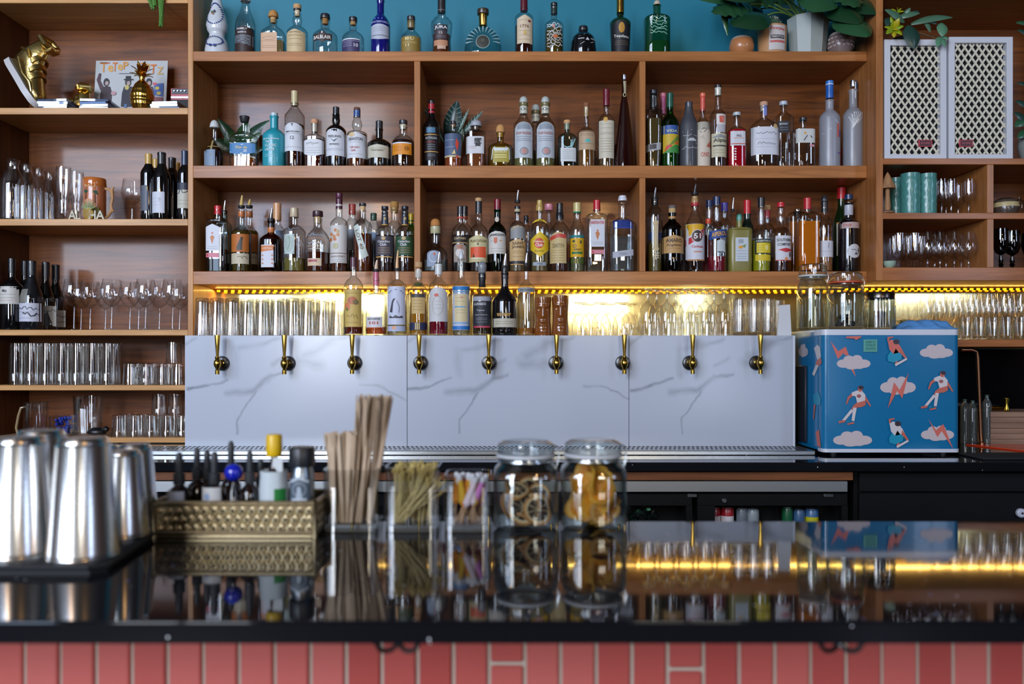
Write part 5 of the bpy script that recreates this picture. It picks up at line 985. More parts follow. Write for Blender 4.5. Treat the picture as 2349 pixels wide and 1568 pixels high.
wine('dark wine bottle with blue-patterned label, half hidden by the wood post', 424, 34, 400, 375, 13, 348, S2, 3.46, '#2a3c58', [('L', 412, 422, 446, 480, '#b9b6a8'), ('R', 412, 422, 446, 438, '#262c3c'), ('K', wiggle(413, 445, 442, 5, 10, 2), 2, '#343a48'), *lines(414, 440, (462, 470), '#8f8c80')])
wine('wine bottle with glass stopper and broad cream label, first on its shelf', 27, 47, 660, 635, 14, 594, S3, 3.45, '#15161a', [('L', 4, 658, 49, 698, '#c1bdb6'), ('E', 22, 668, 4, 3, '#4c4a4c'), ('E', 27, 669, 3, 3, '#6a6668'), *lines(8, 45, (676, 684), '#918e88'), *lines(10, 42, (690,), '#b59a90')])
wine('dark wine bottle standing behind and between the first two', 57, 36, 665, 640, 13, 600, S3, 3.57, '#16171b')
wine('olive-grey wine bottle with stopper and a white landscape label', 73, 50, 690, 625, 17, 600, S3, 3.45, '#1c2026', [('P', [(58, 664), (76, 664), (76, 695), (60, 695)], '#6f6d66'), ('L', 48, 696, 98, 738, '#b8b9c6'), ('K', wiggle(50, 96, 708, 4, 12, 3), 2.2, '#4a4d5c'), ('K', wiggle(66, 96, 722, 5, 10, 4), 3, '#3a3c48'), *lines(56, 86, (716, 730), '#8a8c9c')], solid='#14161a')
wine('dark wine bottle with copper foil ring and a coastal picture label', 105, 37, 690, 640, 15, 603, S3, 3.52, '#1a1c22', [('R', 98, 625, 112, 630, '#b5683c'), ('L', 102, 702, 131, 748, '#9d9992'), ('K', wiggle(103, 130, 712, 3, 8, 5), 2, '#55534f'), ('P', [(110, 748), (112, 722), (117, 714), (120, 726), (124, 748)], '#15151a')])
wine('dark wine bottle with copper foil ring, last before the wine glasses', 128, 34, 690, 645, 15, 609, S3, 3.58, '#1a1c22', [('R', 122, 630, 134, 634, '#b5683c'), ('L', 130, 712, 152, 750, '#a29e98'), ('K', wiggle(131, 151, 726, 4, 8, 6), 2, '#4b4a48'), ('K', wiggle(131, 151, 740, 3, 8, 7), 2, '#6b6a66')])
# --- carafes
def carafe(u, w, top, D, lb):
    k = D / F; r = root('carafe', (X(u, D), D, S2), lb, 'carafe', 'glass carafes on the tall unit'); h = Z(top, D) - S2; R = w * k / 2
    mb = MB(); o = [(0, .004), (R * .85, 0), (R, .004), (R, h * .52), (R * .98, h * .62), (R * .8, h * .76), (R * .52, h * .85), (R * .46, h * .9), (R * .56, h * .97), (R * .62, h), (R * .58, h)]
    mb.lathe(o + [(R * .42, h * .9), (R * .48, h * .85), (R * .93, h * .62), (R * .94, .012), (0, .01)], GLS, n=28); mb.make('glass_wall', r, ang=50)
for a in ((29, 50, 367, 3.45, 'largest glass carafe, standing first on the shelf of the tiki mug'), (60, 42, 375, 3.52, 'second glass carafe from the end, on the shelf of the tiki mug'), (88, 40, 384, 3.585, 'third glass carafe from the end, on the shelf of the tiki mug'), (114, 38, 394, 3.635, 'fourth glass carafe, farthest back in the line')): carafe(*a)
for u, D, t, ww, lb in ((146, 3.45, 384, 34, 'slim hourglass beer glass beside the carafes'), (176, 3.5, 395, 32, 'flared beer glass directly beside the tiki mug')):
    k = D / F; r = root('beer_glass', (X(u, D), D, S2), lb, 'glass', 'flared beer glasses'); h = Z(t, D) - S2; R = ww * k / 2
    mb = MB(); o = [(0, 0), (R * .85, 0), (R * .8, .006), (R * .55, h * .2), (R * .72, h * .42), (R, h * .72), (R * .98, h * .9), (R * .92, h)]
    mb.lathe(o + [(a * .93, b) for a, b in o[:2:-1]] + [(0, h * .19)], GLS, n=24); mb.make('glass_wall', r, ang=50)
# --- tiki mug
D = 3.50; k = D / F
r = root('tiki_mug', (X(217, D), D, S2), 'brown glazed ceramic mug with a branch handle and painted palms', 'mug')
h = Z(410, D) - S2; R = 24.5 * k
mb = MB(); mb.lathe([(0, 0), (R * .96, 0), (R, .006), (R * .98, h * .3), (R, h * .8)], pm('#a8623c', .22, coat=.5, bump=.5, bscale=120), n=30); mb.make('body', r)
mb = MB(); mb.lathe([(R, h * .8), (R * 1.04, h * .82), (R * 1.02, h * .97), (R * .96, h), (R * .88, h), (R * .88, h * .8)], pm('#b5642a', .15, coat=.6), n=30); mb.make('rim_band', r)
mb = MB(); hm = pm('#b98a5c', .4, bump=.6, bscale=90)
mb.tube([(R * .9, 0, h * .78), (R * 1.35, 0, h * .76), (R * 1.62, 0, h * .72), (R * 1.68, .0, h * .55), (R * 1.55, 0, h * .4), (R * 1.62, 0, h * .3), (R * 1.3, 0, h * .16), (R * .9, 0, h * .08)], [.006, .006, .008, .006, .0055, .008, .006, .006], hm, 8)
mb.tube([(R * 1.6, 0, h * .73), (R * 1.78, 0, h * .82)], [.006, .004], hm, 7); mb.tube([(R * 1.58, 0, h * .3), (R * 1.8, 0, h * .26)], [.006, .004], hm, 7); mb.make('handle', r)
mp = lambda u, v, o: Vector(((u - 217) * k, -math.sqrt(max(1e-8, (R + .0008 + o) ** 2 - ((u - 217) * k) ** 2)), Z(v, D) - S2))
mb = print_mesh([('P', [(203, 442), (210, 438), (215, 443), (208, 448)], '#1d4a34'), ('P', [(224, 442), (232, 440), (234, 450), (226, 446)], '#1d4a34'), ('R', 208, 446, 210, 470, '#5c3a20'), ('R', 228, 448, 230, 470, '#5c3a20'), ('E', 216, 468, 10, 9, '#c58a68'), ('P', [(202, 484), (236, 478), (236, 492), (202, 494)], '#8f8a3c'), ('T', 'BALI', 218, 430, 24, 6, '#d8a878')], mp); mb.make('painted_palms', r, smooth=False)
# --- aloha letters with a pineapple
D = 3.425; k = D / F
r = root('aloha_sign', (X(200, D), D, S2), 'small standing ALOHA letter ornament with a wooden pineapple as its O', 'ornament')
def letter(t, u, w, h):
    vs, fs, _ = text_poly(t, True); H = h * k; W = w * k; mb = MB(); m_ = pm('#b9b29c', .5)
    front = [Vector(((u - 200) * k + x_ * W, -.006, H / 2 + y_ * H)) for x_, y_ in vs]
    n_ = len(front); ed = {}
    for f in fs:
        for a, b in zip(f, f[1:] + f[:1]): ed[(a, b)] = 1
    mb.add(front + [v + Vector((0, .012, 0)) for v in front], [tuple(f) for f in fs] + [tuple(i + n_ for i in f[::-1]) for f in fs] + [(a, b, b + n_, a + n_) for (a, b) in ed if (b, a) not in ed], m_)
    return mb.make('letter', r, smooth=False)
for t, u, w in (('A', 167, 18), ('L', 181, 11), ('H', 213, 16), ('A', 231, 20)): letter(t, u, w, 21)
mb = MB(); mb.ellipsoid((3 * k, 0, 13 * k), (12 * k, .007, 13 * k), pm('#c09c4c', .45), 18, 10); fruit = mb.make('pineapple', r)
mb = MB()
for i in range(-4, 5):
    for s in (-1, 1):
        pts = []
        for j in range(9):
            a = -10 + 20 * j / 8; uu = (a + s * i * 4.4) / 1.6; vv = a
            if (uu / 12) ** 2 + (vv / 13) ** 2 < .9: pts.append(((3 + uu) * k, -.0074 * math.sqrt(max(.05, 1 - (uu / 12) ** 2 - (vv / 13) ** 2)) - .0004, (13 + vv) * k))
        if len(pts) > 1: mb.tube(pts, .0006, pm('#7d5f26', .6), 5)
mb.make('score_lines', fruit)
mb = MB()
for i in range(11):
    a = -1.15 + 2.3 * i / 10; L_ = (26 - 8 * abs(a)) * k
    b = Vector((3 * k + 2 * k * a, (i % 2) * .003, 24 * k)); t = b + Vector((math.sin(a) * L_, 0, math.cos(a) * L_)); n_ = Vector((math.cos(a), 0, -math.sin(a))) * .0022
    mb.add([b - n_, b + n_, (b + t) / 2 + n_ * 1.3 + Vector((0, -.002, 0)), t, (b + t) / 2 - n_ * 1.3 + Vector((0, -.002, 0))], [(0, 1, 2, 3, 4)], pm('#8c9468', .6))
mb.make('leaf_crown', fruit, smooth=False)
# --- gilded high-top sneakers
gold = pm('m#dcc27a', .24, bump=.35, bscale=90); sole = pm('#b9b6b6', .4)
def sneaker(lb, M, loc, group='gilded sneakers'):
    r = root('gold_sneaker', loc, lb, 'shoe', group)
    # side profile, heel at -x, toe at +x; sections across y
    secs = [(-.115, .050, .030, .165), (-.105, .056, .032, .170), (-.075, .062, .036, .172), (-.045, .064, .038, .165), (-.02, .066, .039, .125), (.01, .070, .041, .098), (.05, .074, .043, .078), (.09, .074, .042, .062), (.125, .066, .036, .052), (.148, .040, .022, .036)]
    mb = MB(); vs = []; n_ = 14
    for (x_, w_, _h, t_) in secs:
        for i in range(n_):
            a = 2 * PI * i / n_; sx, sz = math.cos(a), math.sin(a)
            vs.append(M @ Vector((x_, sx * w_ * .62 * (1 - .25 * max(0, sz)), .012 + (t_ - .012) * (sz * .5 + .5))))
    fs = [(i * n_ + j, i * n_ + (j + 1) % n_, (i + 1) * n_ + (j + 1) % n_, (i + 1) * n_ + j) for i in range(len(secs) - 1) for j in range(n_)] + [tuple(range(n_))[::-1], tuple((len(secs) - 1) * n_ + j for j in range(n_))]
    mb.add(vs, fs, gold); mb.make('upper', r, ang=70)
    mb = MB(); out = [(-.122, .034), (-.09, .043), (0, .046), (.07, .050), (.13, .043), (.16, .018)]
    pl = [(x_, y_) for x_, y_ in out] + [(x_, -y_) for x_, y_ in out[::-1]]; N = len(pl)
    mb.add([M @ Vector((x_, y_, 0)) for x_, y_ in pl] + [M @ Vector((x_ * .99, y_ * .97, .024)) for x_, y_ in pl], [tuple(range(N))[::-1], tuple(range(N, 2 * N))] + [(i, (i + 1) % N, N + (i + 1) % N, N + i) for i in range(N)], sole); mb.make('sole', r, ang=50)
    mb = MB()
    mb.tube([M @ Vector(p) for p in ((-.118, 0, .17), (-.1, .034, .176), (-.06, .04, .178), (-.04, 0, .176), (-.06, -.04, .178), (-.1, -.034, .176), (-.118, 0, .17))], .014, gold, 10); mb.make('padded_collar', r)
    mb = MB(); mb.add([M @ Vector(p) for p in ((-.045, -.026, .16), (-.045, .026, .16), (-.035, .028, .186), (-.035, -.028, .186), (-.034, -.026, .155), (-.034, .026, .155), (-.024, .028, .182), (-.024, -.028, .182))], [(0, 1, 2, 3), (7, 6, 5, 4), (0, 4, 5, 1), (1, 5, 6, 2), (2, 6, 7, 3), (3, 7, 4, 0)], gold); mb.make('tongue', r)
    for i, (x_, zt_) in enumerate(((-.030, .128), (.002, .103), (.034, .085))):
        mb = MB(); q = []
        for a in range(9):
            th = PI * (a / 8) ; yy, zz_ = -.043 * math.cos(th), zt_ - .03 + .036 * math.sin(th)
            q += [M @ Vector((x_ - .011, yy * 1.03, zz_ + .004)), M @ Vector((x_ + .011, yy * 1.03, zz_ - .002)), M @ Vector((x_ + .011, yy * .95, zz_ - .008)), M @ Vector((x_ - .011, yy * .95, zz_ - .002))]
        mb.add(q, [(a * 4 + k, a * 4 + (k + 1) % 4, a * 4 + 4 + (k + 1) % 4, a * 4 + 4 + k) for a in range(8) for k in range(4)] + [(0, 1, 2, 3), (35, 34, 33, 32)], gold); mb.make('strap', r, ang=40)
    mb = MB(); mb.tube([M @ Vector(p) for p in ((-.115, -.036, .09), (-.08, -.045, .108), (-.045, -.046, .10))], .006, gold, 8); mb.tube([M @ Vector(p) for p in ((.1, -.046, .034), (.06, -.051, .050), (0, -.049, .044), (-.08, -.045, .062))], .0045, gold, 7); mb.make('trim_piping', r)
# leaning on its toe: heel up
M1 = Matrix.Rotation(math.radians(52), 3, 'Y')
D = 3.46; sneaker('gilded high-top sneaker standing on its toe with pale sole outwards', Matrix.Rotation(math.radians(-6), 3, 'Z') @ Matrix.Rotation(math.radians(57), 3, 'Y') @ Matrix.Diagonal((.86, 1.0, 1.08)).to_3x3(), (X(50, D), D, S1 + .122))
M2 = Matrix.Rotation(math.radians(205), 3, 'Z') @ Matrix.Rotation(math.radians(0), 3, 'Y') @ Matrix.Diagonal((.6, .8, .74)).to_3x3()
D = 3.53; sneaker('smaller gilded sneaker standing upright behind the disc cases', M2, (X(166, D), D, S1))
# --- compact disc cases in three stacks
def cases(u0, u1, D, n, stack, hexes, v0):
    k = D / F; t = .0105
    for i in range(n):
        j = rg.uniform(-.006, .006); w = (u1 - u0) * k * rg.uniform(.9, 1.0)
        lb = ('bottom' if i == 0 else 'topmost' if i == n - 1 else ORD[i] + ' up') + ' disc case in the stack ' + stack
        r = root('disc_case', (X((u0 + u1) / 2, D) + j, D, S1 + i * (t + .0004)), lb, 'disc case', 'compact disc cases', rg.uniform(-.07, .07))
        mb = MB(); mb.box(-w / 2, w / 2, -.055, .06, .0012, t - .0012, pm(hexes[i % len(hexes)], .35)); mb.make('inlay', r, smooth=False)
        mb = MB(); mb.box(-w / 2 - .001, w / 2 + .001, -.0565, .0615, 0, t, gm('#dfe8f2', .6, .1)); mb.make('clear_shell', r, smooth=False)
cases(104, 173, 3.475, 4, 'before the small sneaker', ['#3c4668', '#9a9a94', '#aebfe0', '#2c3350'], 0)
cases(197, 262, 3.475, 4, 'before the record sleeve', ['#25293c', '#c9cdd6', '#9db4dc', '#3b4258'], 0)
cases(360, 424, 3.475, 3, 'before the small red amplifier', ['#c3c9d4', '#7f97d0', '#7d7a80'], 0)
# --- record sleeve leaning on the back panel
D = 3.60; k = D / F
r = root('record_sleeve', (X(296, D), D, S1), 'pale record sleeve with orange cartoon lettering and three dark figures', 'record')
tl = .10
def rs(u, v, o=0): 
    zz_ = (Z(v, D) - S1); return Vector(((u - 296) * k, zz_ * tl - o, zz_))
w0, w1 = -83 * k, 83 * k; H = Z(134, D) - S1
mb = MB(); mb.add([(w0, 0, 0), (w1, 0, 0), (w1, tl * H, H), (w0, tl * H, H), (w0, .004, 0), (w1, .004, 0), (w1, tl * H + .004, H), (w0, tl * H + .004, H)], [(0, 1, 2, 3), (7, 6, 5, 4), (0, 4, 5, 1), (1, 5, 6, 2), (2, 6, 7, 3), (3, 7, 4, 0)], pm('#b4b6b6', .35)); sl = mb.make('cover', r, smooth=False)
fg = lambda cx, s, hx, hat=0: [('P', [(cx - 14, 244), (cx - 13, 212), (cx - 9, 196), (cx + 9, 196), (cx + 14, 212), (cx + 13, 244)], hx), ('E', cx, 186, 7, 10, '#2a2428'), ('E', cx + 1, 188, 4, 5, '#a8928c')] + ([('R', cx - 10, 178, cx + 12, 181, '#1c1a1e'), ('R', cx - 6, 171, cx + 6, 179, '#1c1a1e')] if hat else [])
items = [('T', 'T', 232, 150, 14, 24, '#c9862c'), ('T', 'e', 248, 153, 12, 16, '#d39a3c'), ('T', 'T', 258, 149, 11, 22, '#c9702c'), ('T', 'e', 270, 150, 11, 15, '#d39a3c'), ('T', 'P', 283, 146, 12, 18, '#c9862c'), ('T', 'T', 322, 148, 12, 18, '#c9862c'), ('T', 'e', 333, 148, 11, 15, '#d39a3c'), ('T', 'T', 347, 154, 13, 22, '#c9702c'), ('T', 'Z', 363, 158, 14, 18, '#c9a05c'),
         ('R', 222, 138, 245, 141, '#b85a3a'), *lines(268, 310, (165,), '#4a4a4c', 1.4), *fg(240, 1, '#33242a'), ('P', [(227, 205), (217, 180), (222, 164), (227, 165), (226, 182), (235, 198)], '#4a3038'), *fg(290, 1, '#22202a', 1), ('E', 288, 198, 5, 6, '#b8a860'), *fg(338, 1, '#4a3440'), ('P', [(350, 190), (372, 188), (372, 220), (352, 216)], '#3c5a9a'), ('E', 358, 200, 5, 4, '#c9b04a'), ('E', 362, 212, 5, 4, '#c9b04a'), ('E', 352, 190, 5, 4, '#c05a6a'), ('P', [(350, 220), (372, 222), (372, 238), (352, 240)], '#8a4a4c'), ('R', 284, 238, 290, 246, '#4a6a9a'), ('E', 258, 212, 6, 5, '#b08a90')]
mb = print_mesh(items, lambda u, v, o: rs(u, v, o + .0004)); mb.make('cover_print', sl, smooth=False)
# --- golden pineapple
D = 3.45; k = D / F
r = root('gold_pineapple', (X(326, D), D, S1), 'shiny golden pineapple ornament before the record sleeve', 'ornament')
gp = pm('m#dcae50', .16); h = Z(186, D) - S1; R = 25 * k
mb = MB(); prof = []
N = 64; vs = []; rows = 40
for j in range(rows + 1):
    t = j / rows; rr_ = R * (math.sin(PI * (.18 + .77 * t)) ** .62); 
    for i in range(N):
        a = 2 * PI * i / N; d = 1 + .045 * math.cos(a * 8 + t * 18) * math.cos(a * 8 - t * 18)
        vs.append((rr_ * d * math.cos(a), rr_ * d * math.sin(a), h * t))
mb.add(vs, [(j * N + i, j * N + (i + 1) % N, (j + 1) * N + (i + 1) % N, (j + 1) * N + i) for j in range(rows) for i in range(N)] + [tuple(range(N))[::-1], tuple(rows * N + i for i in range(N))], gp); mb.make('fruit', r, ang=60)
mb = MB(); mb.lathe([(R * .25, h - .002), (R * .22, h + .01), (R * .3, h + .02), (0, h + .02)], gp, n=14)
for ring, (cnt, L_, el) in enumerate(((7, .052, .35), (6, .06, .75), (4, .06, 1.2))):
    for i in range(cnt):
        a = 2 * PI * i / cnt + ring * .5; dr = Vector((math.cos(a), math.sin(a), 0)); sd = Vector((-math.sin(a), math.cos(a), 0)); b = Vector((0, 0, h + .012 + ring * .006)); pts = []
        for s in range(6):
            t = s / 5; e = el + .5 * t * (1 if ring else .6) - (.9 * max(0, t - .6)); pts.append(b + dr * (L_ * t * math.cos(el) ) + Vector((0, 0, L_ * (t * math.sin(el) + .12 * math.sin(PI * t)))))
        w_ = [.006, .0095, .0105, .009, .006, .0008]; q = []
        for p, ww in zip(pts, w_): q += [p - sd * ww, p + Vector((0, 0, -.002)), p + sd * ww]
        mb.add(q, [(s * 3 + c_, s * 3 + c_ + 1, s * 3 + c_ + 4, s * 3 + c_ + 3) for s in range(5) for c_ in range(2)], gp)
mb.make('leaf_crown', r, ang=60)
# --- small red and black amplifier
D = 3.53; k = D / F
r = root('toy_amplifier', (X(413, D), D, S1), 'small red and black amplifier beside the wood post', 'amplifier')
mb = MB(); mb.box(-22 * k, 24 * k, 0, .1, 0, 66 * k, pm('#a8242a', .35), .003); rb_ = mb.make('case', r)
mb = MB(); mb.box(-18 * k, 24 * k, -.003, .001, 52 * k, 64 * k, pm('#191a1d', .4)); mb.make('control_panel', r, smooth=False)
mb = MB(); mb.box(-20 * k, 24 * k, -.004, .001, 42 * k, 46 * k, pm('m#8fa0ae', .25)); mb.make('trim_strip', r, smooth=False)
mb = MB(); mb.box(-21 * k, 24 * k, -.008, .001, 2 * k, 38 * k, pm('#1c1d20', .6, bump=.6, bscale=500), .002); g_ = mb.make('grille', r)
for i in range(4):
    mb = MB(); mb.lathe([(0, 0), (.004, 0), (.003, .006), (0, .006)], pm('m#a7abb0', .3), M=Matrix.Rotation(PI / 2, 3, 'X'), c=((-12 + 8 * i) * k, -.003, 58 * k), n=10); mb.make('knob', r)
# --- bits on the two lowest shelves
D = 3.46; k = D / F
r = root('beer_mug', (X(83, D), D, S5), 'clear faceted beer mug with a tall handle, behind the shakers', 'mug')
h = Z(922, D) - S5; R = 25 * k
mb = MB(); mb.lathe([(0, 0), (R, 0), (R, h * .78), (R * 1.02, h * .86), (R * 1.02, h), (R * .95, h), (R * .93, .012), (0, .01)], GLD, n=40, flute=.03, k=10); mb.make('body', r, ang=50)
mb = MB(); mb.tube([(-R * .9, -.004, h * .86), (-R * 1.3, -.006, h * .84), (-R * 1.55, -.006, h * .6), (-R * 1.75, -.006, h * .25), (-R * 1.6, -.006, h * .05)], .0055, pm('#8f7a58', .25, coat=.4), 9); mb.make('handle', r)
r = root('bead_jar', (X(146, D), D, S5), 'small square glass holding bright blue beads', 'jar')
h = Z(952, D) - S5; R = 25 * k
mb = MB(); mb.lathe([(0, 0, 5), (R, 0, 5), (R, h, 5), (R * .94, h, 5), (R * .94, .006, 5), (0, .006, 5)], GLD, n=32); mb.make('glass_wall', r, ang=50)
mb = MB()
for i in range(60): mb.ellipsoid((rg.uniform(-.6, .6) * R, rg.uniform(-.6, .6) * R, rg.uniform(.2, .9) * h), (.0065,) * 3, pm('#1f3fc0', .2, coat=.5), 8, 5)
o = mb.make('blue_beads', r); o['kind'] = 'stuff'
r = root('beer_pitcher', (X(203, 3.5), 3.5, S5), 'tall fluted clear pitcher glass beside the blue beads', 'pitcher')
h = Z(908, 3.5) - S5; R = 32 * k
mb = MB(); mb.lathe([(0, 0), (R * .85, 0), (R * .9, .01), (R, h), (R * .95, h), (R * .84, .012), (0, .01)], GLD, n=40, flute=.02, k=10); mb.make('glass_wall', r, ang=50)
r = root('ice_scoop', (X(222, 3.43), 3.43, S5), 'black plastic scoop lying before the fluted pitcher', 'scoop')
mb = MB(); mb.ellipsoid((0, .0, .02), (.04, .03, .02), pm('#0c0d10', .4), 14, 8); mb.make('bowl', r)
mb = MB(); mb.tube([(.02, -.005, .025), (.045, -.01, .034), (.052, -.012, .03)], [.008, .012, .010], pm('#0c0d10', .4), 10); mb.make('handle', r)
r = root('bar_strainer', (X(132, 3.42), 3.56, S5), 'black-handled tool standing behind the blue beads', 'tool')
mb = MB(); mb.tube([(-.01, 0, 0), (.006, 0, .1)], [.006, .006], pm('#0c0d10', .4), 9); mb.make('shaft', r)
mb = MB(); mb.tube([(.006, 0, .1), (.016, 0, .15)], [.011, .010], pm('#0c0d10', .4), 10); mb.make('handle', r)
# ------------------------------------------------------------------ leaves, pots, speakers, fridge and what stands on it
def leaf(mb, b, tip, up, w, mat, n=8, fold=.25, drop=.0, cut=0., seed=0, vein=None):
    """one leaf: a folded blade from b to tip, half-width w, optionally notched along its margin"""
    b, tip = Vector(b), Vector(tip); ax = tip - b; L = ax.length; t = ax.normalized(); up = Vector(up); s = t.cross(up).normalized(); u = s.cross(t).normalized()
    r = random.Random(seed); q = []
    m = n * (3 if cut else 1)
    for i in range(m + 1):
        f = i / m; wd = w * (math.sin(PI * min(1, f * .93 + .05)) ** .75) * (1 - .25 * f)
        if cut and .1 < f < .92: wd *= 1 - cut * (.5 + .5 * math.cos(f * 2 * PI * 5.5))
        c = b + ax * f + u * (drop * L * 4 * f * (1 - f))
        q += [c - s * wd - u * wd * fold, c - s * wd * .5 + u * 0, c + u * (wd * .12), c + s * wd * .5, c + s * wd - u * wd * fold]
    mb.add(q, [(i * 5 + k, i * 5 + k + 1, i * 5 + k + 6, i * 5 + k + 5) for i in range(m) for k in range(4)], mat)
    if vein:
        mb.tube([b + ax * (i / 6) + u * (drop * L * 4 * (i / 6) * (1 - i / 6) + .0012) for i in range(7)], .0011, vein, 4, False)
        for i in range(1, 8):
            f = i / 9; c = b + ax * f + u * (drop * L * 4 * f * (1 - f) + .001)
            for sg in (-1, 1): mb.tube([c, c + s * sg * w * .75 * math.sin(PI * f) + ax * .10 - u * .001], .0008, vein, 4, False)
lg = lambda h, r=.35: pm(h, r, coat=.15)
# --- monstera in the facetted white pot
D = 3.50; k = D / F
r = root('potted_monstera', (X(1852, D), D, SA), 'large dark-leaved plant in a white faceted pot at the end of the top shelf', 'potted plant')
mb = MB(); mb.lathe([(0, 0), (38 * k, 0), (40 * k, .01), (47 * k, Z(46, D) - SA), (43 * k, Z(46, D) - SA), (40 * k, Z(60, D) - SA), (0, Z(60, D) - SA)], pm('#a5aeaa', .45), n=9); mb.make('pot', r, smooth=False)
mb = MB(); stems = []
tips = [(1720, 10, 3.42), (1760, 35, 3.40), (1690, -20, 3.45), (1775, -10, 3.5), (1905, 10, 3.40), (1925, 38, 3.38), (1900, -25, 3.48), (1930, -8, 3.42), (1850, -40, 3.4), (1800, -50, 3.6), (1735, -25, 3.38), (1890, -15, 3.38), (1915, -30, 3.40), (1745, 20, 3.55), (1815, -20, 3.58), (1900, 20, 3.6)]
zb = Z(52, D)
for i, (u, v, d) in enumerate(tips):
    b = Vector((X(1852 + (i - 5) * 4, D), D, zb)); t = P3(u, v, d); c = (b + t) / 2 + Vector((0, 0, .05))
    L_ = r.location; pts = [((1 - q) ** 2 * b + 2 * q * (1 - q) * c + q * q * t) - L_ for q in [j / 8 for j in range(9)]]; stems.append((pts[-1], (pts[-1] - pts[-2]).normalized())); mb.tube(pts, .0032, pm('#6b8a3c', .5), 6)
for i in range(9): 
    b = Vector((X(1835 + i * 5, D), D - .01, zb)) - r.location; mb.tube([b, b + Vector(((i - 4) * .012, 0, .07)), b + Vector(((i - 4) * .03, -.01, .16))], .0028, pm('#7c9a48', .5), 6)
mb.make('stems', r)
for i, (p, t) in enumerate(stems):
    mb = MB(); dr = Vector((t.x * (.5 if t.x > 0 else 1.3) + (.02 if t.x > 0 else -.15), -.4, -.45)).normalized()
    leaf(mb, p, p + dr * .185, (0, -.8, .7), .092, lg(('#234a2c', '#1b3d24', '#2a5534')[i % 3], .3), cut=.28 if i % 3 == 0 else .0, drop=.08, seed=i); mb.make('leaf', r, ang=80)
# --- hanging strap leaf over the teal wall
D = 3.46; k = D / F
r = root('trailing_leaf', P3(1648, -12, D), 'long pointed leaf hanging down before the teal wall', 'leaf')
mb = MB(); leaf(mb, (0, 0, .02), (X(1668, D) - X(1648, D), -.01, Z(84, D) - Z(-12, D)), (0, -1, .1), .019, lg('#35683a'), drop=.05, cut=.12); mb.make('leaf_blade', r, ang=80)
# --- cactus pot with pasted label
D = 3.46; k = D / F; h = Z(66, D) - SA
r = root('potted_cactus', (X(1771, D), D, SA), 'tan paper-covered pot with a red and white label holding a furry cactus', 'potted plant')
mb = MB(); mb.lathe([(0, 0), (30 * k, 0), (31 * k, .006), (33 * k, h), (30 * k, h), (29 * k, h - .015), (0, h - .015)], pm('#c08f60', .6), n=28); pot = mb.make('pot', r)
mp = lambda u, v, o: Vector(((u - 1771) * k, -math.sqrt(max(1e-9, (31.5 * k + (Z(v, D) - SA) / h * 1.5 * k + .0006 + o) ** 2 - ((u - 1771) * k) ** 2)), Z(v, D) - SA))
mb = print_mesh([('R', 1755, 70, 1792, 125, '#c9c2bf'), ('T', 'Escarpins', 1774, 78, 32, 9, '#b8403c', 6), ('R', 1758, 92, 1790, 100, '#26242a'), ('T', 'PIMENTON', 1774, 96, 28, 5, '#c9c2bf'), ('R', 1757, 104, 1791, 109, '#c0605a')], mp); mb.make('paper_label', pot, smooth=False)
mb = MB(); rr = random.Random(4)
mb.ellipsoid((0, 0, h + .012), (.034, .034, .034), pm('#3c5a44', .9, bump=1, bscale=200), 16, 10)
for i in range(90):
    a, b = rr.uniform(0, 2 * PI), rr.uniform(.1, 1.4); d_ = Vector((math.cos(a) * math.cos(b), math.sin(a) * math.cos(b), math.sin(b))); c = Vector((0, 0, h + .012)); mb.tube([c + d_ * .032, c + d_ * .042], [.0012, .0004], pm('#a9b5a0', .8), 3, False)
mb.make('cactus_body', r)
# --- little bowls on the top shelf
def bowl(lb, u, w, v, D, hx, nm, deco=None):
    k = D / F; h = Z(v, D) - SA; R = w * k / 2; r = root(nm, (X(u, D), D, SA), lb, 'bowl')
    mb = MB(); mb.lathe([(0, 0), (R * .7, 0), (R * .95, h * .25), (R, h * .5), (R * .9, h * .85), (R * .75, h * .97), (R * .7, h), (R * .62, h * .95), (R * .8, h * .5), (0, h * .15)], pm(hx, .3, coat=.3), n=28); o = mb.make('bowl_wall', r)
    if deco:
        mb = MB()
        for i in range(26):
            a = PI + PI * (i + .5) / 26
            for j in range(3): mb.ellipsoid((R * (.97, 1.0, .96)[j] * math.cos(a), R * (.97, 1.0, .96)[j] * math.sin(a), h * (.32, .5, .7)[j]), (.0028, .0028, .0035), pm(('#c9bcb6', '#8a5a50', '#b9aaa4')[(i + j) % 3], .4), 6, 4)
        mb.make('bead_pattern', o)
    mb = MB(); mb.lathe([(R * .9, h * .86), (R * .76, h * .985), (R * .7, h * 1.01), (R * .62, h * .96)], pm('#c5b9ae', .4), n=28); mb.make('pale_rim', r)
bowl('small round tan bowl beside the cactus pot', 1701, 56, 88, 3.45, '#b97a4c', 'tan_bowl')
bowl('low bowl patterned with beads next to the white faceted pot', 1928, 58, 78, 3.45, '#7d6a66', 'beaded_bowl', True)
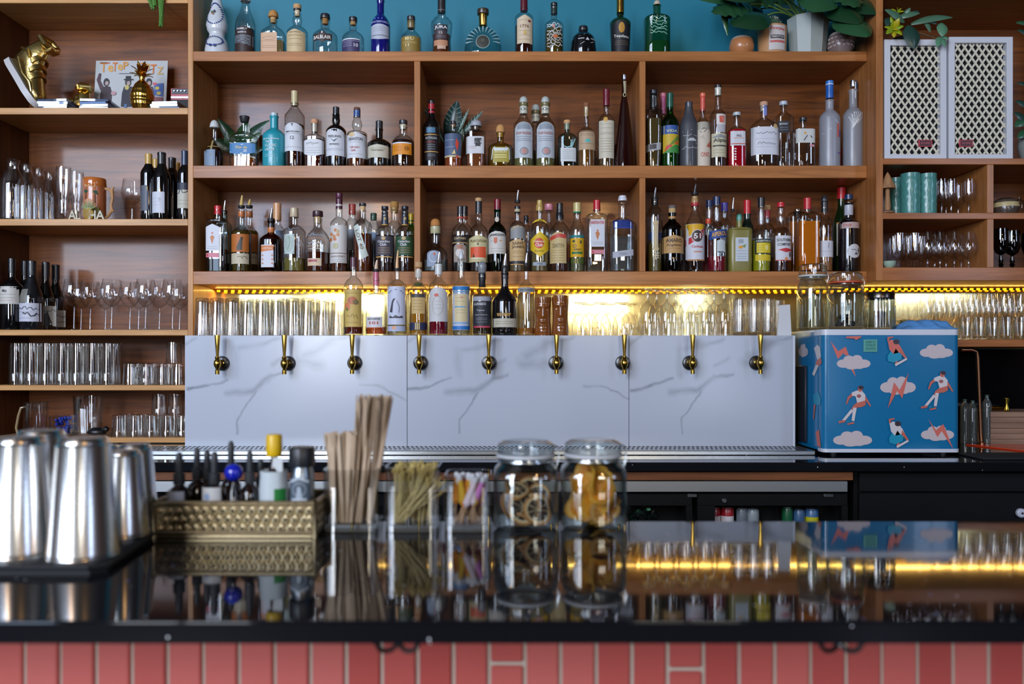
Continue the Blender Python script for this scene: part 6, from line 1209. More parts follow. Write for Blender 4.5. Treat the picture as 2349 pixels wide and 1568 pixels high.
# --- leaves between the bottles
def sprig(lb, u, v, D, zb, lv, cat='plant', vein=None, nm='leaf_sprig'):
    r = root(nm, (X(u, D), D, zb), lb, cat); base = P3(u, v, D); base.z = zb
    mb = MB(); mb.lathe([(0, 0), (.018, 0), (.022, .03), (.019, .03), (0, .028)], pm('#3a3c3a', .5), n=14); mb.make('pot', r)
    for i, (u0, v0, u1, v1, w, hx, up) in enumerate(lv):
        mb = MB(); a, b = P3(u0, v0, D) - r.location, P3(u1, v1, D - .03) - r.location; leaf(mb, a, b, up, w * D / F, lg(hx), drop=.06, vein=pm(vein, .5) if vein else None, seed=i)
        mb.tube([(0, 0, .02), (a * .5) + Vector((0, 0, .01)), a], .002, pm('#4a6a3a', .5), 5); mb.make('leaf', r, ang=80)
    return r
UP = (0, -.9, .4)
sprig('dark green leaves behind the flat blue-labelled bottle', 545, 330, 3.62, SB, [(545, 335, 500, 272, 14, '#1d3a26', UP), (545, 330, 570, 282, 22, '#21482a', UP), (550, 330, 618, 276, 16, '#2b4a38', UP), (545, 340, 520, 300, 22, '#274a24', UP), (555, 335, 600, 300, 20, '#2d5226', UP), (540, 345, 490, 318, 16, '#1d3320', UP), (560, 350, 604, 340, 16, '#1f3a24', UP)])
sprig('striped dark leaf plant behind the blue-striped bottle', 1042, 330, 3.62, SB, [(1030, 325, 1049, 232, 24, '#1c3a38', UP), (1052, 320, 1108, 255, 9, '#2c4a40', UP), (1045, 320, 1076, 250, 6, '#35584a', UP), (1020, 330, 968, 240, 8, '#27402c', UP), (1040, 345, 1062, 296, 16, '#1d3f2c', UP)], vein='#a9bfb8')
# --- speakers with lattice grilles
def speaker(u0, u1, v0, v1, lb, bu):
    D = YR + .012; k = D / F; zb = Z(363, YR) + .0006; xa, xb = X(u0, D), X(u1, D); h = Z(v0, D) - zb; w = xb - xa
    r = root('lattice_speaker', ((xa + xb) / 2, D, zb), lb, 'speaker', 'white lattice speakers'); wm_ = pm('#ced0d8', .4); t = 14 * k
    mb = MB(); mb.box(-w / 2, w / 2, .03, .2, 0, h, wm_, .002)
    for a in ((-w / 2, -w / 2 + t, 0, h), (w / 2 - t, w / 2, 0, h), (-w / 2 + t, w / 2 - t, 0, t * .8), (-w / 2 + t, w / 2 - t, h - t, h)): mb.box(a[0], a[1], 0, .0305, a[2], a[3], wm_, .0015)
    mb.make('cabinet', r, ang=30)
    x0, x1, z0, z1 = -w / 2 + t, w / 2 - t, t * .8, h - t
    mb = MB(); mb.box(x0, x1, .028, .0299, z0, z1, pm('#15161c', .8)); mb.make('speaker_cloth', r, smooth=False)
    mb = MB(); px_, pz = 16.2 * k, 23.8 * k; sl = pz / px_; cm = pm('#d6d0bc', .5); hw = 2.05 * k; H = z1 - z0; W_2 = x1 - x0
    for s in (1, -1):
        n = int((W_2 + H / sl) / px_) + 2
        for i in range(-1, n + 1):
            # line z = s*sl*(x - c)
            c = (x0 - H / sl + i * px_) if s > 0 else (x0 + i * px_)
            seg = []
            for zz_ in (z0, z1):
                xx = c + (zz_ - z0) / sl if s > 0 else c - (zz_ - z0) / sl
                seg.append((xx, zz_))
            (ax, az), (bx, bz) = seg
            def clip(p, q):
                (ax, az), (bx, bz) = p, q; dx, dz = bx - ax, bz - az; t0, t1 = 0., 1.
                for e, lo, hi, o_ in ((dx, x0, x1, ax),):
                    ta, tb_ = sorted(((lo - o_) / e, (hi - o_) / e)); t0, t1 = max(t0, ta), min(t1, tb_)
                return None if t1 - t0 < .01 else ((ax + dx * t0, az + dz * t0), (ax + dx * t1, az + dz * t1))
            g_ = clip((ax, az), (bx, bz))
            if not g_: continue
            (ax, az), (bx, bz) = g_; y = .012 + (.003 if s > 0 else 0)
            dx, dz = bx - ax, bz - az; l = math.hypot(dx, dz); nx, nz = -dz / l * hw, dx / l * hw
            mb.add([(ax + nx, y, az + nz), (ax - nx, y, az - nz), (bx - nx, y, bz - nz), (bx + nx, y, bz + nz), (ax + nx, y + .004, az + nz), (ax - nx, y + .004, az - nz), (bx - nx, y + .004, bz - nz), (bx + nx, y + .004, bz + nz)], [(0, 1, 2, 3), (7, 6, 5, 4), (0, 4, 5, 1), (2, 6, 7, 3), (0, 3, 7, 4), (1, 5, 6, 2)], cm)
    mb.make('lattice_grille', r, smooth=False)
    mb = MB(); bx = X(bu, D) - r.location.x; bz_ = Z(327, D) - zb; mb.box(bx - 16 * k, bx + 16 * k, .008, .0115, bz_ - 8 * k, bz_ + 8 * k, pm('#b82c3c', .4), .001); bd = mb.make('name_badge', r)
    mp = lambda u, v, o: Vector((X(u, D) - r.location.x, .0078 - o, Z(v, D) - zb))
    mb = print_mesh([('R', bu - 13, 321, bu + 13, 333, '#3a2a30'), ('T', 'SOUND', bu, 327, 22, 6, '#b85a62')], mp); mb.make('badge_print', bd, smooth=False)
speaker(2029, 2172, 90, 361, 'white lattice-fronted speaker nearer the wood post, leaves hanging over it', 2125)
speaker(2177, 2324, 84, 361, 'white lattice-fronted speaker farther from the wood post', 2219)
# --- plant draped over the speaker
r = root('croton_plant', (X(2075, 3.36), 3.36, Z(90, YR + .012) + .0008), 'trailing plant with yellow-green croton leaves on top of a speaker', 'plant')
D = 3.31; yl, gd = lg('#8a9a1c'), lg('#233f33')
mb = MB(); mb.ellipsoid((0, 0, .012), (.05, .03, .012), pm('#3b3a2a', .9), 12, 6); mb.tube([(.0, 0, .01), (.05, -.02, .03), (.10, -.03, .01), (.13, -.04, -.02)], .003, pm('#5c4a2c', .7), 6); mb.make('stem_base', r)
def L2(u0, v0, u1, v1, w, m_, dd=0, up=UP, **kw):
    mb = MB(); leaf(mb, P3(u0, v0, D) - r.location, P3(u1, v1, D - .02 + dd) - r.location, up, w * D / F, m_, drop=.1, **kw); mb.make('leaf', r, ang=80)
for i, (du, dv) in enumerate(((-6, -28), (14, -24), (24, -6), (20, 14), (2, 20), (-16, 12), (-20, -4), (10, 4))): L2(2049, 66, 2049 + du, 66 + dv, 8, lg(('#8fa31a', '#b0a41c', '#7f9a22')[i % 3]), -.01 * (i % 2))
for du, dv in ((-14, -7), (10, -9), (0, -12), (16, -2)): L2(2058, 28, 2058 + du, 28 + dv, 3.5, lg('#a0b81e'))
mb = MB(); mb.tube([P3(2064, 60, D) - r.location, P3(2060, 42, D) - r.location, P3(2058, 28, D) - r.location], .002, pm('#9fae2a', .5), 5); mb.make('flower_stem', r)
for a in ((2090, 55, 2185, 40, 11), (2075, 50, 2030, 22, 15), (2085, 58, 2097, 112, 22), (2072, 40, 2088, 18, 7), (2085, 34, 2108, 26, 8), (2110, 42, 2150, 55, 9), (2120, 45, 2134, 74, 7), (2060, 40, 2110, 30, 10), (2160, 52, 2162, 84, 14), (2156, 84, 2150, 108, 9), (2158, 84, 2176, 90, 7), (2160, 86, 2168, 108, 7), (2040, 40, 2034, 60, 10)): L2(*a, lg(('#24443a', '#1d3a30', '#4a7058')[int(a[0]) % 3] if a[0] < 2150 else '#5a8a6c'))
# --- plant beyond the speakers (only its edge shows)
r = root('potted_plant', (X(2372, 3.36), 3.36, Z(363, YR) + .0006), 'dark leafy plant in a pale pot beyond the second speaker', 'potted plant'); D = 3.34
mb = MB(); mb.lathe([(0, 0), (.045, 0), (.06, .06), (.055, .1), (.05, .1), (0, .09)], pm('#8f9490', .3, coat=.4), n=22); mb.make('pot', r)
mb = MB(); mb.tube([(0, 0, .09), (-.01, 0, .2), (0, 0, .4)], .004, pm('#4b4a2c', .7), 6); mb.make('stem', r)
for i, a in enumerate(((2360, 285, 2326, 258, 14), (2362, 270, 2328, 290, 14), (2365, 250, 2330, 232, 12), (2362, 300, 2334, 316, 12), (2370, 90, 2334, 68, 10), (2370, 60, 2330, 52, 9), (2365, 200, 2332, 190, 8))): L2(*a, lg(('#24443a', '#2c5a3c')[i % 2]))
# --- pigeonhole things
R2z, R3z = Z(488, YR) + .0006, Z(613, YR) + .0006
def tiki(lb, u, w, v, D):
    k = D / F; h = Z(v, D) - R2z; R = w * k / 2; r = root('carved_mug', (X(u, D), D, R2z), lb, 'mug', 'teal carved tiki mugs'); m_ = pm('#4a8a84', .3, coat=.4, bump=.5, bscale=140)
    mb = MB(); N = 40; prof = [(0, .96), (.06, 1), (.15, 1), (.17, .95), (.2, 1), (.86, 1.02), (.9, .98), (1, 1)]
    vs = []; rows = 26
    for j in range(rows + 1):
        t = j / rows
        for (a, ra), (b, rb2) in zip(prof, prof[1:]):
            if a <= t <= b: rad = ra + (rb2 - ra) * (t - a) / (b - a); break
        for i in range(N):
            an = 2 * PI * i / N; d_ = 1 + (.022 * math.sin(an * 7) * math.sin(t * 34) + .012 * math.sin(an * 12 + t * 17) if .2 < t < .88 else 0); vs.append((R * rad * d_ * math.cos(an), R * rad * d_ * math.sin(an), h * t))
    mb.add(vs, [(j * N + i, j * N + (i + 1) % N, (j + 1) * N + (i + 1) % N, (j + 1) * N + i) for j in range(rows) for i in range(N)], m_)
    mb.lathe([(R, h), (R * .9, h + .001), (R * .9, h * .85), (0, h * .85)], m_, n=N); mb.make('carved_body', r, ang=80)
tiki('teal carved ceramic mug with face relief nearer the wooden mushroom', 2088, 42, 399, 3.36); tiki('teal carved ceramic mug with face relief nearer the goblets', 2127, 40, 400, 3.365); tiki('plain-looking teal mug tucked behind the wooden mushroom', 2056, 40, 410, 3.46)
D = 3.335; k = D / F
r = root('wooden_mushroom', (X(2036, D), D, R2z), 'carved wooden mushroom with pointed cap beside the wood post', 'ornament'); wd_ = wood('#b58a62', '#8c6240', 'z', .6, 1., 0)
mb = MB(); mb.lathe([(0, 0), (.028, 0), (.026, .008), (.012, .013), (0, .014)], wood('#8c6b52', '#5c4230', 'x', .8, 1., 0), n=16); mb.make('bark_base', r)
mb = MB(); mb.lathe([(.011, .012), (.0125, .03), (.009, .07), (.008, .105)], wd_, n=14); mb.make('stem', r)
hc = Z(393, D) - R2z; mb = MB(); mb.lathe([(.007, .103), (.030, .101), (.031, .106), (.019, .135), (.007, hc - .012), (0, hc)], wd_, n=20); mb.make('cap', r)
r = root('green_bowl', (X(2040, 3.335), 3.335, R3z), 'tiny pale green bowl beside the wood post under the mushroom', 'bowl')
mb = MB(); mb.lathe([(0, 0), (.013, 0), (.024, .012), (.026, .026), (.024, .026), (.02, .012), (0, .004)], pm('#9fb8a4', .3, coat=.4), n=22); mb.make('bowl_wall', r)
# second pigeonhole column, cut by the frame
D = 3.36; k = D / F
r = root('patterned_jar', (X(2306, D), D, R2z), 'low round jar with a gold patterned band past the pigeonhole divider', 'jar')
h = Z(455, D) - R2z; mb = MB(); mb.lathe([(0, 0), (24 * k, 0), (29 * k, h * .4), (24 * k, h * .85), (14 * k, h), (0, h)], pm('#4c4038', .25, coat=.4), n=28); mb.make('body', r)
mb = MB(); mb.lathe([(28 * k, h * .35), (29.4 * k, h * .45), (27 * k, h * .7)], pm('#b9a878', .4), n=28); mb.make('patterned_band', r)
r = root('glass_candy_dish', (X(2338, 3.35), 3.35, R2z), 'cut-glass dish with lid past the patterned jar', 'dish')
mb = MB(); mb.lathe([(0, 0), (.02, 0), (.032, .02), (.034, .035), (.02, .052), (.006, .06), (.008, .068), (0, .07)], gm('#e8ecea', .4, .15), n=18, flute=.05, k=9); mb.make('glass_wall', r, ang=20)
dkg = gm('#3c3a42', .5, .1)
for u, lb, dv in ((2296, 'dark glass goblet half hidden by the pigeonhole divider', 525), (2322, 'large dark goblet in the pigeonhole past the divider', 530), (2362, 'dark goblet at the end of the pigeonhole', 535)):
    r = root('dark_goblet', (X(u, D + .03), D + .03, R3z), lb, 'stem glass', 'dark goblets'); h = Z(dv, D + .03) - R3z
    mb = MB(); mb.lathe([(.005, h * .35), (.022, h * .42), (.031, h * .62), (.030, h * .85), (.028, h)], dkg, n=22); mb.make('bowl', r)
    mb = MB(); mb.lathe([(.009, .004), (.007, .012), (.011, .018), (.007, .024), (.010, .030), (.006, h * .35)], dkg, n=12); mb.make('stem', r)
    mb = MB(); mb.lathe([(0, 0), (.028, 0), (.026, .003), (.009, .006), (0, .006)], dkg, n=20); mb.make('foot', r)
# --- the printed mini fridge
FD = 3.0; k = FD / F; x0, x1 = X(1887, FD), X(2203, FD); zb = ZC - HB; zf0, zf1 = Z(1037, FD), Z(755, FD); FB = 3.42
r = root('mini_fridge', ((x0 + x1) / 2, FD, zb), 'blue mini fridge printed with skateboarders, clouds and lightning bolts', 'fridge')
lx = lambda v: v - r.location.x
blue, wt = pm('#0d6d9e', .25, coat=.3), pm('#ced2dd', .3, coat=.2)
def rbox(name, xa, xb, ya, yb, za, zc, m_, rad, par):
    mb = MB(); pl = []
    for (cx, cyy, a0) in ((xb - rad, yb - .004, 0), (xa + rad, yb - .004, 90), (xa + rad, ya + rad, 180), (xb - rad, ya + rad, 270)):
        rr_ = rad if cyy < (ya + yb) / 2 else .004
        for i in range(7): a = math.radians(a0 + 15 * i); pl.append((cx + (rad if cyy < (ya + yb) / 2 else .004) * math.cos(a) + (0 if cyy < (ya + yb) / 2 else math.copysign(rad - .004, cx - (xa + xb) / 2)), cyy + rr_ * math.sin(a)))
    n = len(pl); mb.add([(a, b, za) for a, b in pl] + [(a, b, zc) for a, b in pl], [tuple(range(n))[::-1], tuple(range(n, 2 * n))] + [(i, (i + 1) % n, n + (i + 1) % n, n + i) for i in range(n)], m_)
    return mb.make(name, par, ang=35)
ya = 0.
rbox('cabinet_shell', lx(x0) + .0005, lx(x1) - .0005, .05, FB - FD, zf0 - zb + .004, Z(757, FD) - zb - .004, blue, .004, r)
door = rbox('door', lx(x0), lx(x1), 0, .048, Z(1029, FD) - zb, Z(768, FD) - zb, blue, .022, r)
rbox('top_trim', lx(x0), lx(x1), -.001, .09, Z(768, FD) - zb, zf1 - zb, wt, .022, r); rbox('bottom_trim', lx(x0) , lx(x1) + .002, -.002, .05, zf0 - zb, Z(1029, FD) - zb, wt, .022, r)
rbox('worktop', lx(x0) - .001, lx(x1) + .001, .091, FB - FD, Z(757, FD) - zb - .004, zf1 - zb, wt, .004, r)
for s in (0, 1):
    for t in (.03, .36): mb = MB(); mb.lathe([(0, .0004), (.012, .0004), (.014, zf0 - zb + .005), (0, zf0 - zb + .005)], pm('#2a2c30', .5), (lx(x0) + .05 + s * (x1 - x0 - .1), t, 0), n=12); mb.make('foot', r)
q = lambda pts, dx=0, dy=0: [(1800 + (a + dx) / 3.484, 600 + (b + dy) / 3.484) for a, b in pts]
def C(cx, cy, w, h): return ('C', 1800 + cx / 3.484, 600 + cy / 3.484, w / 3.484, h / 3.484, '#c6b8bb')
co, sk, wh, te = '#cf6a5c', '#c06656', '#d0c8cb', '#1c8fb0'
def skater(dx, dy): return [('P', q([(535, 1048), (500, 1080), (484, 1135), (495, 1136), (514, 1092), (545, 1070)], dx, dy), sk), ('P', q([(632, 1062), (650, 1085), (687, 1152), (676, 1154), (636, 1100)], dx, dy), sk), ('P', q([(575, 1122), (640, 1105), (644, 1142), (612, 1160), (575, 1164), (527, 1188), (540, 1152)], dx, dy), sk),
    ('P', q([(530, 1046), (570, 1028), (612, 1030), (640, 1062), (638, 1108), (575, 1126), (562, 1074), (536, 1070)], dx, dy), wh), ('P', q([(527, 1176), (545, 1190), (472, 1276), (455, 1264)], dx, dy), wh), ('P', q([(543, 1164), (571, 1166), (552, 1272), (530, 1268)], dx, dy), wh), ('P', q([(425, 1274), (475, 1262), (482, 1278), (430, 1290)], dx, dy), sk), ('P', q([(495, 1292), (548, 1278), (552, 1292), (498, 1302)], dx, dy), sk), ('P', q([(474, 1268), (500, 1276), (530, 1272), (500, 1284)], dx, dy), te),
    ('E', *q([(598, 1014)], dx, dy)[0], 5.5, 7, sk), ('E', *q([(604, 1004)], dx, dy)[0], 6, 4.5, '#3a2a34'), ('E', *q([(588, 1072)], dx, dy)[0], 5, 4, '#a05a5c')]
def croucher(dx, dy, sh): return [('P', q([(812, 604), (822, 600), (858, 596), (862, 604), (830, 614), (826, 640), (815, 636)], dx, dy), sk), ('P', q([(875, 780), (902, 782), (890, 824), (876, 820)], dx, dy), sk), ('P', q([(815, 752), (850, 700), (905, 720), (930, 746), (925, 780), (862, 806), (818, 792)], dx, dy), te), ('P', q([(818, 640), (845, 622), (890, 640), (922, 684), (942, 722), (905, 726), (880, 694), (862, 736), (830, 702)], dx, dy), sh),
    ('P', q([(918, 690), (935, 712), (972, 772), (960, 778), (912, 724)], dx, dy), sk), ('P', q([(872, 818), (964, 768), (972, 782), (880, 834)], dx, dy), wh), ('E', *q([(884, 640)], dx, dy)[0], 7, 6, '#3a2e38')]
bolt = lambda p: ('P', q(p), co)
items = [bolt([(365, 632), (428, 715), (487, 678), (513, 748), (478, 745), (470, 728), (425, 778)]), bolt([(522, 848), (550, 856), (568, 920)]), C(550, 805, 270, 112), C(1210, 718, 265, 112), C(903, 992, 285, 140), C(540, 1415, 312, 122), C(1217, 1372, 265, 118),
         bolt([(985, 888), (935, 1092), (895, 1030), (820, 1170), (870, 962), (915, 1024)]), bolt([(1143, 1256), (1205, 1345), (1262, 1295), (1342, 1497), (1250, 1352), (1215, 1400)]),
         *skater(0, 0), *skater(655, -117), *croucher(0, 0, co), *croucher(12, 652, wh), ('P', q([(480, 600), (520, 596), (600, 594), (604, 604), (560, 626), (550, 614), (484, 610)]), co)]
mb = print_mesh(items, lambda u, v, o: Vector((lx(X(u, FD)), -.0003 - o, Z(v, FD) - zb)), .3); mb.make('printed_pattern', door, smooth=False)
mb = print_mesh([('R', 1980, 778.5, 2010.5, 806.5, '#5fa79a'), ('R', 1982, 780, 2008.5, 805, '#4f988c'), ('T', 'KEEP IT', 1995, 784, 22, 4, '#2f6a6c'), ('T', 'COLD', 1995, 791, 22, 5, '#2f6a6c'), ('T', 'ALWAYS', 1995, 799, 22, 4, '#2f6a6c')], lambda u, v, o: Vector((lx(X(u, FD)), -.006 - o, Z(v, FD) - zb)), .4)
mb.box(lx(X(1980, FD)), lx(X(2010.5, FD)), -.0059, -.0005, Z(806.5, FD) - zb, Z(778.5, FD) - zb, pm('#5fa79a', .4)); mb.make('sticker', door, smooth=False)
def side(u, v, o): d = x0 * F / (u - CX); return Vector((lx(x0) - .0002 - o, d - FD, Z(v, d) - zb))
mb = print_mesh([('C', 1843, 804, 22, 30, '#b9b0b6'), ('P', [(1868, 798), (1876, 790), (1882, 796), (1884, 818), (1876, 826), (1872, 812)], wh), ('P', [(1874, 826), (1884, 820), (1886, 832), (1878, 840), (1872, 836)], sk), ('P', [(1872, 836), (1879, 838), (1869, 862), (1864, 858)], wh), ('P', [(1866, 906), (1878, 898), (1884, 916), (1882, 930), (1868, 926)], te), ('P', [(1868, 928), (1872, 926), (1868, 962), (1866, 960)], sk), ('P', [(1872, 990), (1880, 985), (1884, 1026), (1876, 1022)], co)], side, .3)
mb.make('printed_side_pattern', r, smooth=False)
mb = MB(); D = 3.28; xs_ = lx(x0); mb.box(xs_ - .012, xs_ - .0005, 3.15 - FD, 3.30 - FD, Z(1012, 3.2) - zb, Z(838, 3.2) - zb, pm('#20242e', .4), .004); mb.make('side_grip', r)
# --- jars and cloth on the fridge
FT = zf1 + .0006
def clipjar(lb, u, w, v0, v1, D, n=6, gas='#d0d4d2', tilt=0, z0=None, nm='clip_top_jar', sq=2., h_lid=.14, dx=0, ww=None):
    k = D / F; z0 = FT if z0 is None else z0; r = root(nm, (X(u, D), D, z0), lb, 'jar'); R = w * k / 2; H = Z(v0, D) - z0; g_ = gm('#f2f6f5', .5, .09)
    hb = H * .80
    mb = MB(); P_ = sq; mb.lathe([(0, .002, P_), (R * .9, 0, P_), (R, .008, P_), (R, hb * .76, P_), (R * .94, hb * .86, P_), (R * .82, hb * .93), (R * .80, hb), (R * .76, hb), (R * .78, hb * .92), (R * .9, hb * .84, P_), (R * .95, hb * .74, P_), (R * .95, .012, P_), (0, .010, P_)], g_, n=32); mb.make('glass_wall', r, ang=50)
    Mt = Matrix.Rotation(math.radians(tilt), 3, 'Y')
    mb = MB(); mb.lathe([(R * .82, hb + .001), (R * .90, hb + .003), (R * .90, hb + .008), (R * .80, hb + .009)], pm(gas, .5), n=28, M=None); mb.make('rubber_gasket', r)
    mb = MB(); mb.lathe([(0, hb + .0095), (R * .86, hb + .0095), (R * .88, hb + .014), (R * .86, H - .006), (R * .7, H), (0, H - .002)], g_, n=28); mb.make('lid', r, ang=50)
    mb = MB(); wi = pm('m#b9bdc0', .25); mb.tube([(R * .9 * math.cos(a), R * .9 * math.sin(a), hb - .004) for a in [2 * PI * i / 20 for i in range(21)]], .0013, wi, 6)
    mb.tube([(R * .92, -.006, hb - .02), (R * 1.02, -.006, hb), (R * .96, -.006, hb + .02), (R * .6, -.008, H)], .0013, wi, 6); mb.tube([(R * .92, .006, hb - .02), (R * 1.02, .006, hb), (R * .96, .006, hb + .02), (R * .6, .008, H)], .0013, wi, 6); mb.make('wire_clip', r)
    return r, R, H, hb
r1, R, H, hb = clipjar('tall clip-top glass jar of pale straws on the fridge, nearest the marble', 1864, 70, 606, 755, 3.20)
clipjar('clip-top glass jar with an orange gasket on the fridge, holding dark lids', 1940, 82, 625, 755, 3.10, gas='#c9502c')
r3 = root('ribbed_jar', (X(2018, 3.12), 3.12, FT), 'ribbed glass jar with a dark metal lid on the fridge', 'jar'); k = 3.12 / F; h = Z(684, 3.12) - FT; R = 33 * k
mb = MB(); mb.lathe([(0, 0), (R * .95, 0), (R, .006), (R, h * .9), (R * .94, h), (R * .9, h), (R * .94, .01), (0, .008)], gm('#e9ecea', .45, .1), n=64, flute=.03, k=16); mb.make('glass_wall', r3, ang=50)
mb = MB(); mb.lathe([(R * .9, h * .97), (R * .98, h), (R * .98, h + .018), (R * .93, h + .022), (0, h + .022)], pm('m#5a5450', .25), n=28); mb.make('lid', r3)
def inside(name, cat, lbs, grp, mk, pos):
    for i, (p, lb) in enumerate(zip(pos, lbs)): o = mk(i); o.location = p; tag(o, lb, cat, grp)
rr = random.Random(6)
s0 = None
for i in range(16):
    a = rr.uniform(0, 2 * PI); q_ = rr.uniform(0, .019); b = Vector((X(1864, 3.20) + q_ * math.cos(a), 3.20 + q_ * math.sin(a), FT + .0115))
    if s0 is None:
        mb = MB(); mb.tube([(0, 0, 0), (0, 0, .125)], .003, pm('#c9bf9a', .6), 8); s0 = mb.make('paper_straw')
        o = s0
    else: o = s0.copy(); COL.objects.link(o)
    o.location = b; o.rotation_euler = (rr.uniform(-.06, .06), rr.uniform(-.06, .06), 0); tag(o, 'pale paper straw standing in the tall clip-top jar on the fridge', 'straw', 'paper straws in the tall jar')
for i in range(7):
    a = 2 * PI * i / 7; D = 3.10; mb = MB(); mb.lathe([(0, 0), (.013, 0), (.015, .006), (.013, .012), (0, .012)], pm('#15171c', .4), n=14)
    o = mb.make('bottle_stopper'); o.location = (X(1940, D) + .022 * math.cos(a) * (i > 0), D + .022 * math.sin(a) * (i > 0), FT + .017 + .013 * (i % 3)); o.rotation_euler = (.4 * math.sin(a), .5 * math.cos(a), 0); tag(o, 'black rubber stopper lying in the orange-gasket jar', 'stopper', 'black stoppers in the orange-gasket jar')
for i, (dx, dy, hx) in enumerate(((-.014, -.01, '#6a2030'), (.012, .0, '#1d1d24'), (.0, .014, '#3a3a48'))):
    mb = MB(); mb.lathe([(0, 0), (.011, 0), (.012, .055), (.006, .065), (0, .066)], pm(hx, .3, coat=.3), n=14); o = mb.make('ink_vial'); o.location = (X(2018, 3.12) + dx, 3.12 + dy, FT + .0095); tag(o, ('dark red', 'black', 'grey')[i] + ' capped vial standing inside the ribbed jar', 'vial', 'vials in the ribbed jar')
# saucers leaning pile and blue cloth
kz = Z(755, 3.2)
for i in range(4):
    mb = MB(); R = .036; mb.lathe([(0, 0), (R * .45, 0), (R * .5, .003), (R, .015), (R * .97, .017), (R * .5, .006), (0, .004)], gm('#eef3ee', .5, .12), n=26); o = mb.make('glass_dish'); o.location = (X(2077, 3.27) + .003 * (i % 2), 3.27, FT + .0002 + i * .0095); tag(o, ('bottom', 'second', 'third', 'topmost')[i] + ' clear glass dish in the little pile behind the blue cloth', 'dish', 'clear dishes piled on the fridge')
N, Mm = 30, 16; vs = []; D = 3.10
for j in range(Mm + 1):
    for i in range(N + 1):
        u, v = i / N, j / Mm; xx = X(2052 + 122 * u, D); yy = 3.02 + .15 * v + .01 * math.sin(u * 7)
        ed = min(1, 5 * min(u, 1 - u)) * min(1, 5 * min(v, 1 - v)); hh = .004 + .044 * (1 - .65 * u) * ed * (.62 + .38 * math.sin(u * 9 + v * 4) * math.cos(v * 6 + u * 5)) + .010 * ed * math.sin(u * 23 + v * 11)
        if u > .78: hh += .012 * ed * math.sin((u - .78) * 14)
        vs.append((xx + .004 * math.sin(v * 9), yy, FT + max(.002, hh)))
nv = len(vs); vs += [(a, b, max(FT + .0004, c - .003)) for a, b, c in vs]
fs = [(j * (N + 1) + i, j * (N + 1) + i + 1, (j + 1) * (N + 1) + i + 1, (j + 1) * (N + 1) + i) for j in range(Mm) for i in range(N)]
bd = [i for i in range(N + 1)] + [j * (N + 1) + N for j in range(1, Mm + 1)] + [Mm * (N + 1) + i for i in range(N - 1, -1, -1)] + [j * (N + 1) for j in range(Mm - 1, 0, -1)]
mb = MB(); mb.add(vs, fs + [tuple(nv + a for a in f[::-1]) for f in fs] + [(bd[i], bd[(i + 1) % len(bd)], nv + bd[(i + 1) % len(bd)], nv + bd[i]) for i in range(len(bd))], pm('#5590cc', .9, bump=.4, bscale=500)); tag(mb.make('bar_cloth', None, (X(2110, D), 3.1, FT), ang=80), 'crumpled blue bar cloth lying on the fridge beside the jars', 'cloth')
# --- corner beyond the fridge
zc = ZC - HB + .0006
D = 3.33; mb = MB(); cp = pm('m#8f6248', .3); mb.tube([(X(2205, D), D, Z(802, D)), (X(2228, D), D, Z(802, D)), (X(2240, D), D, Z(806, D)), (X(2243, D), D, Z(820, D)), (X(2250, D), D, Z(1000, D)), (X(2252, D), D, Z(1022, D))], .0072, cp, 12); mb.lathe([(.012, 0), (.012, .012), (.0075, .016)], cp, (X(2252, D), D, zc), n=16); mb.tube([(X(2252, D), D, zc + .008), (X(2252, D), D, Z(1015, D))], .0072, cp, 12)
tag(mb.make('copper_pipe', None, (X(2250, D), D, zc)), 'bent copper pipe rising beside the blue fridge', 'pipe')
for u, D, w, v, lb in ((2213, 3.40, 20, 915, 'tall grey glass bottle between the fridge and the copper pipe, nearer the fridge'), (2231, 3.42, 20, 918, 'tall grey glass bottle close against the copper pipe'), (2264, 3.38, 20, 905, 'tall grey glass bottle just past the copper pipe')):
    k = D / F; h = Z(v, D) - zc; R = w * k / 2; r = root('water_bottle', (X(u, D), D, zc), lb, 'bottle', 'grey glass bottles in the corner')
    mb = MB(); mb.lathe([(0, 0), (R, 0), (R, h * .75), (R * .9, h * .84), (R * .4, h * .93), (R * .4, h * .97), (0, h * .97)], gm('#a9b2b0', .5, .08, body=.25, bodyhex='#8a9290'), n=22); mb.make('glass_body', r)
    mb = MB(); mb.lathe([(R * .45, h * .96), (R * .45, h), (0, h)], pm('#2a4a3c', .4), n=12); mb.make('cap', r)
D = 3.36; mb = MB(); x_a, x_b = X(2273, D), X(2440, D); bx = root('menu_stack', (x_a, D, zc), 'stack of wood-grain boards lying past the copper pipe', 'boards')
for i in range(6):
    h0, h1 = i * .0225, i * .0225 + .0215; mb = MB(); mb.box(0, x_b - x_a - .002 * (i % 3), .0 + .002 * (i % 2), .2, h0, h1, wood('#9a7c66', '#7d6250', 'x', .5, 11. + i, 0), .001); mb.make('board', bx, ang=30)
zt = zc + .134
D = 3.40; k = D / F; r = root('brass_jigger', (X(2309, D), D, zt + .0014), 'brass jigger standing on the stack of boards', 'jigger'); h = Z(914, D) - zt
mb = MB(); mb.lathe([(0, 0), (.011, 0), (.013, .003), (.006, h * .5), (.012, h), (.0108, h), (.005, h * .52), (0, h * .52)], pm('m#b99a3c', .2), n=20); mb.make('cups', r)
r = root('brass_dish', (X(2288, 3.46), 3.46, zt + .0014), 'shallow brass dish on the stack of boards beside the jigger', 'dish')
mb = MB(); mb.lathe([(0, 0), (.02, 0), (.034, .012), (.033, .014), (.02, .003), (0, .003)], pm('m#a8842c', .3), n=24); mb.make('dish_wall', r)
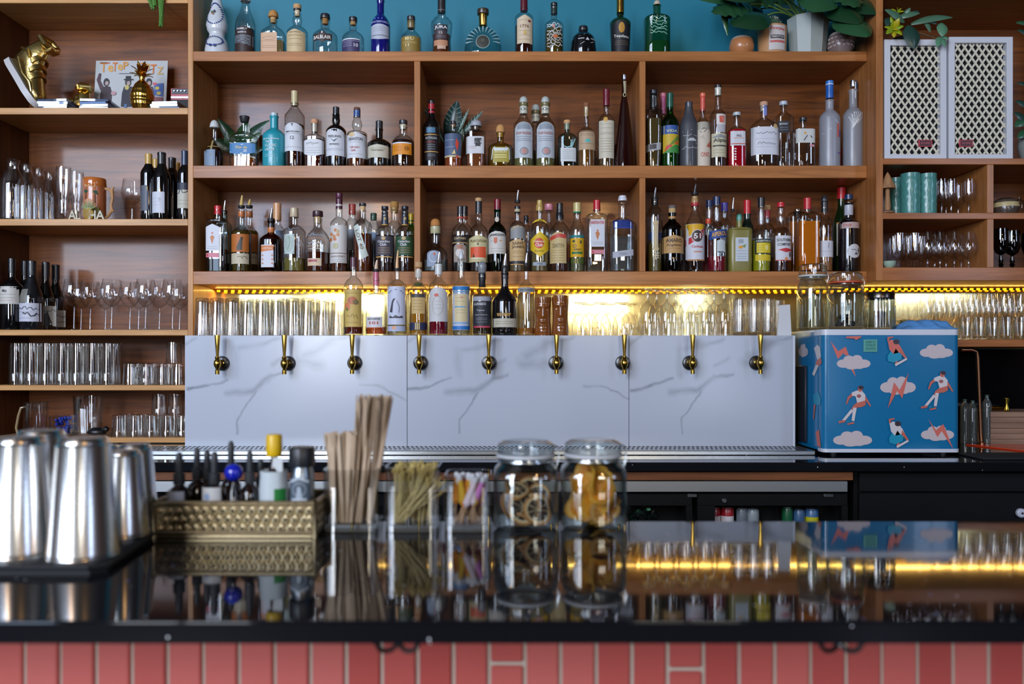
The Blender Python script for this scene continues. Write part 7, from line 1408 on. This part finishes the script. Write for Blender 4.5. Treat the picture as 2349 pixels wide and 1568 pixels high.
mb = MB(); yb = 2.98; mb.add([(X(2268, 3.18), 3.34, zc), (X(2480, 3.18), 3.34, zc), (X(2480, 3.02), 3.0, zc), (X(2400, 3.02), 3.05, zc), (X(2268, 3.18), 3.34, zc + .004), (X(2480, 3.18), 3.34, zc + .004), (X(2480, 3.02), 3.0, zc + .004), (X(2400, 3.02), 3.05, zc + .004)], [(3, 2, 1, 0), (4, 5, 6, 7), (0, 1, 5, 4), (1, 2, 6, 5), (2, 3, 7, 6), (3, 0, 4, 7)], pm('#d8401c', .3, coat=.4)); tag(mb.make('red_glow_board', None, (X(2300, 3.2), 3.2, zc), smooth=False), 'thin orange-red board standing in for a red glow on the counter', 'cutting board')  # red board, its colour put in place of a red glow
mb = MB(); mb.box(X(2222, 2.95), X(2380, 2.95), 2.86, 3.02, zc, zc + .008, pm('#121419', .8, bump=.8, bscale=400), .003); tag(mb.make('bar_mat', None, (X(2300, 2.95), 2.95, zc)), 'black rubber bar mat on the back counter past the fridge', 'mat')
# --- wires under the shelf in the third bay, papers behind the frosted bottles
mb = MB(); D = 3.62; mb.tube([P3(1840, 414, D), P3(1868, 416, D), P3(1880, 422, D), P3(1900, 424, D), P3(1910, 414, D)], .0014, pm('#b98a4c', .5), 5); tag(mb.make('hanging_wire', None, P3(1875, 418, D)), 'loose thin wire hanging under the middle shelf', 'wire')
for i, (u, D, hx, ln, lb) in enumerate(((1873, 3.60, '#8c5a3c', -.35, 'brown booklet leaning behind the frosted bottles, beside the small square bottle'), (1930, 3.60, '#b04a34', -.22, 'red booklet leaning between the two frosted bottles'))):
    mb = MB(); mb.box(-.004, .004, -.05, .05, 0, .10 + .05 * i, pm(hx, .6)); o = mb.make('booklet', smooth=False); o.location = (X(u, D), D + .03, SB + .002); o.rotation_euler = (0, -ln, 0); tag(o, lb, 'booklet', 'leaning booklets')
# --- two brown face mugs on the ledge
def facemug(lb, u, w, v, D):
    k = D / F; h = Z(v, D) - SL; R = w * k / 2; r = root('face_mug', (X(u, D), D, SL), lb, 'mug', 'brown face mugs'); m_ = pm('#7a4418', .15, coat=.6); N, rows = 48, 44; vs = []
    for j in range(rows + 1):
        t = j / rows; base = 1 - .1 * math.cos(2 * PI * (t - .5)) * .5
        for i in range(N):
            a = 2 * PI * i / N; f = (a - 1.5 * PI); d_ = 0
            if abs(f) < 1.3:
                g_ = lambda c, w_, tc, th_, amp: amp * math.exp(-((f - c) / w_) ** 2 - ((t - tc) / th_) ** 2)
                d_ = g_(0, .16, .60, .14, .16) + g_(0, .30, .50, .05, .10) + g_(.5, .35, .76, .035, .12) + g_(-.5, .35, .76, .035, .12) - g_(.48, .2, .68, .05, .12) - g_(-.48, .2, .68, .05, .12) + g_(0, .5, .36, .025, .12) - g_(0, .5, .32, .016, .12) + g_(0, .5, .28, .025, .12) + g_(0, .45, .12, .06, .08)
            vs.append((R * .93 * (base + d_) * math.cos(a), R * .93 * (base + d_) * math.sin(a), h * t))
    mb = MB(); mb.add(vs, [(j * N + i, j * N + (i + 1) % N, (j + 1) * N + (i + 1) % N, (j + 1) * N + i) for j in range(rows) for i in range(N)], m_)
    mb.lathe([(R * .86, h), (R * .78, h - .002), (R * .76, h * .8), (0, h * .8)], m_, n=N); mb.make('carved_body', r, ang=80)
facemug('brown glazed face mug next to the plain spouted bottle', 1245, 41, 682, 3.225); facemug('brown glazed face mug next to the upturned short stem glasses', 1285, 40, 678, 3.22)
# --- trailing plant at the top of the wine unit, pennant by the ceramic bottle
D = 3.385; r = root('trailing_succulent', P3(355, -6, D), 'trailing green bead plant hanging over the top shelf edge', 'plant')
mb = MB(); gr = lg('#4a7a2c', .5)
for s, (u0, u1, v1) in enumerate(((340, 352, 22), (352, 356, 14), (372, 369, 62), (366, 371, 40))):
    n = 6 + (v1 + 6) // 3
    for i in range(n):
        f = i / n; p = P3(u0 + (u1 - u0) * f, -8 + (v1 + 8) * f, D) - r.location
        for a in range(3): mb.ellipsoid(p + Vector((.005 * math.cos(a * 2.1 + i), .005 * math.sin(a * 2.1 + i), .001 * a)), (.0045, .0045, .006), gr, 7, 5)
mb.make('trailing_stems', r)
mb = MB(); mb.lathe([(0, .0), (.05, 0), (.06, .08), (.055, .08), (0, .07)], pm('#8a6a50', .6), (0, .09, .006), n=18); mb.make('pot', r)
mb = MB(); D = 3.60; mb.add([P3(446, -12, D), P3(471, -12, D), P3(466, 28, D), P3(446, -12, D + .004), P3(471, -12, D + .004), P3(466, 28, D + .004)], [(0, 2, 1), (3, 4, 5), (0, 1, 4, 3), (1, 2, 5, 4), (2, 0, 3, 5)], pm('#b9b5b0', .8)); tag(mb.make('hanging_pennant', None, P3(460, -5, D), smooth=False), 'pale triangular pennant tip hanging beside the white ceramic bottle', 'pennant')
# ------------------------------------------------------------------ on the front bar
ZB_ = ZC - HF + .0006
rb2 = random.Random(21)
# --- shaker tray and tins
mb = MB(); dx = lambda u, D: X(u, D)
out = [(-1.25, 1.205), (X(205, 1.205), 1.205), (X(240, 1.215), 1.222), (X(352, 1.43), 1.415), (X(356, 1.47), 1.47), (X(352, 1.52), 1.56), (X(320, 1.6), 1.575), (-1.25, 1.575)]
n = len(out); mb.add([(a, b, ZB_) for a, b in out] + [(a, b, ZB_ + .008) for a, b in out], [tuple(range(n))[::-1], tuple(range(n, 2 * n))] + [(i, (i + 1) % n, n + (i + 1) % n, n + i) for i in range(n)], pm('#101318', .55))
for a, b in zip(out, out[1:]): mb.tube([(a[0], a[1], ZB_ + .008), (b[0], b[1], ZB_ + .008)], .005, pm('#101318', .55), 6)
tag(mb.make('shaker_tray', None, (-.9, 1.4, ZB_)), 'black bar tray carrying the upturned steel shaker tins', 'tray')
ZT = ZB_ + .0086
tin = pm('m#d3d3d2', .24)
def shaker(h, rt_, rb_):
    r = root('shaker_tin', (0, 0, -5), '', 'shaker', 'steel shaker tins on the tray')
    mb = MB(); mb.lathe([(rb_ - .001, .002), (rb_ + .0012, .0), (rb_ + .0012, .004), (rb_, .006), (rt_ + .003, h * .9), (rt_ + .0028, h * .94), (rt_, h * .955), (rt_ - .001, h - .004), (rt_ - .004, h), (0, h - .001)], tin, n=44); mb.make('body', r, ang=30)
    mb = MB(); mb.lathe([(rb_ + .0006, .0065), (rb_ + .0018, .008), (rb_ + .0006, .0095)], tin, n=44); mb.make('rolled_lip', r); return r
big, small = shaker(.186, .0365, .0515), shaker(.150, .027, .041)
def put(p, u, D, lb): 
    global _used
    o = p if p.get('label') is None else None
    if o: KIDS.pop(p.name, None); o.location = (X(u, D), D, ZT); o['label'] = lb
    else: dup(p, (X(u, D), D, ZT), lb)
put(big, 46, 1.285, 'large steel shaker tin cut by the frame edge, front of the tray')
put(big, 191, 1.272, 'large steel shaker tin at the front corner of the tray, whole in view')
put(big, 95, 1.40, 'large steel shaker tin standing behind and between the two front ones')
put(small, 284, 1.415, 'small steel tin beside the front corner tin, nearer the gilt box')
put(small, 236, 1.50, 'small steel tin hidden behind the front corner tin')
put(small, 310, 1.515, 'small steel tin at the rear corner of the tray')
# --- gilt filigree box
D = 1.44; k = D / F; xa, xb = X(352, D), X(722, D); zt = Z(1150, D)
r = root('filigree_box', ((xa + xb) / 2, D, ZB_), 'gilt filigree box holding dropper bottles on the bar', 'box'); gm_ = pm('m#96876a', .34, bump=.2, bscale=300); h = zt - ZB_; w = xb - xa; dp = .13
mb = MB(); mb.box(-w / 2, w / 2, .0, dp, 0, .006, gm_, .001); mb.box(-w / 2, w / 2, 0, .005, .0061, .012, gm_); mb.make('base_plate', r)
def panel(a, b, nm, nrm):
    a, b = Vector(a), Vector(b); L = (b - a).length; t = (b - a) / L; mb = MB(); nv_ = Vector(nrm)
    for zz_, rr_ in ((.010, .0035), (h - .003, .0045), (h - .010, .002)): mb.tube([a + Vector((0, 0, zz_)), b + Vector((0, 0, zz_))], rr_, gm_, 8)
    # back plate with scroll relief in front
    q = [a + nv_ * -.002, b + nv_ * -.002]; mb.add([q[0] + Vector((0, 0, .008)), q[1] + Vector((0, 0, .008)), q[1] + Vector((0, 0, h - .008)), q[0] + Vector((0, 0, h - .008))], [(0, 1, 2, 3)], pm('m#6a5a3a', .5))
    nc = max(3, int(L / .0165)); st = L / nc
    for row in range(3):
        zc_ = .017 + row * (h - .028) / 2.35
        for i in range(nc):
            c = a + t * (st * (i + .5 + (.5 if row % 2 else 0) * (i < nc - 1))) + Vector((0, 0, zc_)) + nv_ * .001
            pts = [c + t * (.0068 * math.cos(th) * (1 - th / 14)) + Vector((0, 0, .0068 * math.sin(th) * (1 - th / 14))) for th in [PI * 2.6 * j / 14 for j in range(15)]]
            mb.tube(pts, .0015, gm_, 5, False); mb.ellipsoid(c, (.0024, .0024, .0024), gm_, 6, 4)
            e = c + t * st * .5; mb.tube([e + Vector((0, 0, .008)), e + t * .002, e - Vector((0, 0, .008))], .0013, gm_, 5, False)
    mb.make(nm, r)
panel((-w / 2, 0, 0), (w / 2, 0, 0), 'filigree_front', (0, -1, 0)); panel((-w / 2, dp, 0), (w / 2, dp, 0), 'filigree_rear', (0, 1, 0)); panel((-w / 2, 0, 0), (-w / 2, dp, 0), 'filigree_side', (-1, 0, 0)); panel((w / 2, 0, 0), (w / 2, dp, 0), 'filigree_side', (1, 0, 0))
for s in (-1, 1):
    for y in (0, dp): mb = MB(); mb.lathe([(0, 0), (.005, 0), (.004, .01), (.004, h), (.006, h + .003), (0, h + .008)], gm_, (s * w / 2, y, 0), n=10); mb.make('corner_post', r)
# --- dropper bottles in the box
zi = ZB_ + .0072
am = gm('#5c2a0a', .4, .08, body=.25, bodyhex='#2a1408')
def dropper(u, vt, D, lb, bw=44, hexlab=None, lo=0, bulb='#25282c', name='dropper_bottle'):
    k = D / F; r = root(name, (X(u, D), D, zi), lb, 'dropper bottle', 'dropper bottles in the gilt box'); R = bw * k / 2; H = Z(vt, D) - zi; hs = H * .52
    mb = MB(); mb.lathe([(0, 0), (R * .95, 0), (R, .004), (R, hs * .86), (R * .85, hs * .97), (R * .42, hs * 1.08), (R * .40, hs * 1.16)], am, n=24); mb.make('glass_body', r)
    mb = MB(); c_ = pm(bulb, .5); mb.lathe([(R * .5, hs * 1.12), (R * .52, hs * 1.14), (R * .52, hs * 1.38), (R * .36, hs * 1.4), (0, hs * 1.4)], c_, n=18, flute=.02, k=18); mb.make('collar', r)
    mb = MB(); mb.lathe([(R * .34, hs * 1.39), (R * .33, H * .85), (R * .30, H * .95), (R * .18, H * .99), (0, H)], c_, n=16); mb.make('rubber_bulb', r)
    if hexlab:
        x0_, v0, x1_, v1, hx = hexlab; mp = lambda a, b, o: Vector(((a - u) * k, -math.sqrt(max(1e-9, (R + .0006 + o) ** 2 - min(.96 * R * R, ((a - u) * k) ** 2))), Z(b, D) - zi)); mb = print_mesh([('R', x0_, v0, x1_, v1, hx), ('E', (x0_ * 2 + x1_) / 3, (v0 + v1) / 2, 7, 8, '#8fa6cc')] if hx[1] in 'cd' else [('R', x0_, v0, x1_, v1, hx)], mp); mb.make('paper_label', r, smooth=False)
dropper(411, 1036, 1.485, 'amber dropper bottle with grey-blue label, first in the gilt box', 52, (374, 1123, 418, 1150, '#a9b2c2') if False else (390, 1123, 430, 1155, '#a9b2c2'))
dropper(452, 1026, 1.54, 'amber dropper bottle behind the first two in the gilt box')
dropper(472, 1030, 1.485 + .0, 'amber dropper bottle with a white label, middle of the gilt box', 50, (466, 1114, 510, 1155, '#c3c9d0')) if False else dropper(492, 1034, 1.482, 'amber dropper bottle with a white label, middle of the gilt box', 52, (470, 1114, 513, 1156, '#c9ccd0'))
dropper(475, 1030, 1.545, 'amber dropper bottle directly behind the white-labelled one')
dropper(530, 1010, 1.545, 'tallest amber dropper bottle, behind the blue ball', 44)
dropper(573, 1031, 1.482, 'amber dropper bottle next to the white-wrapped yellow-capped bottle', 46)
dropper(598, 1052, 1.55, 'amber dropper bottle half hidden behind the white-wrapped bottle', 44)
D = 1.480; k = D / F; r = root('blue_ball_bottle', (X(536, D), D, zi), 'small bottle topped with a shiny cobalt blue ball', 'bottle')
mb = MB(); mb.lathe([(0, 0), (15 * k, 0), (15 * k, Z(1130, D) - zi), (6 * k, Z(1112, D) - zi), (6 * k, Z(1102, D) - zi)], am, n=20); mb.make('glass_body', r)
mb = MB(); mb.ellipsoid((0, 0, Z(1083, D) - zi), (21 * k, 21 * k, 20 * k), pm('#1320b0', .12, coat=.6), 22, 14); mb.make('ball_stopper', r)
D = 1.482; k = D / F; r = root('bitters_bottle', (X(629, D), D, zi), 'bitters bottle with yellow cap in an oversized white paper wrapper', 'bottle'); zq = lambda v: Z(v, D) - zi
mb = MB(); mb.lathe([(0, 0), (30 * k, 0), (31 * k, .01), (28 * k, zq(1095)), (14 * k, zq(1078)), (9 * k, zq(1066)), (8 * k, zq(1042))], pm('#20100c', .15, coat=.4), n=24); mb.make('glass_body', r)
mb = MB(); mb.lathe([(31.5 * k, .012), (32.5 * k, zq(1120)), (30 * k, zq(1090)), (31 * k, zq(1078)), (27 * k, zq(1082))], pm('#bcc7cc', .8, bump=.6, bscale=90), n=26, flute=.02, k=7); mb.make('paper_wrapper', r)
mp = lambda a, b, o: Vector(((a - 629) * k, -math.sqrt(max(1e-9, (33.4 * k + o) ** 2 - ((a - 629) * k) ** 2)), zq(b)))
mb = print_mesh([('R', 638, 1116, 660, 1152, '#1f7a34')], mp); mb.make('green_stripe', r, smooth=False)
mb = MB(); mb.box(-1 * k + 2 * k, 22 * k, -10.5 * k, -9.5 * k, zq(1082), zq(1048), pm('#c3c9cc', .7)); mb.make('neck_tag', r)
mb = MB(); mb.lathe([(16 * k, zq(1045)), (18 * k, zq(1040)), (18.5 * k, zq(1034)), (18 * k, zq(1000)), (16 * k, zq(996)), (0, zq(995))], pm('#d3ab0c', .35), n=30, flute=.012, k=30); mb.make('screw_cap', r)
D = 1.49; k = D / F; r = root('silver_jar', (X(693, D), D, zi), 'silver-labelled jar with a wide black cap at the end of the gilt box', 'jar')
mb = MB(); mb.lathe([(0, 0), (27 * k, 0), (28 * k, .01), (28 * k, zq(1090)), (24 * k, zq(1076)), (22 * k, zq(1068))], pm('m#8a939c', .3), n=26); b_2 = mb.make('body', r)
mp = lambda a, b, o: Vector(((a - 693) * k, -math.sqrt(max(1e-9, (28.6 * k + o) ** 2 - ((a - 693) * k) ** 2)), Z(b, D) - zi))
mb = print_mesh([('R', 670, 1093, 716, 1156, '#4a5664'), ('P', [(672, 1098), (693, 1088), (714, 1098), (714, 1104), (693, 1095), (672, 1104)], '#aab4be'), ('P', [(684, 1150), (690, 1112), (696, 1112), (704, 1150)], '#9aa6b2'), ('R', 676, 1138, 710, 1146, '#b4bec8'), ('O', 693, 1118, 16, 16, 2, '#8f9aa6')], mp); mb.make('label_print', b_2, smooth=False)
mb = MB(); mb.lathe([(29 * k, Z(1068, D) - zi), (30 * k, Z(1066, D) - zi), (29 * k, Z(1028, D) - zi), (27 * k, Z(1025, D) - zi), (0, Z(1025, D) - zi)], pm('#1a1d22', .4), n=40, flute=.012, k=30); mb.make('screw_cap', r)
# --- square glass holders
sq_g = gm('#fbfbfa', .65, .1)
def holder(u0, u1, vt, lb, D=1.484):
    k = D / F; w = (u1 - u0) * k / 2; h = Z(vt, D + w * .7) - ZB_; r = root('square_glass', (X((u0 + u1) / 2, D), D + w, ZB_), lb, 'glass', 'square glasses on the bar')
    mb = MB(); mb.lathe([(0, 0, 9), (w, 0, 9), (w, .004, 9), (w, h, 9), (w - .0035, h, 9), (w - .0035, .014, 9), (0, .014, 9)], sq_g, n=48); mb.make('glass_wall', r, ang=50)
    mb = MB(); mb.lathe([(0, .0005, 9), (w - .0006, .0005, 9), (w - .0006, .0125, 9), (0, .0125, 9)], gm('#dfe6ea', .6, .16, body=.12, bodyhex='#c9c2b4'), n=48); mb.make('thick_base', r, ang=50)
    return r.location.copy(), w, h
c1, w1, h1 = holder(738, 864, 1072, 'square glass packed with flat wooden stirrers')
c2, w2, h2 = holder(880, 1006, 1066, 'square glass packed with knotted bamboo picks')
c3, w3, h3 = holder(1018, 1126, 1085, 'smaller square glass of paper parasol picks')
# stirrers: a lower fan and a taller fan
st_m = [pm(h_, .75) for h_ in ('#b9a48c', '#ae9880', '#c2ad95')]
protos = []
for Ls, nm in ((.165, 0), (.235, 1)):
    mb = MB(); pl = [(-.0034, 0), (.0034, 0), (.0034, Ls - .003), (.002, Ls), (-.002, Ls), (-.0034, Ls - .003)]; mb.extrude(pl, -.0007, .0007, st_m[nm]); o = mb.make('wooden_stirrer', smooth=False); protos.append(o)
def sticks(proto, n, c, bx, tx, zt_, by, lab, cat, grp, ln, first):
    for i in range(n):
        f = (i + .5) / n; b = Vector((c.x + bx[0] + (bx[1] - bx[0]) * f + rb2.uniform(-.004, .004), c.y + rb2.uniform(*by), c.z + .0147)); t = Vector((c.x + tx[0] + (tx[1] - tx[0]) * f + rb2.uniform(-.006, .006), c.y + rb2.uniform(*by) * 1.0, c.z + zt_ + rb2.uniform(-.006, .004)))
        o = proto if (first and i == 0) else proto.copy()
        if not (first and i == 0): COL.objects.link(o)
        o.location = b; q = (t - b).to_track_quat('Z', 'Y'); o.rotation_mode = 'QUATERNION'; o.rotation_quaternion = q @ Matrix.Rotation(rb2.uniform(-.9, .9), 4, 'Z').to_quaternion(); tag(o, lab, cat, grp)
sticks(protos[0], 40, c1, (-.036, .004), (-.052, .012), .162, (-.034, .034), 'short flat wooden stirrer in the lower fan of the square glass', 'stirrer', 'short wooden stirrers', .165, True)
sticks(protos[1], 34, c1, (-.004, .036), (.006, .066), .236, (-.034, .034), 'long flat wooden stirrer in the taller fan of the square glass', 'stirrer', 'long wooden stirrers', .235, True)
mb = MB(); bm_ = pm('#c0b07c', .65); Lp = .104; mb.tube([(0, 0, 0), (0, 0, .01), (0, 0, Lp - .014)], [.0006, .0014, .0013], bm_, 6)
mb.tube([(0, 0, Lp - .016), (.004, 0, Lp - .012), (.003, .002, Lp - .006), (-.003, .002, Lp - .006), (-.004, -.001, Lp - .012), (.0, -.002, Lp - .014), (.003, -.001, Lp - .004), (.006, 0, Lp + .004)], .0013, pm('#b8a462', .65), 6); pk = mb.make('knotted_pick')
sticks(pk, 64, c2, (-.036, .036), (-.036, .036), .102, (-.036, .036), 'bamboo cocktail pick with a knotted end in the square glass', 'pick', 'knotted bamboo picks', Lp, True)
for i in range(16):
    o = pk.copy(); COL.objects.link(o); a = Vector((c2.x + rb2.uniform(-.04, -.01), c2.y + rb2.uniform(-.04, -.03), c2.z + .016)); b = Vector((c2.x + rb2.uniform(.0, .038), c2.y + rb2.uniform(-.042, -.02), c2.z + rb2.uniform(.05, .085)))
    o.location = a; o.rotation_mode = 'QUATERNION'; o.rotation_quaternion = (b - a).to_track_quat('Z', 'Y'); tag(o, 'bamboo cocktail pick with a knotted end in the square glass', 'pick', 'knotted bamboo picks')
# folded paper parasols
kinds = []
for hx, nm in (('#d88a2c', 'orange'), ('#c83a6c', 'crimson'), ('#c47ac0', 'lilac'), ('#c9a02c', 'yellow'), ('#d9c9d4', 'white')):
    r = root('paper_parasol', (0, 0, -5), '', 'cocktail parasol', 'folded cocktail parasols')
    mb = MB(); mb.tube([(0, 0, 0), (0, 0, .085)], .0012, pm('#b99878', .7), 6); mb.make('pick', r)
    mb = MB(); mb.lathe([(.0014, .028), (.0075, .036), (.007, .055), (.004, .078)], pm(hx, .8), n=16, flute=.14, k=8); mb.make('folded_paper', r)
    mb = MB(); mb.lathe([(.0035, .077), (.0048, .081), (.0045, .088), (0, .090)], pm('#cfd3dc', .6), n=10); mb.make('paper_tip', r); kinds.append((r, nm))
for i in range(30):
    p, nm = kinds[i % 5]; f = i / 29; s = 1 if i % 3 else -1
    b = Vector((c3.x + rb2.uniform(-.026, .026), c3.y + rb2.uniform(-.026, .026), c3.z + .0147)); t = Vector((c3.x + rb2.uniform(-.033, .036), c3.y + rb2.uniform(-.026, .026), c3.z + .1)); lb = nm + ' folded paper parasol on a pick in the smaller square glass'
    if i < 5: o = p; KIDS.pop(p.name, None); o.location = b; o['label'] = lb
    else: o = dup(p, b, lb)
    o['group'] = nm + ' folded parasols'
    o.rotation_mode = 'QUATERNION'; o.rotation_quaternion = (t - b).to_track_quat('Z', 'Y')
# --- clip-top jars of dried citrus
D = 1.545
jA = clipjar('clip-top glass jar of dried dark citrus wheels on the bar', 1206, 150, 1010, 1222, D, z0=ZB_, gas='#b9bcc2', sq=3.2)
jB = clipjar('clip-top glass jar of dried orange slices on the bar', 1360, 150, 1008, 1222, D, z0=ZB_, gas='#b9bcc2', sq=3.2)
def wheel(R, rind, flesh, pith, wob, seed, name='citrus_wheel'):
    r = root(name, (0, 0, -5), '', 'dried citrus', None); rr = random.Random(seed); N = 40; ph = [rr.uniform(0, 6) for _ in range(3)]
    def W(a, q): return wob * (math.sin(2 * a + ph[0]) * q * q + .5 * math.sin(3 * a + ph[1]) * q ** 3)
    def ring(q0, q1, z0, z1, m_, nm):
        mb = MB(); rs = []; pts = [(q0, z1), (q1, z1), (q1, z0), (q0, z0)]
        vs = [(R * q * math.cos(2 * PI * i / N), R * q * math.sin(2 * PI * i / N), z_ + W(2 * PI * i / N, q)) for q, z_ in pts for i in range(N)]
        mb.add(vs, [(k_ * N + i, k_ * N + (i + 1) % N, ((k_ + 1) % 4) * N + (i + 1) % N, ((k_ + 1) % 4) * N + i) for k_ in range(4) for i in range(N)], m_); mb.make(nm, r, ang=60)
    ring(.86, 1.0, -.0022, .0022, pm(rind, .6, bump=.3, bscale=150), 'rind'); ring(.76, .86, -.0018, .0018, pm(pith, .8), 'pith'); ring(.06, .76, -.0009, .0009, pm(flesh, .45, bump=.8, bscale=180), 'flesh'); ring(0.0, .07, -.0014, .0014, pm(pith, .8), 'core')
    mb = MB()
    for i in range(9):
        a = 2 * PI * i / 9; mb.tube([(R * q * math.cos(a), R * q * math.sin(a), W(a, q) + .0008) for q in (.08, .3, .55, .76)], .0007, pm(pith, .8), 4)
    mb.make('segment_walls', r); return r
def fill(protos, jar, spec, lab, grp):
    r_, R, H, hb = jar; used = set()
    for i, (pi_, dx, dy, dz, rx, ry, rz) in enumerate(spec):
        p = protos[pi_]; loc = r_.location + Vector((dx * .66, dy * .88, dz))
        if p.get('label') is None: KIDS.pop(p.name, None); o = p; o.location = loc; o['label'] = lab; o['group'] = grp
        else: o = dup(p, loc, lab, grp)
        o.rotation_euler = (rx, ry, rz)
w_a = [wheel(.031, '#c08a54', '#2a1712', '#dcc8a4', .004, 1), wheel(.028, '#b87e48', '#33190f', '#d4bc94', .006, 2), wheel(.024, '#b07a44', '#3a1d12', '#cdb792', .005, 3)]
fill(w_a, jA, [(0, -.006, -.036, .040, 1.35, .1, .15), (1, .034, -.034, .036, 1.3, -.5, .5), (2, -.026, -.028, .074, .45, .3, 0), (1, -.036, -.01, .042, 1.2, .9, .3), (0, .02, 0, .045, 1.3, .6, 1.2), (1, .012, .02, .062, .9, -.3, .7), (2, .036, .006, .055, 1.1, -.9, .2), (1, -.01, .03, .048, 1.2, .2, .1), (0, 0, .0, .0145, .02, .03, 0), (2, -.01, -.02, .022, .12, .1, 1)], 'dark dried citrus wheel in the clip-top jar', 'dark dried citrus wheels')
w_b = [wheel(.029, '#e0a02c', '#e8981c', '#e0b054', .011, 4, 'orange_slice'), wheel(.028, '#d8982c', '#e08c1a', '#dcac54', .013, 5, 'orange_slice'), wheel(.023, '#c08a4c', '#b9741c', '#c9a566', .008, 6, 'orange_slice')]
fill(w_b, jB, [(0, -.008, -.034, .045, 1.3, .25, .1), (0, -.03, -.026, .078, 1.2, -.3, .5), (1, .018, -.034, .07, 1.25, .5, -.3), (2, .02, -.036, .03, 1.1, -.2, .6), (2, .040, -.012, .036, 1.2, -.8, .3), (1, -.036, -.012, .034, 1.1, .8, .2), (0, .004, .0, .06, 1.3, -.4, 1.1), (0, .01, -.026, .090, 1.4, .15, .9), (1, .03, .016, .05, 1.1, -.4, .7), (1, -.02, .026, .05, 1.2, .3, .2), (0, 0, 0, .0165, .03, 0, 0), (2, -.014, -.02, .022, .2, .1, .5), (1, -.012, -.012, .098, 1.0, -.5, .3), (0, .02, .014, .085, 1.2, .5, 1.9)], 'curled dried orange slice in the clip-top jar', 'dried orange slices')
# ------------------------------------------------------------------ camera and view
cd = bpy.data.cameras.new('camera'); cam = bpy.data.objects.new('camera', cd); COL.objects.link(cam)
cam.location = (0, 0, ZC); cam.rotation_euler = (PI / 2, 0, 0)
cd.sensor_width = 36; cd.lens = 36 * F / 2349; cd.shift_y = (HY - 784) / 2349; cd.clip_start = .05
cd.dof.use_dof = True; cd.dof.focus_distance = 3.35; cd.dof.aperture_fstop = 2.5
SC.camera = cam
vs = SC.view_settings; vs.view_transform = 'Standard'; vs.look = 'None'; vs.gamma = 1; vs.use_curve_mapping = False; vs.exposure = 0.8
cy = SC.cycles
cy.max_bounces = 10; cy.diffuse_bounces = 3; cy.glossy_bounces = 4; cy.transmission_bounces = 4; cy.transparent_max_bounces = 48
cy.caustics_reflective = False; cy.caustics_refractive = False; cy.sample_clamp_indirect = 6; cy.use_denoising = True
